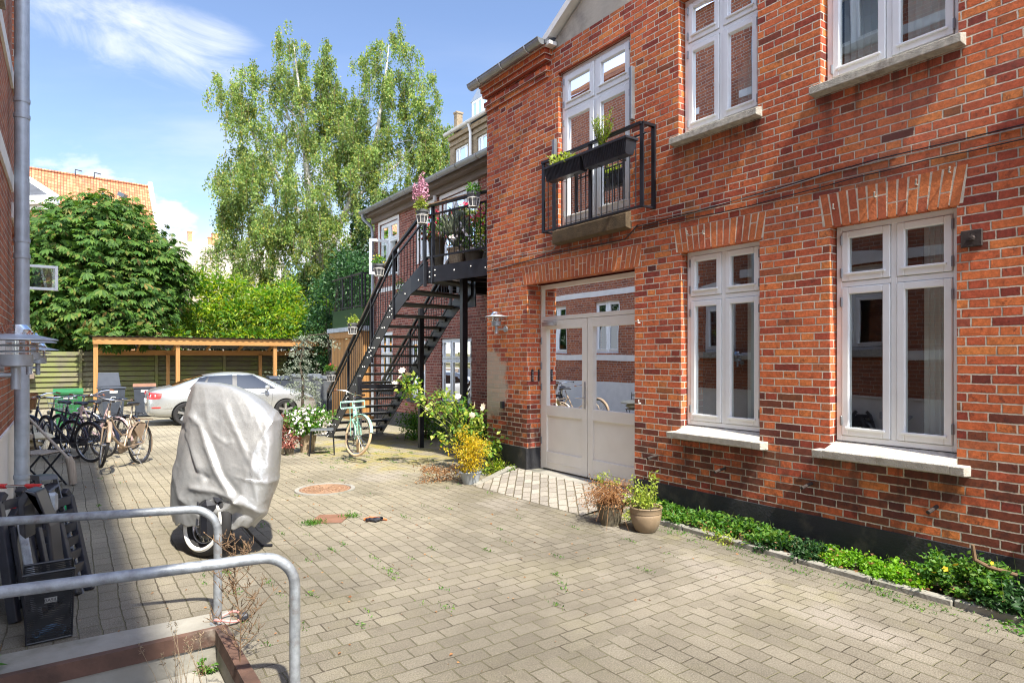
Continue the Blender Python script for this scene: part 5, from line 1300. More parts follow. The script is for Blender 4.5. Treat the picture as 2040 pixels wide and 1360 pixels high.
    m = MB(); m.tube([bb + Vector((-.08, .05, -.02)), Vector((bb.x - .12, .20, .01))], .007, 6); m.tube([Vector((bb.x - .12, .20, .01)), Vector((bb.x - .06, .23, .005))], .007, 6); m.build('kickstand', M['chrome'], B, local=True)
    if skirt:
        m = MB()
        for s in (-1, 1): m.prism([rw + Vector((.05, s * .045, .02)), rw + Vector((.24, s * .04, .22)), rw + Vector((.08, s * .04, .33)), rw + Vector((-.12, s * .04, .32))], (0, s * .003, 0))
        m.build('coat_guard', M[skirt], B, local=True)
    if front == 'rack':
        m = MB(); c = hd0 + Vector((.22, 0, .18)); x0, x1, y0, y1 = c.x - .13, c.x + .13, -.19, .19
        for z in (c.z, c.z + .10): m.tube([(x0, y0, z), (x1, y0, z), (x1, y1, z), (x0, y1, z)], .008, 6, closed=True)
        for yy in (-.19, -.1, 0, .1, .19): m.tube([(x0, yy, c.z), (x1, yy, c.z)], .006, 5); 
        for yy in (-.19, 0, .19): m.tube([(x1, yy, c.z), (x1, yy, c.z + .10)], .006, 5)
        for yy in (-.05, .05): m.tube([(c.x + .05, yy, c.z), (fw.x, yy * 1.2, fw.z)], .007, 5)
        m.build('front_rack', M[frame], B, local=True)
    if front == 'wicker':
        m = MB(TF); c = g + Vector((.20, 0, -.22)); m.lathe([(0, 0), (.13, 0), (.17, .22), (.182, .235), (.17, .25), (.155, .22), (.12, .02), (0, .02)], c, 26); m.build('wicker_basket', M['wicker'], B, smooth=True, local=True)
    if front == 'wire':
        m = MB(TF); c = g + Vector((.06, 0, -.24))
        for z, e in ((0, .0), (.10, .02), (.2, .04)): m.tube([(c.x - e, -.14 - e, c.z + z), (c.x + .25 + e, -.14 - e, c.z + z), (c.x + .25 + e, .14 + e, c.z + z), (c.x - e, .14 + e, c.z + z)], .005, 5, closed=True)
        for k in range(7):
            yy = -.14 + .28 * k / 6
            m.tube([(c.x, yy, c.z), (c.x + .25, yy, c.z)], .0035, 4); m.tube([(c.x + .25, yy, c.z), (c.x + .29, yy * 1.3, c.z + .2)], .0035, 4); m.tube([(c.x, yy, c.z), (c.x - .04, yy * 1.3, c.z + .2)], .0035, 4)
        m.build('wire_basket', M['alu'], B, local=True)
    return B
def head_of(a, b): return math.atan2(b[1] - a[1], b[0] - a[0])
# beige bicycle in front of the row
fa, ra = (.43, 11.35), (.99, 12.22)
bicycle((ra[0], ra[1], gz(ra[1])), head_of(ra, fa), math.radians(-7), math.radians(38), 'beige gold city bicycle at the front of the row with its front wheel turned', frame='gold_paint', skirt='gold_paint', bar='chrome')
# dark bicycles in the row
def bk(rx, ry, fx, fy, **k):
    return bicycle((rx, ry, gz(ry)), head_of((rx, ry), (fx, fy)), **k)
bk(.31, 13.0, -.35, 13.85, lean=math.radians(5), steer=math.radians(-20), label='black diamond-frame bicycle leaning at the near side of the row of parked bicycles', frame='black_metal', style='diamond', front=None, grips='black_plastic')
bk(.52, 13.5, -.14, 14.35, lean=math.radians(4), steer=math.radians(-12), label='dark navy bicycle carrying a silver wire basket, between the black one and the pink one', frame='navy_paint', front='wire')
bk(.76, 14.0, .10, 14.85, lean=math.radians(4), steer=math.radians(-18), label='pale pink step-through bicycle in the middle of the row', frame='pink_paint')
bk(.08, 13.75, -.58, 14.6, lean=math.radians(5), steer=math.radians(14), label='bicycle with a brown wicker basket at the left end of the row', frame='navy_paint', front='wicker')
bk(1.0, 14.6, .34, 15.45, lean=math.radians(4), steer=math.radians(25), label='farthest dark bicycle of the row, by the green bin', frame='black_metal', guard='chrome')
# mint green bicycle by the stair
ga = (3.86, 9.95)
bicycle((4.30, 10.95, gz(10.9)), head_of((4.30, 10.95), ga), math.radians(-7), math.radians(40), 'mint green bicycle with tan tyres and front rack leaning by the foot of the stair', frame='mint_paint', tyre='tan_rubber', front='rack', grips='brown_leather', group=None)

# ============================================================ covered motorcycle
def moto():
    c0 = Vector((1.06, 5.98, 0)); MT = empty('covered_motorcycle', c0, 'motorcycle under a crumpled silver cover, its white-walled front wheel showing below', 'motorcycle')
    rt = Vector((CS, -SN, 0)); fd = Vector((SN, CS, 0)); Dc = 5.50; k = Dc / FPX
    def P(px, py, dd): 
        b = world_at(px, py, Dc); return b + fd * dd
    #      row y, left px, right px, depth half
    rows = [(762, 390, 402, .05), (764, 386, 440, .16), (770, 381, 474, .24), (784, 376, 508, .32), (801, 371, 533, .40), (820, 366, 553, .46), (834, 362, 566, .50), (880, 353, 565, .58), (920, 347, 562, .62), (950, 342, 559, .62), (980, 338, 549, .62), (1008, 336, 538, .60), (1030, 341, 514, .56)]
    from mathutils import noise as N
    base = [(-.80, -.70), (.70, -.92), (1, -.30), (.92, .62), (.2, .95), (-.92, .70), (-1, -.1)]
    pl = [Vector(q) for q in base]
    for _ in range(3): pl = [p_ for a_, b_ in zip(pl, pl[1:] + pl[:1]) for p_ in (a_.lerp(b_, .2), a_.lerp(b_, .8))]
    n = 200; cum = [0]
    for a_, b_ in zip(pl, pl[1:] + pl[:1]): cum.append(cum[-1] + (b_ - a_).length)
    ring = []
    for i in range(n):
        s_ = cum[-1] * i / n; k_ = max(q for q in range(len(cum) - 1) if cum[q] <= s_); f_ = (s_ - cum[k_]) / (cum[k_ + 1] - cum[k_]); ring.append(pl[k_].lerp(pl[(k_ + 1) % len(pl)], f_))
    ys = np.linspace(762, 1030, 124); ra = np.array([q for q in rows], float)
    L_ = np.interp(ys, ra[:, 0], ra[:, 1]); R_ = np.interp(ys, ra[:, 0], ra[:, 2]); H_ = np.interp(ys, ra[:, 0], ra[:, 3])
    # pulled folds of the cloth: crest lines with height and width (in image-grid units of the pattern)
    FOLD = [([(360, 850), (374, 878), (388, 925), (412, 940)], -.024, 7), ([(368, 862), (386, 900), (400, 935)], .022, 6), ([(386, 827), (401, 842), (413, 880), (432, 927), (460, 967), (482, 982)], .030, 7), ([(396, 830), (424, 880), (446, 935), (474, 968)], -.018, 8),
            ([(477, 978), (430, 962), (384, 958)], .022, 6), ([(477, 978), (448, 996), (418, 1010)], .024, 6), ([(477, 978), (500, 992), (522, 1004)], .022, 6), ([(477, 978), (486, 950), (494, 925)], .014, 6), ([(440, 985), (400, 990), (360, 1000)], -.016, 8), ([(500, 1010), (470, 1000), (450, 1015)], -.018, 7),
            ([(392, 765), (384, 800), (372, 850)], .010, 5), ([(405, 770), (440, 800), (470, 850), (490, 900)], .006, 10), ([(345, 930), (360, 980), (400, 1010)], .016, 8), ([(430, 860), (450, 875), (462, 872)], .008, 4), ([(552, 818), (502, 893), (503, 940), (515, 985)], .010, 4), ([(520, 870), (530, 930), (520, 980)], -.008, 10), ([(470, 935), (510, 945), (556, 948)], .006, 3)]
    def segd(px, py, a, b):
        vx, vy = b[0] - a[0], b[1] - a[1]; t = max(0, min(1, ((px - a[0]) * vx + (py - a[1]) * vy) / (vx * vx + vy * vy))); return math.hypot(px - a[0] - vx * t, py - a[1] - vy * t)
    V, F = [], []
    for j, y in enumerate(ys):
        f = j / (len(ys) - 1); l, r, dh = L_[j], R_[j], H_[j]; cx = (l + r) / 2; hw = (r - l) / 2
        for i in range(n):
            u, v = ring[i]; px = cx + u * hw; zz = CAM.z + (HOR - y) * k; t = 2 * PI * i / n
            if f > .8: zz += ((f - .8) / .2) * (.016 * math.sin(3 * t + 1) + .012 * math.sin(8 * t) + .010 * math.sin(17 * t))
            p = world_at(px, HOR, Dc + v * dh * .72 + .10 * (1 - f)); p.z = zz
            nx_ = ring[(i + 1) % n] - ring[i - 1]; dn = (rt * nx_.y * -1 * -1 + fd * -nx_.x); dn = (rt * nx_.y - fd * nx_.x).normalized()
            h = 0
            if v < .1:
                for pts_, A_, w_ in FOLD:
                    d_ = min(segd(px, y, a, b) for a, b in zip(pts_[:-1], pts_[1:]))
                    if d_ < w_ * 3: h += A_ * math.exp(-(d_ / w_) ** 1.5)
            q_ = (px - 400) / 160
            w1 = 1 - abs(N.noise(Vector((q_ * 3.2 - f * 2.4, f * 1.3, v * 1.2 + 3)))) * 2.2; w2 = 1 - abs(N.noise(Vector((q_ * 9 - f * 7, f * 5 + q_ * 2, v * 4 + 9)))) * 2.4
            amp = min(1, f * 5)
            p += dn * ((h + max(w1, 0) ** 2 * .009 + max(w2, 0) ** 3 * .003) * amp - .006)
            V.append(p)
    for j in range(len(ys) - 1):
        for i in range(n): F.append([j * n + i, j * n + (i + 1) % n, (j + 1) * n + (i + 1) % n, (j + 1) * n + i])
    F.append([i for i in range(n)][::-1])
    o = mesh_obj('cover', V, F, M['cover_fabric'], MT, smooth=True)
    md = o.modifiers.new('t', 'SOLIDIFY'); md.thickness = .003
    def near_pt(px, py):
        best = None; j = int((py - 762) / (1030 - 762) * (len(ys) - 1)); j = max(0, min(len(ys) - 1, j)); l, r = L_[j], R_[j]; cx = (l + r) / 2; hw = (r - l) / 2
        i = min((q for q in range(n) if ring[q].y < .1), key=lambda q: abs(cx + ring[q].x * hw - px)); pp = Vector(V[j * n + i]); return pp - fd * .003
    for pts_ in ([(551, 822), (535, 846), (518, 870), (503, 893), (501, 915), (502, 940)], [(482, 938), (500, 940), (520, 944), (540, 947), (556, 950)]):
        fine = []
        for a, b in zip(pts_[:-1], pts_[1:]): fine += [near_pt(a[0] + (b[0] - a[0]) * t / 4, a[1] + (b[1] - a[1]) * t / 4) for t in range(4)]
        m = MB(); m.tube(fine, .0028, 5); m.build('cover_seam', M['alu'], o, smooth=True)
    # front wheel, turned
    wc = world_at(414, 1000, 5.27); wc.z = .278; a = math.radians(28); wx = (rt * math.cos(a) - fd * math.sin(a)); ax = wx.cross(up).normalized()
    uw = (up + rt * .20).normalized(); ax = wx.cross(uw).normalized()
    ring = lambda r, n_=48: [wc + wx * r * math.cos(t) + uw * r * math.sin(t) for t in [2 * PI * q / n_ for q in range(n_)]]
    m = MB(); m.tube(ring(.222), .055, 14, closed=True); wh = m.build('front_wheel', M['rubber'], MT, smooth=True)
    for s in (-1, 1):
        m = MB(); m.tube([p + ax * s * .043 for p in ring(.215)], .021, 8, closed=True); m.build('white_wall', M['white_paint'], wh, smooth=True)
    m = MB(); m.tube(ring(.172), .018, 8, closed=True); m.build('rim', M['chrome'], wh, smooth=True)
    m = MB()
    for q in range(36):
        t = 2 * PI * q / 36; s = 1 if q % 2 else -1; t2 = t + (.9 if q % 4 < 2 else -.9)
        m.tube([wc + wx * .04 * math.cos(t2) + uw * .04 * math.sin(t2) + ax * s * .035, wc + wx * .165 * math.cos(t) + uw * .165 * math.sin(t)], .0022, 4)
    m.lathe([(0, -.06), (.035, -.055), (.03, 0), (.035, .055), (0, .06)], wc, 14, tuple(ax)); m.lathe([(.05, .045), (.10, .045), (.10, .05), (.05, .05)], wc, 28, tuple(ax), closed=True); m.build('spokes', M['chrome'], wh)
    m = MB()
    for s in (-1, 1): m.tube([wc + ax * s * .085, wc + ax * s * .085 + uw * .22 - wx * .05], .024, 10)
    m.build('fork', M['chrome'], MT, smooth=True)
    m = MB(); n2 = 16; prev = None
    for q in range(n2 + 1):
        t = .9 + 1.5 * q / n2; d = wx * math.cos(t) + uw * math.sin(t); cur = [m.v(wc + d * (.285 + rr) + ax * yy) for yy, rr in ((-.075, -.03), (-.05, .0), (0, .005), (.05, .0), (.075, -.03))]
        if prev:
            for j in range(4): m.F.append([prev[j], prev[j + 1], cur[j + 1], cur[j]])
        prev = cur
    m.build('mudguard', M['black_plastic'], MT, smooth=True)
    # rear wheel, engine block and stand (under the cover)
    rc = Vector((1.12, 6.08, .27)); m = MB(); m.tube([rc + Vector((.45, .89, 0)).normalized() * .21 * math.cos(t) + up * .21 * math.sin(t) for t in [2 * PI * q / 40 for q in range(40)]], .06, 12, closed=True); m.build('rear_wheel', M['rubber'], MT, smooth=True)
    m = MB(); m.bbox(.88, 1.12, 5.6, 5.9, .18, .50, .04); m.build('engine', M['black_metal'], MT)
    e = world_at(480, 1040, 5.4); f_ = world_at(522, 1077, 5.55); f_.z = .012
    m = MB(); m.tube([e, e.lerp(f_, .5) + Vector((0, 0, -.01)), f_, f_ + rt * .09 + up * .004], .011, 8); m.build('side_stand', M['black_metal'], MT, smooth=True)
    return MT
moto()
# ============================================================ bins
def bin_(p, rz, mat, label, lid=None, stick=True, text=False, h=1.05, open_=False, w=.56):
    P = Vector(p); B = empty('wheelie_bin', P, label, 'bin', 'wheeled bins by the open shed', rz=rz); d = .6
    m = MB(); b_ = [(-w * .4, -d * .38, .06), (w * .4, -d * .38, .06), (w * .4, d * .38, .06), (-w * .4, d * .38, .06)]; t_ = [(-w / 2, -d / 2, h - .1), (w / 2, -d / 2, h - .1), (w / 2, d / 2, h - .1), (-w / 2, d / 2, h - .1)]
    m.poly(b_[::-1])
    for k in range(4): m.poly([b_[k], b_[(k + 1) % 4], t_[(k + 1) % 4], t_[k]])
    m.bbox(-w / 2 - .02, w / 2 + .02, -d / 2 - .02, d / 2 + .02, h - .14, h - .09, .01)
    m.build('bin_body', M[mat], B, local=True)
    m = MB()
    if open_: m.prism([(-w / 2, d / 2, h - .08), (w / 2, d / 2, h - .08), (w / 2 - .04, d / 2 + .10, h + .34), (-w / 2 + .04, d / 2 + .10, h + .34)], (0, .03, 0))
    else: m.prism([(-w / 2 - .02, -d / 2 - .03, h - .085), (-w / 2 - .02, d / 2 + .05, h - .085), (-w / 2 - .02, d / 2, h + .0), (-w / 2 - .02, -d / 2 + .12, h - .0)], (w + .04, 0, 0))
    m.build('lid', M[lid or mat], B, local=True, bevel=.01)
    for s in (-1, 1):
        m = MB(); m.lathe([(0, -.025), (.10, -.02), (.10, .02), (0, .025)], (s * w * .42, d * .42, .10), 16, (1, 0, 0)); m.build('wheel', M['rubber'], B, local=True)
    if stick:
        m = MB(); m.prism([(-.10, -d / 2 + .005, h - .26), (.10, -d / 2 + .005, h - .26), (.10, -d / 2 - .0, h - .19), (-.10, -d / 2 - .0, h - .19)], (0, -.004, 0)); m.build('sticker', M['white_paint'], B, local=True)
    if text:
        yf = lambda z: -d / 2 - .003 + (h - .1 - z) * .075
        m = MB(); pts = [(.085 * math.cos(t), yf(.62 + .085 * math.sin(t)), .62 + .085 * math.sin(t)) for t in [2 * PI * k / 24 - .9 for k in range(20)]]; m.tube(pts, .009, 5); m.lathe([(0, .004), (.03, .003), (.032, -.004)], (0, yf(.62), .62), 10, (0, -1, 0)); m.build('emblem', M['white_paint'], B, local=True)
    return B
def at(px, py, y):
    """ground spot under image column px at world row y"""
    a = (px - 1020) / FPX; d = y / (CS - a * SN); return ((SN + a * CS) * d, y, gz(y))
bin_(at(222, 0, 22.6), math.radians(8), 'dark_plastic', 'dark grey bin with its lid flipped open and a round white emblem', text=True, open_=True, w=.62, h=1.08)
bin_(at(288, 0, 23.3), math.radians(-5), 'dark_plastic', 'blue-grey bin with a pinkish lid just behind the tail of the silver car', lid='rust_plate', w=.6)
bin_(at(136, 0, 20.5), math.radians(0), 'green_plastic', 'green wheeled bin behind the row of bicycles', w=.62)
bin_(at(608, 0, 25.0), 0, 'grey_plastic', 'large pale grey container under the shed, left of the blue cedar', stick=False, w=1.1, h=1.25); bin_(at(655, 0, 22.2), 0, 'grey_plastic', 'large pale grey container right of the blue cedar, by the stair foot', stick=False, w=1.2, h=1.25)
bin_(at(560, 0, 26.2), 0, 'dark_plastic', 'dark container under the shed beyond the nose of the car', stick=False, w=1.0, h=1.15)
# trough on the fence
PBX = empty('trough_planter', (world_at(48, 745, 20).x, 24, 1.1), 'small brown trough hanging on the board fence with frosty stones', 'planter'); c = world_at(50, 749, 26.5)
m = MB(); m.bbox(c.x - .5, c.x + .48, FY - .32, FY - .10, .92, 1.13, .01); m.build('trough', M['wood_old'], PBX); m = MB(); m.bbox(c.x - .46, c.x + .44, FY - .30, FY - .12, 1.13, 1.17, .01); m.build('gravel', M['white_left'], PBX)

# ============================================================ folding chairs, cushion and mallet
def chair(p, rz, label, cush=False):
    C = empty('folding_chair', p, label, 'chair', 'folding bistro chairs by the left house', rz=rz); r = .009
    m = MB()
    for s in (-1, 1):
        m.beam((-.20, s * .19, 0), (.20, s * .19, .46), .024, .010, up=(0, 1, 0)); m.beam((.24, s * .205, 0), (-.20, s * .205, .50), .024, .010, up=(0, 1, 0)); m.beam((-.20, s * .205, .50), (-.27, s * .205, .86), .024, .010, up=(0, 1, 0))
    for x in (-.16, .20): m.beam((x, -.19, .05 if x < 0 else .46), (x, .19, .05 if x < 0 else .46), .012, .02)
    m.beam((.20, -.205, .06), (.20, .205, .06), .012, .02); m.build('frame', M['black_metal'], C, local=True)
    for k in range(6):
        x = -.17 + k * .068; q = MB(); q.bbox(x, x + .052, -.21, .21, .462, .478, .004); q.build('seat_slat', M['wood_grey'], C, local=True)
    for z in (.66, .79): q = MB(); q.bbox(-.265 + (z - .79) * -.2, -.25 + (z - .79) * -.2, -.22, .22, z - .03, z + .03, .004); q.build('back_slat', M['wood_grey'], C, local=True)
    return C
CH1 = chair((-.33, 10.55, gz(10.5)), math.radians(-38), 'black folding chair with grey wooden slats, the nearer one by the left house')
CH2 = chair((-.62, 11.15, gz(11)), math.radians(-25), 'second folding chair, behind the nearer one and under the two cream cushions')
CU = empty('seat_cushion', (-.45, 11.05, .42), None, None)
def cushion(p, s, rz, label):
    C = empty('seat_cushion', p, label, 'cushion', 'cream seat cushions on the folding chairs', rz=rz); m = MB(); n = 14
    for j in range(n + 1):
        for i in range(n + 1):
            u, v = i / n * 2 - 1, j / n * 2 - 1; ed = (1 - u ** 6) * (1 - v ** 6); m.V.append((u * s[0] * (1 - .06 * v * v), v * s[1] * (1 - .06 * u * u), s[2] * (ed ** .5) + .006 * math.sin(u * 7) * math.cos(v * 5)))
    k0 = len(m.V)
    for a in list(m.V): m.V.append((a[0], a[1], -a[2] * .6))
    for j in range(n):
        for i in range(n):
            a = j * (n + 1) + i; m.F.append([a, a + 1, a + n + 2, a + n + 1]); m.F.append([k0 + a + n + 1, k0 + a + n + 2, k0 + a + 1, k0 + a])
    m.build('padding', M['cushion'], C, smooth=True, local=True, sub=1)
bpy.data.objects.remove(CU)
c_ = cushion((-.55, 11.12, gz(11) + .53), (.22, .22, .05), .5, 'lower cream cushion of the two on the folding chair'); c2 = cushion((-.46, 11.10, gz(11) + .63), (.30, .22, .055), .2, 'upper, longer cream cushion lying on the other one')
MA = empty('wooden_mallet', (0, 10.2, 0), 'old grey wooden mallet leaning on the folding chair with its head on the paving', 'mallet')
a = world_at(38, 812, 8.7); b = world_at(137, 914, 8.55); m = MB(); m.tube([a, a.lerp(b, .5), b], [.017, .018, .022], 10); m.build('handle', M['wood_grey'], MA, smooth=True)
hb = Vector((b.x + .015, b.y, gz(b.y) + .002)); m = MB(); m.tube([b + Vector((-.01, 0, .03)), b + Vector((.02, 0, -.05)), hb + Vector((0.035, 0, .02))], [.045, .05, .048], 12); m.build('mallet_head', M['wood_grey'], MA, smooth=True)

# ============================================================ black plastic pile, scooter, basket, ball
def gnd(px, py): return world_at(px, py, CAM.z * FPX / (py - HOR))
UC = Vector((CS, -SN, 0)); VC = Vector((SN, CS, 0))
for (bx_, by_, tx_, ty_, wd, lb) in ((30, 1240, -6, 985, .060, 'leftmost black plastic chair folded flat against the left house'), (62, 1232, 22, 1018, .055, 'second folded black plastic chair of the stack, from the left'), (84, 1222, 44, 992, .055, 'third folded black plastic chair, behind the weathered grey bar'), (104, 1212, 62, 1022, .055, 'fourth folded black plastic chair, right of the weathered grey bar'), (132, 1200, 90, 988, .050, 'rightmost folded black plastic chair, rising tall beside the green shell')):
    b_ = gnd(bx_, by_); t_ = world_at(tx_, ty_, CAM.z * FPX / (by_ - HOR) + .16); H_ = empty('folded_chair', b_, lb, 'chair', 'black plastic chairs folded and stacked by the left house')
    for dv in (0, .24):
        S_ = MB(); a_, c_ = b_ + VC * dv, t_ + VC * dv; S_.beam(a_, c_ - up * .05, .045, wd, up=tuple(UC)); S_.beam(c_ - up * .06, c_ + VC * (.05 if dv == 0 else -.05) + up * .0, .045, wd * .9, up=tuple(UC)); S_.build('side_rail', M['black_plastic'], H_, bevel=.006)
    S_ = MB(); S_.beam(b_ + UC * wd * .95 + VC * .03 + up * .05, b_.lerp(t_, .72) + UC * wd * .6 + VC * .05, .04, .03, up=tuple(UC)); S_.build('rear_leg', M['black_plastic'], H_, bevel=.005)
    for q in range(7):
        f_ = .12 + q * .13; c_ = b_.lerp(t_, f_); S_ = MB(); S_.beam(c_ + VC * .02, c_ + VC * .22, .022, .06, up=tuple(up)); S_.build('slat', M['black_plastic'], H_)
S_ = MB(); S_.beam(gnd(80, 1252), world_at(42, 1040, 4.15), .05, .025, up=(0, 1, 0)); tag(S_.build('grey_bar', M['galv'], None, bevel=.008), 'weathered grey bar standing in front of the black slats', 'bar')
CR = empty('plastic_crate', (.16, 4.85, 0), 'tall ribbed black plastic crate leaning at the right end of the pile', 'crate')
def cr(u, v, w_):                                              # leaning frame coords
    f = v / .72; lo = [world_at(112, 1000, 4.35), world_at(166, 1000, 4.45)]; hi = [world_at(82, 1000, 4.55), world_at(118, 1000, 4.62)]
    a_ = lo[0].lerp(lo[1], u); b_ = hi[0].lerp(hi[1], u); q_ = a_.lerp(b_, f); q_.z = v; return q_
m = MB()
for u0 in (0, 1): m.prism([cr(u0 - .03, 0, 0), cr(u0 + .03, 0, 0), cr(u0 + .03, .8, 0), cr(u0 - .03, .8, 0)], (-.03, .06, 0))
for v0 in (.0, .77): m.prism([cr(0, v0, 0), cr(1, v0, 0), cr(1, v0 + .03, 0), cr(0, v0 + .03, 0)], (-.06, .10, 0))
m.build('crate_frame', M['black_plastic'], CR)
m = MB()
for q in range(5): m.prism([cr(.05, .1 + q * .14, 0), cr(.97, .16 + q * .14, 0), cr(.97, .175 + q * .14, 0), cr(.05, .115 + q * .14, 0)], (-.05, .09, 0))
m.tube([cr(.03, .05, 0), cr(.97, .40, 0), cr(.03, .75, 0)], .010, 6); m.build('crate_rib', M['dark_plastic'], CR)
HP = empty('plastic_hood', (-.12, 4.95, 0), 'bent black plastic hood with scuffed shiny top sticking out of the pile', 'plastic hood')
m = MB(); pf = [(-.10, .60), (-.11, .80), (-.075, .86), (-.02, .84), (.05, .62), (.08, .3)]
m.prism([(-.14 + a, 4.80, b) for a, b in pf] + [(-.14 + a * .7, 4.80, b - .04) for a, b in pf[::-1]], (.05, .12, 0)); m.build('hood_shell', M['black_plastic'], HP, bevel=.008)
m = MB(); m.bbox(-.12, -.05, 4.94, 4.99, .68, .80, .015); m.build('scuffed_cap', M['galv'], HP)
# kick scooter
SC = empty('kick_scooter', (-.28, 5.05, 0), 'kick scooter with red handlebar grips behind the black slats', 'scooter')
hb_ = world_at(32, 968, 4.45); base = Vector((hb_.x - .01, hb_.y + .05, .10)); m = MB(); m.tube([base, hb_], .014, 10); st_ = m.build('steering_column', M['chrome'], SC, smooth=True)
rt_ = Vector((CS, -SN, 0)); m = MB(); m.tube([hb_ - rt_ * .19, hb_ + rt_ * .19], .011, 8); m.build('handlebar', M['chrome'], st_, smooth=True)
for s in (-1, 1): m = MB(); m.tube([hb_ + rt_ * .07 * s, hb_ + rt_ * .175 * s], .017, 10); m.build('grip', M['red_plastic'], st_, smooth=True)
m = MB(); m.bbox(base.x - .06, base.x + .06, base.y + .03, base.y + .50, .07, .095, .008); m.build('deck', M['black_metal'], SC)
for dy in (0, .56): m = MB(); m.lathe([(0, -.014), (.045, -.014), (.05, 0), (.045, .014), (0, .014)], (base.x, base.y + dy, .05), 18, (1, 0, 0)); m.build('wheel', M['rubber'], SC)
q = MB(); q.bbox(base.x - .02, base.x + .02, hb_.y - .03, hb_.y, hb_.z - .20, hb_.z - .14, .004); q.build('clamp', M['red_plastic'], SC)
# green toy ball-shaped shell
gc = gnd(103, 1022); GB = empty('green_shell', (gc.x, gc.y, 0), 'shiny green plastic toy shell lying on the paving behind the folded chairs', 'toy'); gc.z = .078
m = MB(); m.lathe([(0, .17), (.03, .165), (.055, .14), (.07, .08), (.075, 0), (.073, -.08), (.06, -.14), (.035, -.165), (0, -.17)], gc, 24, (CS, -SN, .02)); m.build('shell', M['green_ball'], GB, smooth=True)
m = MB(); m.tube([gc + Vector((CS, -SN, 0)) * -.1 + up * .07, gc + up * .115, gc + Vector((CS, -SN, 0)) * .1 + up * .07], .009, 8); m.build('handle', M['green_plastic'], GB, smooth=True)
# mesh basket
BK = empty('mesh_basket', (.0, 4.5, 0), 'tall black mesh bicycle basket with a small white maker label and a blue rope inside', 'basket')
A = [world_at(52, 1280, 3.62), world_at(143, 1262, 3.75)]; A[0].z = A[1].z = .012; dirx = (A[1] - A[0]); dirx.z = 0; wb = dirx.length; dirx.normalize(); nrm2 = Vector((-dirx.y, dirx.x, 0))
def bp(u, v, w_): 
    g_ = 1 + .12 * v / .40; return A[0] + dirx * (wb * (.5 + (u - .5) * g_)) + nrm2 * (w_ * .20 * g_ - .02 * v / .4) + Vector((0, 0, v))
Hh = .40
m = MB()
for q in (((0, 0), (1, 0)), ((1, 0), (1, 1)), ((1, 1), (0, 1)), ((0, 1), (0, 0))):
    (a0, b0), (a1, b1) = q; m.poly([bp(a0, 0, b0), bp(a1, 0, b1), bp(a1, Hh, b1), bp(a0, Hh, b0)])
m.poly([bp(0, 0, 0), bp(1, 0, 0), bp(1, 0, 1), bp(0, 0, 1)]); m.build('mesh_panel', M['net'], BK)
m = MB(); m.tube([bp(0, Hh, 0), bp(1, Hh, 0), bp(1, Hh, 1), bp(0, Hh, 1)], .008, 8, closed=True); m.tube([bp(0, .0, 0), bp(1, 0, 0), bp(1, 0, 1), bp(0, 0, 1)], .006, 8, closed=True)
for a_, b_ in ((0, 0), (1, 0), (1, 1), (0, 1)): m.tube([bp(a_, 0, b_), bp(a_, Hh, b_)], .005, 6)
m.build('basket_frame', M['black_metal'], BK)
m = MB(); c1 = bp(.40, .295, -.012); c2 = bp(.64, .300, -.012); m.poly([bp(.40, .222, -.010), bp(.66, .222, -.010), bp(.66, .252, -.010), bp(.40, .252, -.010)]); pn = m.build('label_plate', M['alu'], BK)
fc = bpy.data.curves.new('lettering', 'FONT'); fc.body = 'BASIL'; fc.size = .026; fc.align_x = 'CENTER'; fc.align_y = 'CENTER'; fc.extrude = .0008; fo = bpy.data.objects.new('lettering', fc); COL.objects.link(fo); fc.materials.append(M['black_plastic'])
pm = bp(.53, .237, -.022); fo.parent = pn; fo.location = pm - base_of(pn); fo.rotation_euler = (PI / 2 - .04, 0, math.atan2(dirx.y, dirx.x))
bpy.context.view_layer.update(); lm = bpy.data.meshes.new_from_object(fo.evaluated_get(bpy.context.evaluated_depsgraph_get())); lo_ = bpy.data.objects.new('lettering', lm); COL.objects.link(lo_); lo_.parent = pn; lo_.location = fo.location; lo_.rotation_euler = fo.rotation_euler; bpy.data.objects.remove(fo)
m = MB(); pts = [bp(.15 + .7 * (.5 + .5 * math.cos(t)) , .03 + .012 * math.sin(3 * t) + .035 * (.5 + .5 * math.sin(t)), .10 + .04 * math.sin(2 * t)) for t in [2 * PI * q / 40 for q in range(41)]] + [bp(.3 + .5 * (.5 + .5 * math.cos(t + 1)), .06 + .02 * math.sin(2 * t), .08) for t in [2 * PI * q / 30 for q in range(31)]]
m.tube(pts, .006, 6); RP = m.build('blue_rope', M['rope_blue'], None, smooth=True); tag(RP, 'speckled blue rope coiled in the bottom of the mesh basket', 'rope')

# ============================================================ stool, planters near the stair foot
SL = empty('stool', (3.75, 11.35, gz(11.3)), 'small dark metal stool in front of the white geraniums', 'stool')
z0 = gz(11.3); c = Vector((3.78, 11.38, 0)); ux = Vector((CS * .9, -SN * .9, 0)) + Vector((SN, CS, 0)) * .25; ux.normalize(); uy = Vector((-ux.y, ux.x, 0)); h_ = .44
m = MB(); P_ = [c + ux * a + uy * b + up * (z0 + h_) for a, b in ((-.2, -.17), (.2, -.17), (.2, .17), (-.2, .17))]; m.prism(P_, (0, 0, .02)); m.build('seat', M['grey_plastic'], SL, bevel=.008)
for a, b in ((-.19, -.16), (.19, -.16), (.19, .16), (-.19, .16)):
    m = MB(); m.tube([c + ux * a + uy * b + up * (z0 + h_), c + ux * a * 1.12 + uy * b * 1.15 + up * z0], .012, 8); m.build('leg', M['black_metal'], SL, smooth=True)
p0 = Vector((3.68, 11.92, gz(11.9)))
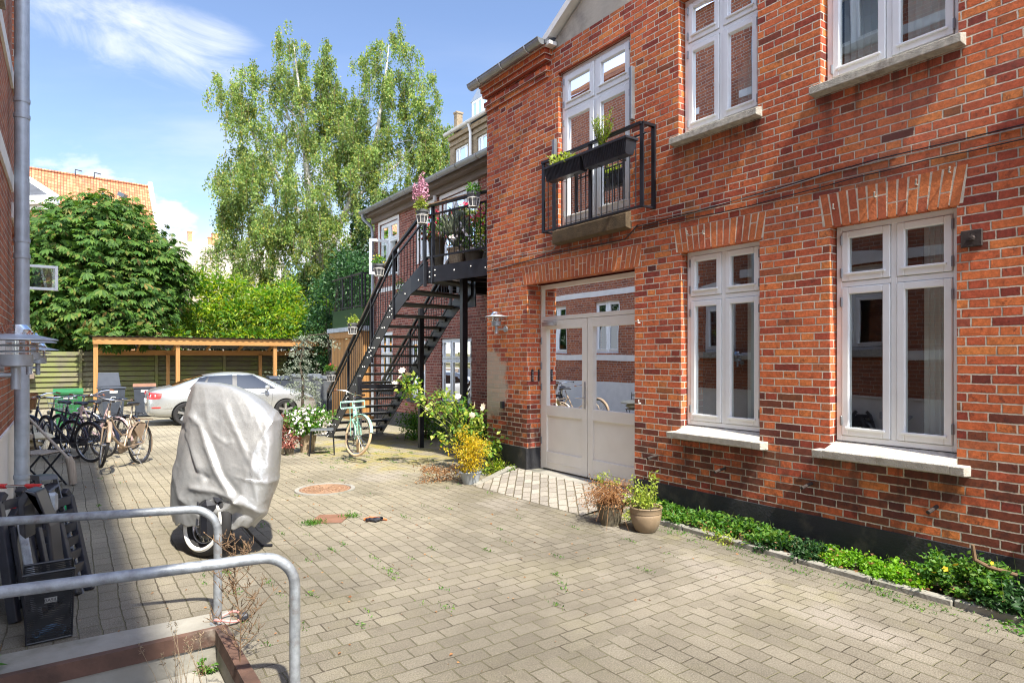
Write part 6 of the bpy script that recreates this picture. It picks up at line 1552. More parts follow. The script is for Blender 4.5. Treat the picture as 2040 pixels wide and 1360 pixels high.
WG = plant('basket_planter', p0, 'grey wicker basket with a mass of white geraniums at the foot of the stair', 'planter', 'leaf_green', (.40, .34, .27), 1300, .065, ('wicker_grey', .17, .34), 'petal_white', .05, 330, ratio=.8)
plant('flower_pot', (3.18, 12.05, gz(12)), 'dusky red feathery maple left of the white geraniums', 'plant', 'leaf_red', (.26, .26, .26), 900, .09, ('dark_pot', .14, .28), ratio=.25)
plant('flower_pot', (3.30, 11.75, gz(11.8)), 'pinkish sedum spilling low beside the wicker basket', 'plant', 'leaf_red', (.24, .20, .16), 420, .06, ('dark_pot', .1, .18), 'petal_white', .03, 30)
# blue cedar
CD = empty('blue_cedar', (4.15, 14.1, gz(14)), 'small weeping blue cedar with pale needles in front of the grey containers', 'conifer')
b0 = world_at(600, 805, 13.6); b0.z = gz(14); tp = world_at(618, 668, 13.6); pth = [b0, world_at(604, 760, 13.6), world_at(597, 725, 13.6), world_at(606, 690, 13.6), tp, world_at(650, 664, 13.5), world_at(672, 680, 13.5)]
m = MB(); m.tube(pth, [.035, .03, .024, .018, .012, .008, .004], 8); m.build('trunk', M['bark'], CD, smooth=True)
PP, DD = [], []
for y_, ln, nn in ((685, .28, 5), (700, .36, 6), (715, .42, 6), (730, .62, 7), (745, .60, 7), (760, .40, 6), (775, .32, 6), (790, .25, 4), (672, .22, 4)):
    for q in range(nn):
        t = 2 * PI * q / nn + y_; s = world_at(602 + random.uniform(-5, 5), y_, 13.6); d = Vector((math.cos(t), math.sin(t), -.12)); l = ln * random.uniform(.5, .95)
        if q == 0 and 725 < y_ < 750: d = Vector((-CS, SN, -.02)); l = .85
        for k in range(34):
            f = random.random(); pz = s + d * l * f + Vector((0, 0, -.25 * f * f * l)) + Vector([random.gauss(0, .025) for _ in range(3)]); PP.append(pz); DD.append(d * .5 + Vector([random.gauss(0, .6) for _ in range(3)]))
for k in range(150):
    f = random.random(); pz = tp.lerp(world_at(676, 684, 13.5), f) + Vector([random.gauss(0, .05) for _ in range(3)]) - up * random.random() * .1; PP.append(pz); DD.append(Vector([random.gauss(0, .6) for _ in range(3)]) - up * .5)
for k in range(200):
    f = random.random(); pz = world_at(620 + 14 * f, 760 + 45 * f, 13.4) + Vector([random.gauss(0, .05) for _ in range(3)]); PP.append(pz); DD.append(Vector([random.gauss(0, .6) for _ in range(3)]) - up * .5)
leaves('foliage', M['leaf_blue'], CD, [tuple(p) for p in PP], [tuple(p) for p in DD], RNG.uniform(.04, .075, len(PP)), .28)

# ============================================================ tub, roses and pots by the door
TB = plant('metal_tub', (4.37, 7.18, gz(7.2)), 'zinc tub with a golden yellow spirea left of the paved ramp', 'planter', 'leaf_yellow', (.27, .27, .25), 1500, .045, None, ratio=.5, stem='stem_brown', lift=.24)
m = MB(); m.lathe([(0, 0), (.10, 0), (.145, .15), (.155, .155), (.150, .165), (.135, .15), (.12, .12), (0, .12)], (4.37, 7.18, gz(7.2)), 26); m.build('tub', M['galv_pipe'], TB, smooth=True)
m = MB()
for s in (-1, 1): m.tube([(4.37 + s * .15 * CS, 7.18 - s * .15 * SN - .03, .12), (4.37 + s * .18 * CS, 7.18 - s * .18 * SN, .11), (4.37 + s * .15 * CS, 7.18 - s * .15 * SN + .03, .12)], .006, 6)
m.build('tub_handle', M['galv_pipe'], TB)
def rose():
    R = empty('rose_bush', (4.85, 8.1, 0), 'leggy rose bush with cream blooms climbing past the stair post', 'shrub'); n = 1500
    cs_ = [((4.85, 8.15, .65), (.36, .36, .38), 480), ((4.95, 7.75, .42), (.25, .22, .35), 260), ((4.72, 8.75, .95), (.32, .34, .20), 190), ((4.45, 9.15, 1.18), (.18, .20, .20), 170)]
    PS, DS = [], []
    for c, r, k in cs_: a, b = clump_pts(c, r, 20, k, .22, .4); PS.append(a); DS.append(b)
    PS, DS = np.concatenate(PS), np.concatenate(DS); PS[:, 2] = np.maximum(PS[:, 2], .03); leaves('foliage', M['leaf_lime'], R, PS[::2], DS[::2], RNG.uniform(.05, .10, len(PS[::2])), .65); leaves('foliage', M['leaf_green'], R, PS[1::2], DS[1::2], RNG.uniform(.05, .09, len(PS[1::2])), .65)
    sg = []
    for k in range(16):
        e = Vector((random.uniform(4.35, 4.95), random.uniform(8.0, 9.3), random.uniform(.6, 1.25))); b = Vector((4.95 + random.uniform(-.05, .05), 8.0, 0)); sg.append([b, b.lerp(e, .5) + Vector((0, 0, .18)), e])
    stems('stem', M['stem_green'], R, sg, .008, .003)
    q = [(4.40, 9.2, 1.42), (4.36, 9.22, 1.34), (4.45, 9.1, 1.36), (4.33, 9.3, 1.22), (4.34, 9.32, 1.16), (4.70, 8.9, .85), (4.80, 8.15, 1.05), (4.75, 8.0, .95), (4.78, 7.9, .88), (4.9, 7.85, .95), (4.95, 7.7, .92), (4.85, 7.85, .80)]
    flowers(R, np.array(q) + np.array([-.12, -.12, .04]), .11, 'petal_rose', petals=7); return R
rose()
HE = plant('heather_clump', (4.12, 7.62, gz(7.6)), 'brownish pink heather mound sprawling behind the zinc tub', 'plant', 'leaf_dry', (.36, .30, .12), 700, .05, None, ratio=.2)
p1 = empty('plant_pot', (4.53, 4.22, 0), 'rounded glazed brown pot with sparse tall green stems, right one of the pair', 'plant pot', 'plant pots beside the paved ramp')
m = MB(); m.lathe([(0, 0), (.085, 0), (.10, .012), (.135, .09), (.148, .155), (.145, .175), (.143, .178), (.150, .184), (.152, .225), (.158, .232), (.154, .242), (.142, .238), (.135, .20), (0, .20)], (4.53, 4.22, 0), 32); m.build('pot', M['terracotta'], p1, smooth=True)
m = MB(); m.lathe([(0, .205), (.136, .205)], (4.53, 4.22, 0), 20); m.build('soil', M['soil'], p1)
bush_parts(p1, (4.53, 4.26, .29), (.15, .15, .09), 380, .035, 'leaf_lime', K=26)
sg = []; PS = []
for k in range(12):
    a = Vector((4.53 + random.uniform(-.08, .08), 4.22 + random.uniform(-.08, .08), .2)); e = a + Vector((random.uniform(-.08, .10), random.uniform(-.05, .22), random.uniform(.15, .36))); sg.append([a, a.lerp(e, .5) + Vector((random.uniform(-.02, .02), 0, .03)), e])
    for q in range(18): f = .4 + .6 * random.random(); PS.append(tuple(a.lerp(e, f) + Vector([random.gauss(0, .015) for _ in range(3)])))
stems('stem', M['stem_green'], p1, sg, .005, .002); leaves('foliage', M['leaf_lime'], p1, PS, RNG.normal(size=(len(PS), 3)) + np.array([0, 0, .5]), .04, .45)
p2 = empty('plant_pot', (4.43, 4.60, 0), 'dark brown pot hidden under a sprawling dried brown plant, left one of the pair', 'plant pot', 'plant pots beside the paved ramp')
m = MB(); m.lathe([(0, 0), (.095, 0), (.135, .19), (.145, .195), (.145, .215), (.13, .21), (.12, .17), (0, .17)], (4.43, 4.60, 0), 28); m.build('pot', M['dark_pot'], p2, smooth=True)
bush_parts(p2, (4.40, 4.64, .30), (.26, .27, .15), 3000, .022, 'leaf_dry', K=90, ratio=.5, spread=.2, shell=.2)
bush_parts(p2, (4.45, 4.70, .42), (.12, .13, .08), 160, .03, 'leaf_lime', K=14)
sg = []
for k in range(90):
    a = Vector((4.43, 4.60, .2)); t = random.uniform(0, 2 * PI); l = random.uniform(.16, .44); e = a + Vector((math.cos(t) * l, math.sin(t) * l, random.uniform(-.18, .20))); e.z = max(.01, e.z); sg.append([a, a.lerp(e, .5) + Vector((0, 0, .12)), e])
stems('stem', M['leaf_dry'], p2, sg, .0022, .001)

# ============================================================ planting bed and kerb
BED = MB(); BED.poly([(4.90, -6, .012), (5.235, -6, .012), (5.235, 4.98, .012), (4.90, 4.45, .012)]); tag(BED.build('planting_soil', M['soil']), kind='structure')
KB = empty('stone_kerb', (4.85, 1, 0), 'row of narrow grey kerb stones edging the planting bed under the black plinth', 'kerb')
y_ = -5.0
while y_ < 4.3:
    l = random.uniform(.42, .62); m = MB(); dx_ = random.uniform(-.008, .008); m.bbox(4.82 + dx_, 4.895 + dx_, y_, min(y_ + l - .008, 4.35), -.1, .045 + random.uniform(-.006, .006), .008); m.build('kerb_stone', M['concrete'], KB); y_ += l
def bedplant(y0, y1, x0, x1, h, n, size, mat, label, name, ratio=.5, fl=None, cat='ground cover', K=None, kind=None):
    R = empty(name, ((x0 + x1) / 2, (y0 + y1) / 2, 0), label, cat, kind=kind); L_ = y1 - y0; K = K or int(L_ * 60)
    cx = RNG.uniform(x0, x1, K); cy = RNG.uniform(y0, y1, K); ch = h * (.35 + .65 * RNG.random(K)) * (1 - .35 * np.abs((cx - (x0 + x1) / 2) / (x1 - x0) * 2))
    k = RNG.integers(0, K, n); P = np.stack([cx[k] + RNG.normal(size=n) * .03, cy[k] + RNG.normal(size=n) * .035, np.maximum(.015, ch[k] * (.55 + .45 * RNG.random(n)) + RNG.normal(size=n) * .012)], 1)
    leaves('foliage', M[mat], R, P, RNG.normal(size=(n, 3)) * np.array([1, 1, .5]) + np.array([-.3, -.2, .35]), RNG.uniform(.6, 1.25, n) * size, ratio)
    sg = []
    for q in range(int(L_ * 14)):
        a = Vector((random.uniform(x0, x1), random.uniform(y0, y1), .01)); sg.append([a, a + Vector((random.uniform(-.05, .03), random.uniform(-.06, .06), h * random.uniform(.5, 1.05)))])
    stems('stem', M['stem_green'], R, sg, .0025, .001)
    if fl: flowers(R, np.array(fl), .035, 'petal_yellow')
    return R
bedplant(3.05, 4.85, 4.86, 5.22, .20, 4200, .046, 'leaf_green', 'mixed fresh green periwinkle at the left end of the bed under the window', 'periwinkle_patch')
bedplant(2.75, 3.25, 4.84, 5.20, .15, 1500, .045, 'leaf_ivy', 'dark green periwinkle between the fresh green patch and the parsley', 'periwinkle_patch')
bedplant(1.98, 2.85, 4.88, 5.22, .165, 5200, .024, 'leaf_parsley', 'low bright lime green patch with tiny rounded leaves in the middle of the bed', 'bright_ground_cover', ratio=.8)
bedplant(1.50, 2.05, 4.86, 5.22, .34, 2600, .034, 'leaf_green', 'taller green celandine with yellow flowers around the sawn brown branch', 'celandine_clump', ratio=.75, fl=[(4.93, 1.78, .25), (4.95, 1.72, .24), (4.92, 1.84, .21), (5.0, 1.6, .30), (4.9, 1.9, .17)])
bedplant(.2, 1.62, 4.84, 5.22, .24, 4200, .045, 'leaf_ivy', 'dark bluish green periwinkle filling the right end of the bed', 'periwinkle_patch')
q = np.stack([RNG.uniform(4.84, 5.22, 700), RNG.uniform(.1, 4.9, 700), RNG.uniform(.015, .12, 700)], 1); tag(leaves('dead_leaves', M['leaf_dry'], None, q, RNG.normal(size=q.shape) * np.array([1, 1, .3]), RNG.uniform(.02, .045, 700), .5), kind='stuff')
for yy_, xx_, ml_, ll_ in ((4.55, 4.78, 'leaf_lime', 'lime green sprig creeping over the kerb next to the pale brown pot'), (3.55, 4.80, 'leaf_lime', 'small lime sprig creeping over the kerb below the narrower window'), (1.25, 4.76, 'leaf_green', 'low green sprig spilling over the kerb near the right edge')):
    plant('creeping_sprig', (xx_, yy_, 0), ll_, 'weeds', ml_, (.10, .22, .05), 170, .035, None)
BR = empty('cut_branch', (5.02, 1.6, 0), 'sawn off forked brown branch sticking out of the green celandine', 'branch'); m = MB(); m.tube([(5.06, 1.48, .24), (5.0, 1.62, .27), (4.99, 1.69, .30), (4.98, 1.70, .40)], [.013, .014, .014, .010], 8); m.build('branch', M['stem_brown'], BR, smooth=True)
# plants along the second building and at the brick corner
plant('shrub', (6.55, 12.7, gz(12.7)), 'green bushy shrub beside the stair under the dull brick wall', 'shrub', 'leaf_green', (.55, .6, .38), 1800, .08, None)
plant('shrub', (6.95, 11.2, gz(11)), 'low green shrub behind the stair post under the window', 'shrub', 'leaf_green', (.35, .5, .28), 800, .07, None)
plant('shrub', (5.02, 7.55, gz(7.5)), 'bright green weeds at the brick corner beside the ramp', 'weeds', 'leaf_bright', (.20, .24, .13), 620, .05, None)
plant('shrub', (5.12, 7.22, gz(7.2)), 'small tuft of green weeds against the black plinth by the ramp', 'weeds', 'leaf_green', (.10, .12, .07), 160, .04, None)
# manhole covers, litter
MH = empty('manhole_cover', (2.68, 7.95, gz(8)), 'round rusty manhole cover with a pale ring in the middle of the yard', 'manhole cover'); z_ = gz(7.95) + .006
m = MB(); m.lathe([(0, 0), (.315, 0)], (2.68, 7.95, z_ + .004), 40)
m.build('lid', M['rust_plate'], MH); m = MB()
for r_ in (.06, .12, .18, .24, .29): m.lathe([(r_ - .012, 0), (r_ - .008, .007), (r_ + .008, .007), (r_ + .012, 0)], (2.68, 7.95, z_ + .004), 40)
for k in range(16): t = 2 * PI * k / 16; m.beam((2.68 + .05 * math.cos(t), 7.95 + .05 * math.sin(t), z_ + .009), (2.68 + .29 * math.cos(t), 7.95 + .29 * math.sin(t), z_ + .009), .012, .008)
m.build('relief', M['relief'], MH); m = MB(); m.lathe([(.318, 0), (.322, .012), (.37, .012), (.375, -.01)], (2.68, 7.95, z_), 40); m.build('ring', M['concrete'], MH)
DC = empty('drain_cover', (2.2, 6.4, 0), 'square rusty drain cover sunk among weeds near the motorcycle', 'drain cover'); m = MB(); cc = [(1.98, 6.34), (2.25, 6.18), (2.44, 6.45), (2.17, 6.62)]; m.prism([(a, b, .002) for a, b in cc], (0, 0, .008)); m.build('lid', M['rust_plate'], DC, bevel=.002)
q = np.concatenate([np.array([2.0, 6.30, .01]) + RNG.normal(size=(220, 3)) * np.array([.05, .05, .004]), np.array([2.42, 6.35, .01]) + RNG.normal(size=(120, 3)) * np.array([.05, .04, .004])]); q[:, 2] = np.abs(q[:, 2]) + .003; leaves('weeds', M['leaf_green'], DC, q, RNG.normal(size=q.shape) + np.array([0, 0, .8]), .03, .3)
GL = empty('crumpled_glove', (2.55, 6.08, 0), 'crumpled black and orange work glove lying on the paving', 'glove'); m = MB(); random.seed(3)
for k in range(5): a0 = Vector((2.55 + random.uniform(-.06, .06), 6.06 + random.uniform(-.05, .05), .018)); m.tube([a0, a0 + Vector((random.uniform(-.07, .07), random.uniform(-.06, .06), .012)), a0 + Vector((random.uniform(-.1, .1), random.uniform(-.08, .08), -.004))], [.018, .016, .012], 7)
m.build('palm', M['black_plastic'], GL, smooth=True); m = MB(); m.tube([(2.47, 6.15, .012), (2.53, 6.12, .024), (2.60, 6.07, .02), (2.66, 6.0, .012)], [.012, .016, .014, .008], 7); m.build('cuff', M['orange_cloth'], GL, smooth=True)
# fallen leaves and joint weeds as uncountable litter
n = 520; q = np.stack([RNG.uniform(-.2, 4.8, n), RNG.uniform(2.8, 13, n), np.zeros(n)], 1); q[:, 2] = [gz(v) + .008 for v in q[:, 1]]; 
keep = ~((q[:, 0] < .9) & (q[:, 1] < 4.4)); q = q[keep]
LT = tag(leaves('fallen_leaves', M['leaf_dry'], None, q, RNG.normal(size=q.shape) * np.array([1, 1, .12]), RNG.uniform(.012, .032, len(q)), .55), kind='stuff')
def joint_weeds():
    C_ = [(random.uniform(.2, 4.7), random.uniform(3.2, 12)) for _ in range(70)] + [(random.uniform(4.55, 4.8), random.uniform(.8, 4.5)) for _ in range(60)] + [(random.uniform(.8, 2.4), random.uniform(3.6, 5.6)) for _ in range(24)] + [(random.uniform(3.4, 5.2), random.uniform(9.2, 12.5)) for _ in range(80)]
    P_ = []
    for a, b in C_:
        for _ in range(random.randint(6, 26)): y_ = b + random.gauss(0, .05); P_.append((a + random.gauss(0, .014), y_, gz(y_) + .004))
    P_ = np.array(P_); keep = ~((P_[:, 0] < .9) & (P_[:, 1] < 4.4)); P_ = P_[keep]
    tag(leaves('joint_moss', M['leaf_green'], None, P_, RNG.normal(size=P_.shape) * .8 + np.array([0, 0, .7]), RNG.uniform(.010, .028, len(P_)), .35), kind='stuff')
joint_weeds()
# dead stalk and dry grass at the stairwell
DW = empty('dried_weed', (.88, 4.0, 0), 'tall dead brown weed stalk with tiny seed heads beside the railings', 'weed')
sg, SD = [], []; b0 = Vector((.86, 3.95, 0)); random.seed(21)
b0 = world_at(478, 1330, 3.42); b0.z = -.02; tops = world_at(470, 1085, 3.42)
main = [b0, b0.lerp(tops, .35) + Vector((.012, 0, 0)), b0.lerp(tops, .7) + Vector((-.012, 0, 0)), tops]; sg.append(main)
def lerp_path(p, t): k = min(int(t * (len(p) - 1)), len(p) - 2); f = t * (len(p) - 1) - k; return p[k].lerp(p[k + 1], f)
for k in range(34):
    t = .12 + .86 * k / 34; a = lerp_path(main, t); l = .26 * (1.05 - t * .6) * random.uniform(.5, 1.1); th = random.uniform(0, 2 * PI); d = Vector((math.cos(th) * .8, math.sin(th) * .5, .75)); e = a + d * l; sg.append([a, a.lerp(e, .5) - up * .01, e])
    for q in range(7):
        f = .35 + .65 * random.random(); s = a.lerp(e, f); e2 = s + Vector((random.gauss(0, .022), random.gauss(0, .022), random.uniform(.005, .045))); sg.append([s, e2]); SD.append(tuple(e2))
stems('stem', M['stem_brown'], DW, sg, .0028, .0009); leaves('seed_head', M['stem_brown'], DW, np.array(SD), RNG.normal(size=(len(SD), 3)) * .4 + np.array([0, 0, 1]), RNG.uniform(.008, .016, len(SD)), .55)
GR = empty('dry_grass', (.55, 3.4, -.2), 'pale dry grass stems with bristly ears in the stairwell corner', 'grass'); sg, SD = [], []
for k in range(16):
    a = Vector((.42 + random.uniform(-.03, .2), 3.72 + random.uniform(-.1, .1), -.2)); e = a + Vector((random.uniform(-.14, .10), random.uniform(-.05, .10), random.uniform(.22, .42))); sg.append([a, a.lerp(e, .5) + Vector((0, 0, .03)), e])
    for q in range(12): SD.append(tuple(e + (e - a).normalized() * random.uniform(-.02, .03)))
stems('stem', M['wicker_grey'], GR, sg, .0018, .0008); leaves('ear', M['wicker_grey'], GR, np.array(SD), RNG.normal(size=(len(SD), 3)) * .5 + np.array([0, 0, .6]), .022, .10)
plant('weed_tuft', (.66, 4.08, -.2), 'small green weed at the corner of the stairwell', 'weeds', 'leaf_green', (.05, .04, .05), 90, .03, None)
plant('weed_tuft', (-.33, 4.28, 0), 'green dock leaves at the left edge by the mesh basket', 'weeds', 'leaf_green', (.06, .05, .10), 70, .07, None)

# ============================================================ trees
def palmate(name, mat, parent, P, D, size):
    n = len(P); D = unit(D); U = unit(RNG.normal(size=(n, 3)) * .35 + np.array([0, 0, 1.0]) + D * .5); S = unit(np.cross(D, U)); N = unit(np.cross(S, D)); V = []; F = []
    angs = np.radians([-95, -58, -26, 0, 26, 58, 95]); ls = [.5, .78, .95, 1.0, .95, .78, .5]; b = 0; Vs = []
    for a, l in zip(angs, ls):
        d = D * math.cos(a) + S * math.sin(a); d = unit(d - N * .28); s = np.cross(d, N); L = size[:, None] * l
        Vs.append(np.stack([P + d * L * .06, P + d * L - N * L * .15, P + d * L * .68 + s * L * .17, P + d * L * .68 - s * L * .17], 1))
    V = np.concatenate([v[:, None] for v in Vs], 1).reshape(-1, 3); i = np.arange(n * 7)[:, None] * 4
    F = np.concatenate([i + np.array([[0, 1, 2]]), i + np.array([[0, 3, 1]])], 1); return tri_mesh(name, V, F, mat, parent)
CN = empty('chestnut_tree', (-1, 27, gz(27)), 'dark green horse chestnut with large palmate leaves spilling over the fence', 'tree')
def ell(px, py, rx, ry, D, dr):
    c = world_at(px, py, D); k = D / FPX; return np.array(c), rx * k, ry * k, dr
rt3, fd3 = np.array([CS, -SN, 0]), np.array([SN, CS, 0])
def crown_pts(blobs, n, shell=.75, jit=.12, front=None):
    tot = sum(b[1] * b[2] for b in blobs); PS, OS = [], []
    for c, a, h, d in blobs:
        k = int(n * a * h / tot); q = unit(RNG.normal(size=(k, 3))); r = (shell + (1 - shell) * RNG.random((k, 1))); q2 = q * r * (1 + RNG.normal(size=(k, 1)) * jit)
        PS.append(c + rt3 * (q2[:, :1] * a) + fd3 * (q2[:, 1:2] * d) + np.array([0, 0, 1]) * (q2[:, 2:] * h)); OS.append(unit(rt3 * q[:, :1] + fd3 * q[:, 1:2] + np.array([0, 0, 1]) * q[:, 2:]))
    return np.concatenate(PS), np.concatenate(OS)
cb = [ell(195, 520, 150, 120, 26.5, 3.0), ell(110, 560, 110, 95, 25.5, 2.4), ell(290, 555, 85, 95, 26.5, 2.4), ell(190, 610, 160, 70, 25.2, 2.2), ell(90, 640, 90, 55, 24.8, 1.8), ell(215, 430, 75, 45, 27, 2.0), ell(330, 540, 45, 50, 26.5, 1.4), ell(150, 450, 70, 50, 26.8, 2), ell(250, 666, 75, 26, 24.3, 1.1), ell(200, 672, 40, 24, 23.4, .9), ell(45, 560, 50, 110, 26, 2), ell(115, 668, 85, 30, 25, 1.2), ell(40, 640, 40, 55, 25, 1.2)]
P, O = crown_pts(cb, 5200, .72, .07); O2 = O * np.array([1, 1, .3]) + np.array([0, 0, -.35]) + RNG.normal(size=O.shape) * .25
palmate('foliage', M['leaf_chestnut'], CN, P, O2, RNG.uniform(.20, .42, len(P)))
P, O = crown_pts([(b[0], b[1] * .72, b[2] * .72, b[3] * .72) for b in cb], 5000, .3, .1); leaves('inner_foliage', M['leaf_chestnut'], CN, P, O + RNG.normal(size=O.shape), .42, .7)
tk = Vector(world_at(150, 700, 27.5)); tk.z = -.3; m = MB(); m.tube([tk, tk + Vector((.1, 0, 2.2)), tk + Vector((.2, .2, 4.0))], [.28, .22, .14], 12)
for k in range(9): t = 2 * PI * k / 9; m.tube([tk + Vector((.1, 0, 1.8 + k * .15)), tk + Vector((1.2 * math.cos(t), 1.2 * math.sin(t), 3.2 + k * .1)), tk + Vector((2.3 * math.cos(t), 2.2 * math.sin(t), 4.2))], [.09, .06, .02], 7)
m.build('trunk', M['bark'], CN, smooth=True)

BC = empty('birch_tree', (8, 31, 0), 'tall weeping silver birch with light green leaves towering over the yard', 'tree')
DB = 37
bb_ = [ell(455, 185, 38, 62, DB - 1, 1.3), ell(495, 270, 60, 90, DB - 1, 1.9), ell(575, 130, 42, 80, DB, 1.5), ell(600, 210, 70, 110, DB, 2.2), ell(650, 120, 18, 55, DB, .8), ell(665, 255, 60, 90, DB + .5, 2.2), ell(775, 120, 62, 70, DB, 1.8), ell(745, 230, 58, 95, DB, 2.0), ell(830, 185, 45, 60, DB + .3, 1.5), ell(860, 260, 45, 70, DB + .3, 1.5), ell(800, 330, 75, 90, DB, 2.4), ell(640, 360, 130, 130, DB - 1, 3.2), ell(540, 400, 110, 110, DB - 1.5, 2.8), ell(500, 470, 85, 90, DB - 2, 2.4), ell(600, 490, 120, 100, DB - 2, 3.0), ell(720, 440, 110, 120, DB - 1, 3.0), ell(860, 330, 40, 60, DB, 1.4), ell(560, 560, 95, 70, DB - 2.2, 2.4), ell(660, 560, 70, 75, DB - 1.5, 2.2), ell(450, 420, 25, 55, DB - 2, 1), ell(500, 140, 20, 30, DB - 1, .6), ell(720, 560, 50, 60, DB - 1, 1.6), ell(690, 235, 45, 70, DB, 1.6), ell(700, 320, 60, 80, DB, 2), ell(655, 175, 30, 50, DB, 1), ell(870, 300, 40, 55, DB, 1.2), ell(820, 400, 60, 50, DB, 1.8), ell(480, 340, 45, 70, DB - 1, 1.5)]
def strands(blobs, per, ns, leaf_n, seg):
    PS, DS, sgm = [], [], []
    for c, a, h, d in blobs:
        m = max(3, int(per * (a * h) ** .75)); q = unit(RNG.normal(size=(m, 3))) * (.45 + .6 * RNG.random((m, 1)) ** .7)
        tips = c + rt3 * q[:, :1] * a + fd3 * q[:, 1:2] * d + np.array([0, 0, 1]) * (q[:, 2:] * h)
        for tp_, qq in zip(tips, q):
            k = int(ns * RNG.uniform(.6, 1.4)); out = unit(rt3 * qq[0] + fd3 * qq[1] + RNG.normal(size=3) * .3); f = RNG.random((k, 1)) ** .8; L_ = RNG.uniform(.5, 1.1)
            s = tp_ + out * (f - .6) * L_ + np.array([0, 0, 1]) * (.25 - .45 * f * f) * L_ + RNG.normal(size=(k, 3)) * np.array([.10, .10, .06])
            ln = RNG.uniform(.35, 1.35, (k, 1)) * seg * RNG.uniform(.6, 1.2); t = RNG.random((k, leaf_n, 1))
            base = s[:, None] + np.array([0, 0, -1.0]) * t * ln[:, None] + RNG.normal(size=(k, leaf_n, 3)) * np.array([.055, .055, .04])
            PS.append(base.reshape(-1, 3)); DS.append(RNG.normal(size=(k * leaf_n, 3)) * .7 + np.array([0, 0, -.9]))
            for jj in range(0, k, 9): sgm.append([Vector(s[jj]), Vector(s[jj]) - Vector((0, 0, float(ln[jj, 0])))])
    return np.concatenate(PS), np.concatenate(DS), sgm
P, D, sgm = strands(bb_, 12.5, 13, 15, 1.25); print('birch leaves', len(P)); leaves('foliage', M['leaf_birch'], BC, P, D, RNG.uniform(.075, .165, len(P)), .70)
stems('twig', M['stem_brown'], BC, sgm, .012, .006, 3)
def wp(px, py, d=DB): return world_at(px, py, d)
m = MB(); m.tube([Vector((wp(640, 700).x, wp(640, 700).y, -.3)), wp(640, 620), wp(632, 500), wp(612, 350), wp(600, 210), wp(585, 90)], [.34, .30, .24, .18, .10, .03], 12)
m.tube([wp(636, 560), wp(680, 440), wp(745, 300), wp(765, 180), wp(775, 90)], [.2, .18, .13, .08, .03], 10); m.tube([wp(628, 480), wp(560, 360), wp(500, 260), wp(465, 180)], [.14, .11, .07, .03], 9)
m.tube([wp(700, 400), wp(790, 330), wp(850, 260), wp(880, 220)], [.1, .08, .05, .02], 8); m.tube([wp(630, 520), wp(560, 480), wp(480, 450)], [.12, .08, .03], 8); m.tube([wp(605, 300), wp(560, 200), wp(555, 120)], [.08, .06, .02], 8)
for k in range(40):
    px, py = random.uniform(470, 850), random.uniform(150, 560); m.tube([wp(640 + (px - 640) * .35, py + 60), wp(640 + (px - 640) * .7, py + 12, DB + random.uniform(-1.5, 1.5)), wp(px, py, DB + random.uniform(-2, 2))], [.05, .035, .015], 6)
m.build('trunk', M['birch_bark'], BC, smooth=True)

BS_ = empty('robinia_shrub', (6, 30, 0), 'bright yellow-green shrubbery leaning over the shed roof', 'shrub')
sb = [ell(400, 635, 65, 42, 29.5, 1.6), ell(480, 625, 75, 45, 29.8, 1.7), ell(560, 632, 80, 40, 30, 1.7), ell(610, 640, 50, 35, 29.5, 1.2), ell(355, 640, 30, 40, 28.6, .9), ell(350, 672, 24, 22, 26.9, .6), ell(520, 596, 45, 28, 30, 1.1), ell(430, 580, 34, 40, 30, .9), ell(395, 560, 22, 26, 29.8, .7), ell(570, 582, 30, 26, 30, .8), ell(470, 570, 20, 24, 29.8, .6), ell(640, 620, 30, 36, 29, .8), ell(500, 670, 150, 16, 29, .8)]
P, O = crown_pts(sb, 16000, .5, .30); O = O + RNG.normal(size=O.shape) * .7 + np.array([0, 0, -.15]); leaves('foliage', M['leaf_bright'], BS_, P, O, RNG.uniform(.08, .26, len(P)), .30)
P, O = crown_pts([(b[0], b[1] * .8, b[2] * .75, b[3] * .8) for b in sb], 2500, .2, .1); leaves('inner_foliage', M['leaf_green'], BS_, P, O, .3, .6)
m = MB(); b = Vector(wp(480, 700, 30)); b.z = -.3
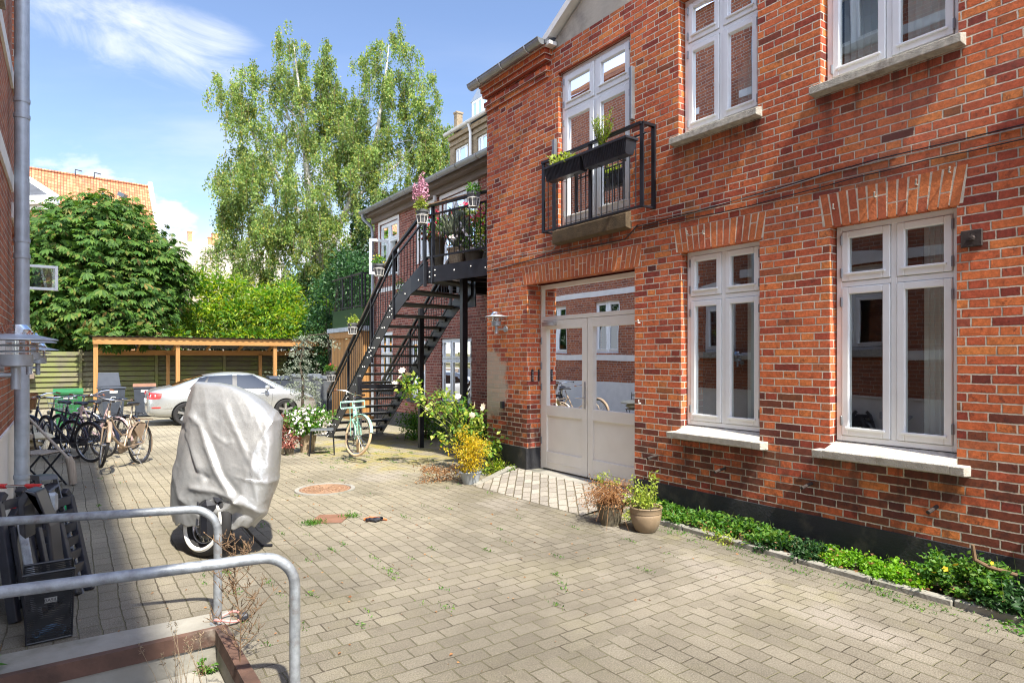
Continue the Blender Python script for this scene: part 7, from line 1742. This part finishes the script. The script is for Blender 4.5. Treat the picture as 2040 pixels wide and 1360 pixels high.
for k in range(12): e = Vector(wp(random.uniform(360, 620), random.uniform(580, 650), 30)); m.tube([b, b.lerp(e, .5) + up * .4, e], [.07, .05, .015], 7)
m.build('branch', M['bark'], BS_, smooth=True)
def mass(name, label, cat, blobs, n, size, mat, ratio=.6, trunk=None):
    R = empty(name, tuple(Vector((float(blobs[0][0][0]), float(blobs[0][0][1]), 0))), label, cat); P, O = crown_pts(blobs, n, .55, .1); leaves('foliage', M[mat], R, P, O + RNG.normal(size=O.shape) * .8, RNG.uniform(.7, 1.3, len(P)) * size, ratio)
    b = Vector((float(blobs[0][0][0]), float(blobs[0][0][1]), -.3)); m = MB()
    for k in range(7): e = Vector([float(q) for q in blobs[k % len(blobs)][0]]) + Vector((random.uniform(-.5, .5), random.uniform(-.5, .5), random.uniform(-.3, .3))); m.tube([b, b.lerp(e, .5) + Vector((random.uniform(-.2, .2), 0, 0)), e], [.09, .06, .02], 7)
    m.build('trunk', M['bark'], R, smooth=True); return R
mass('ivy_hedge', 'ivy covered bank under the birch behind the timber store', 'hedge', [ell(660, 600, 45, 60, 27.5, 1.2), ell(690, 560, 40, 70, 26.5, 1.2), ell(640, 650, 35, 30, 27, .8), ell(720, 560, 35, 60, 26, 1.2)], 6500, .14, 'leaf_ivy')
mass('ivy_hedge', 'dark ivy hanging under the right end of the open shed', 'hedge', [ell(625, 730, 42, 26, 27.9, .4), ell(590, 735, 30, 22, 28.2, .4), ell(650, 700, 22, 30, 27.4, .5)], 3200, .12, 'leaf_ivy')
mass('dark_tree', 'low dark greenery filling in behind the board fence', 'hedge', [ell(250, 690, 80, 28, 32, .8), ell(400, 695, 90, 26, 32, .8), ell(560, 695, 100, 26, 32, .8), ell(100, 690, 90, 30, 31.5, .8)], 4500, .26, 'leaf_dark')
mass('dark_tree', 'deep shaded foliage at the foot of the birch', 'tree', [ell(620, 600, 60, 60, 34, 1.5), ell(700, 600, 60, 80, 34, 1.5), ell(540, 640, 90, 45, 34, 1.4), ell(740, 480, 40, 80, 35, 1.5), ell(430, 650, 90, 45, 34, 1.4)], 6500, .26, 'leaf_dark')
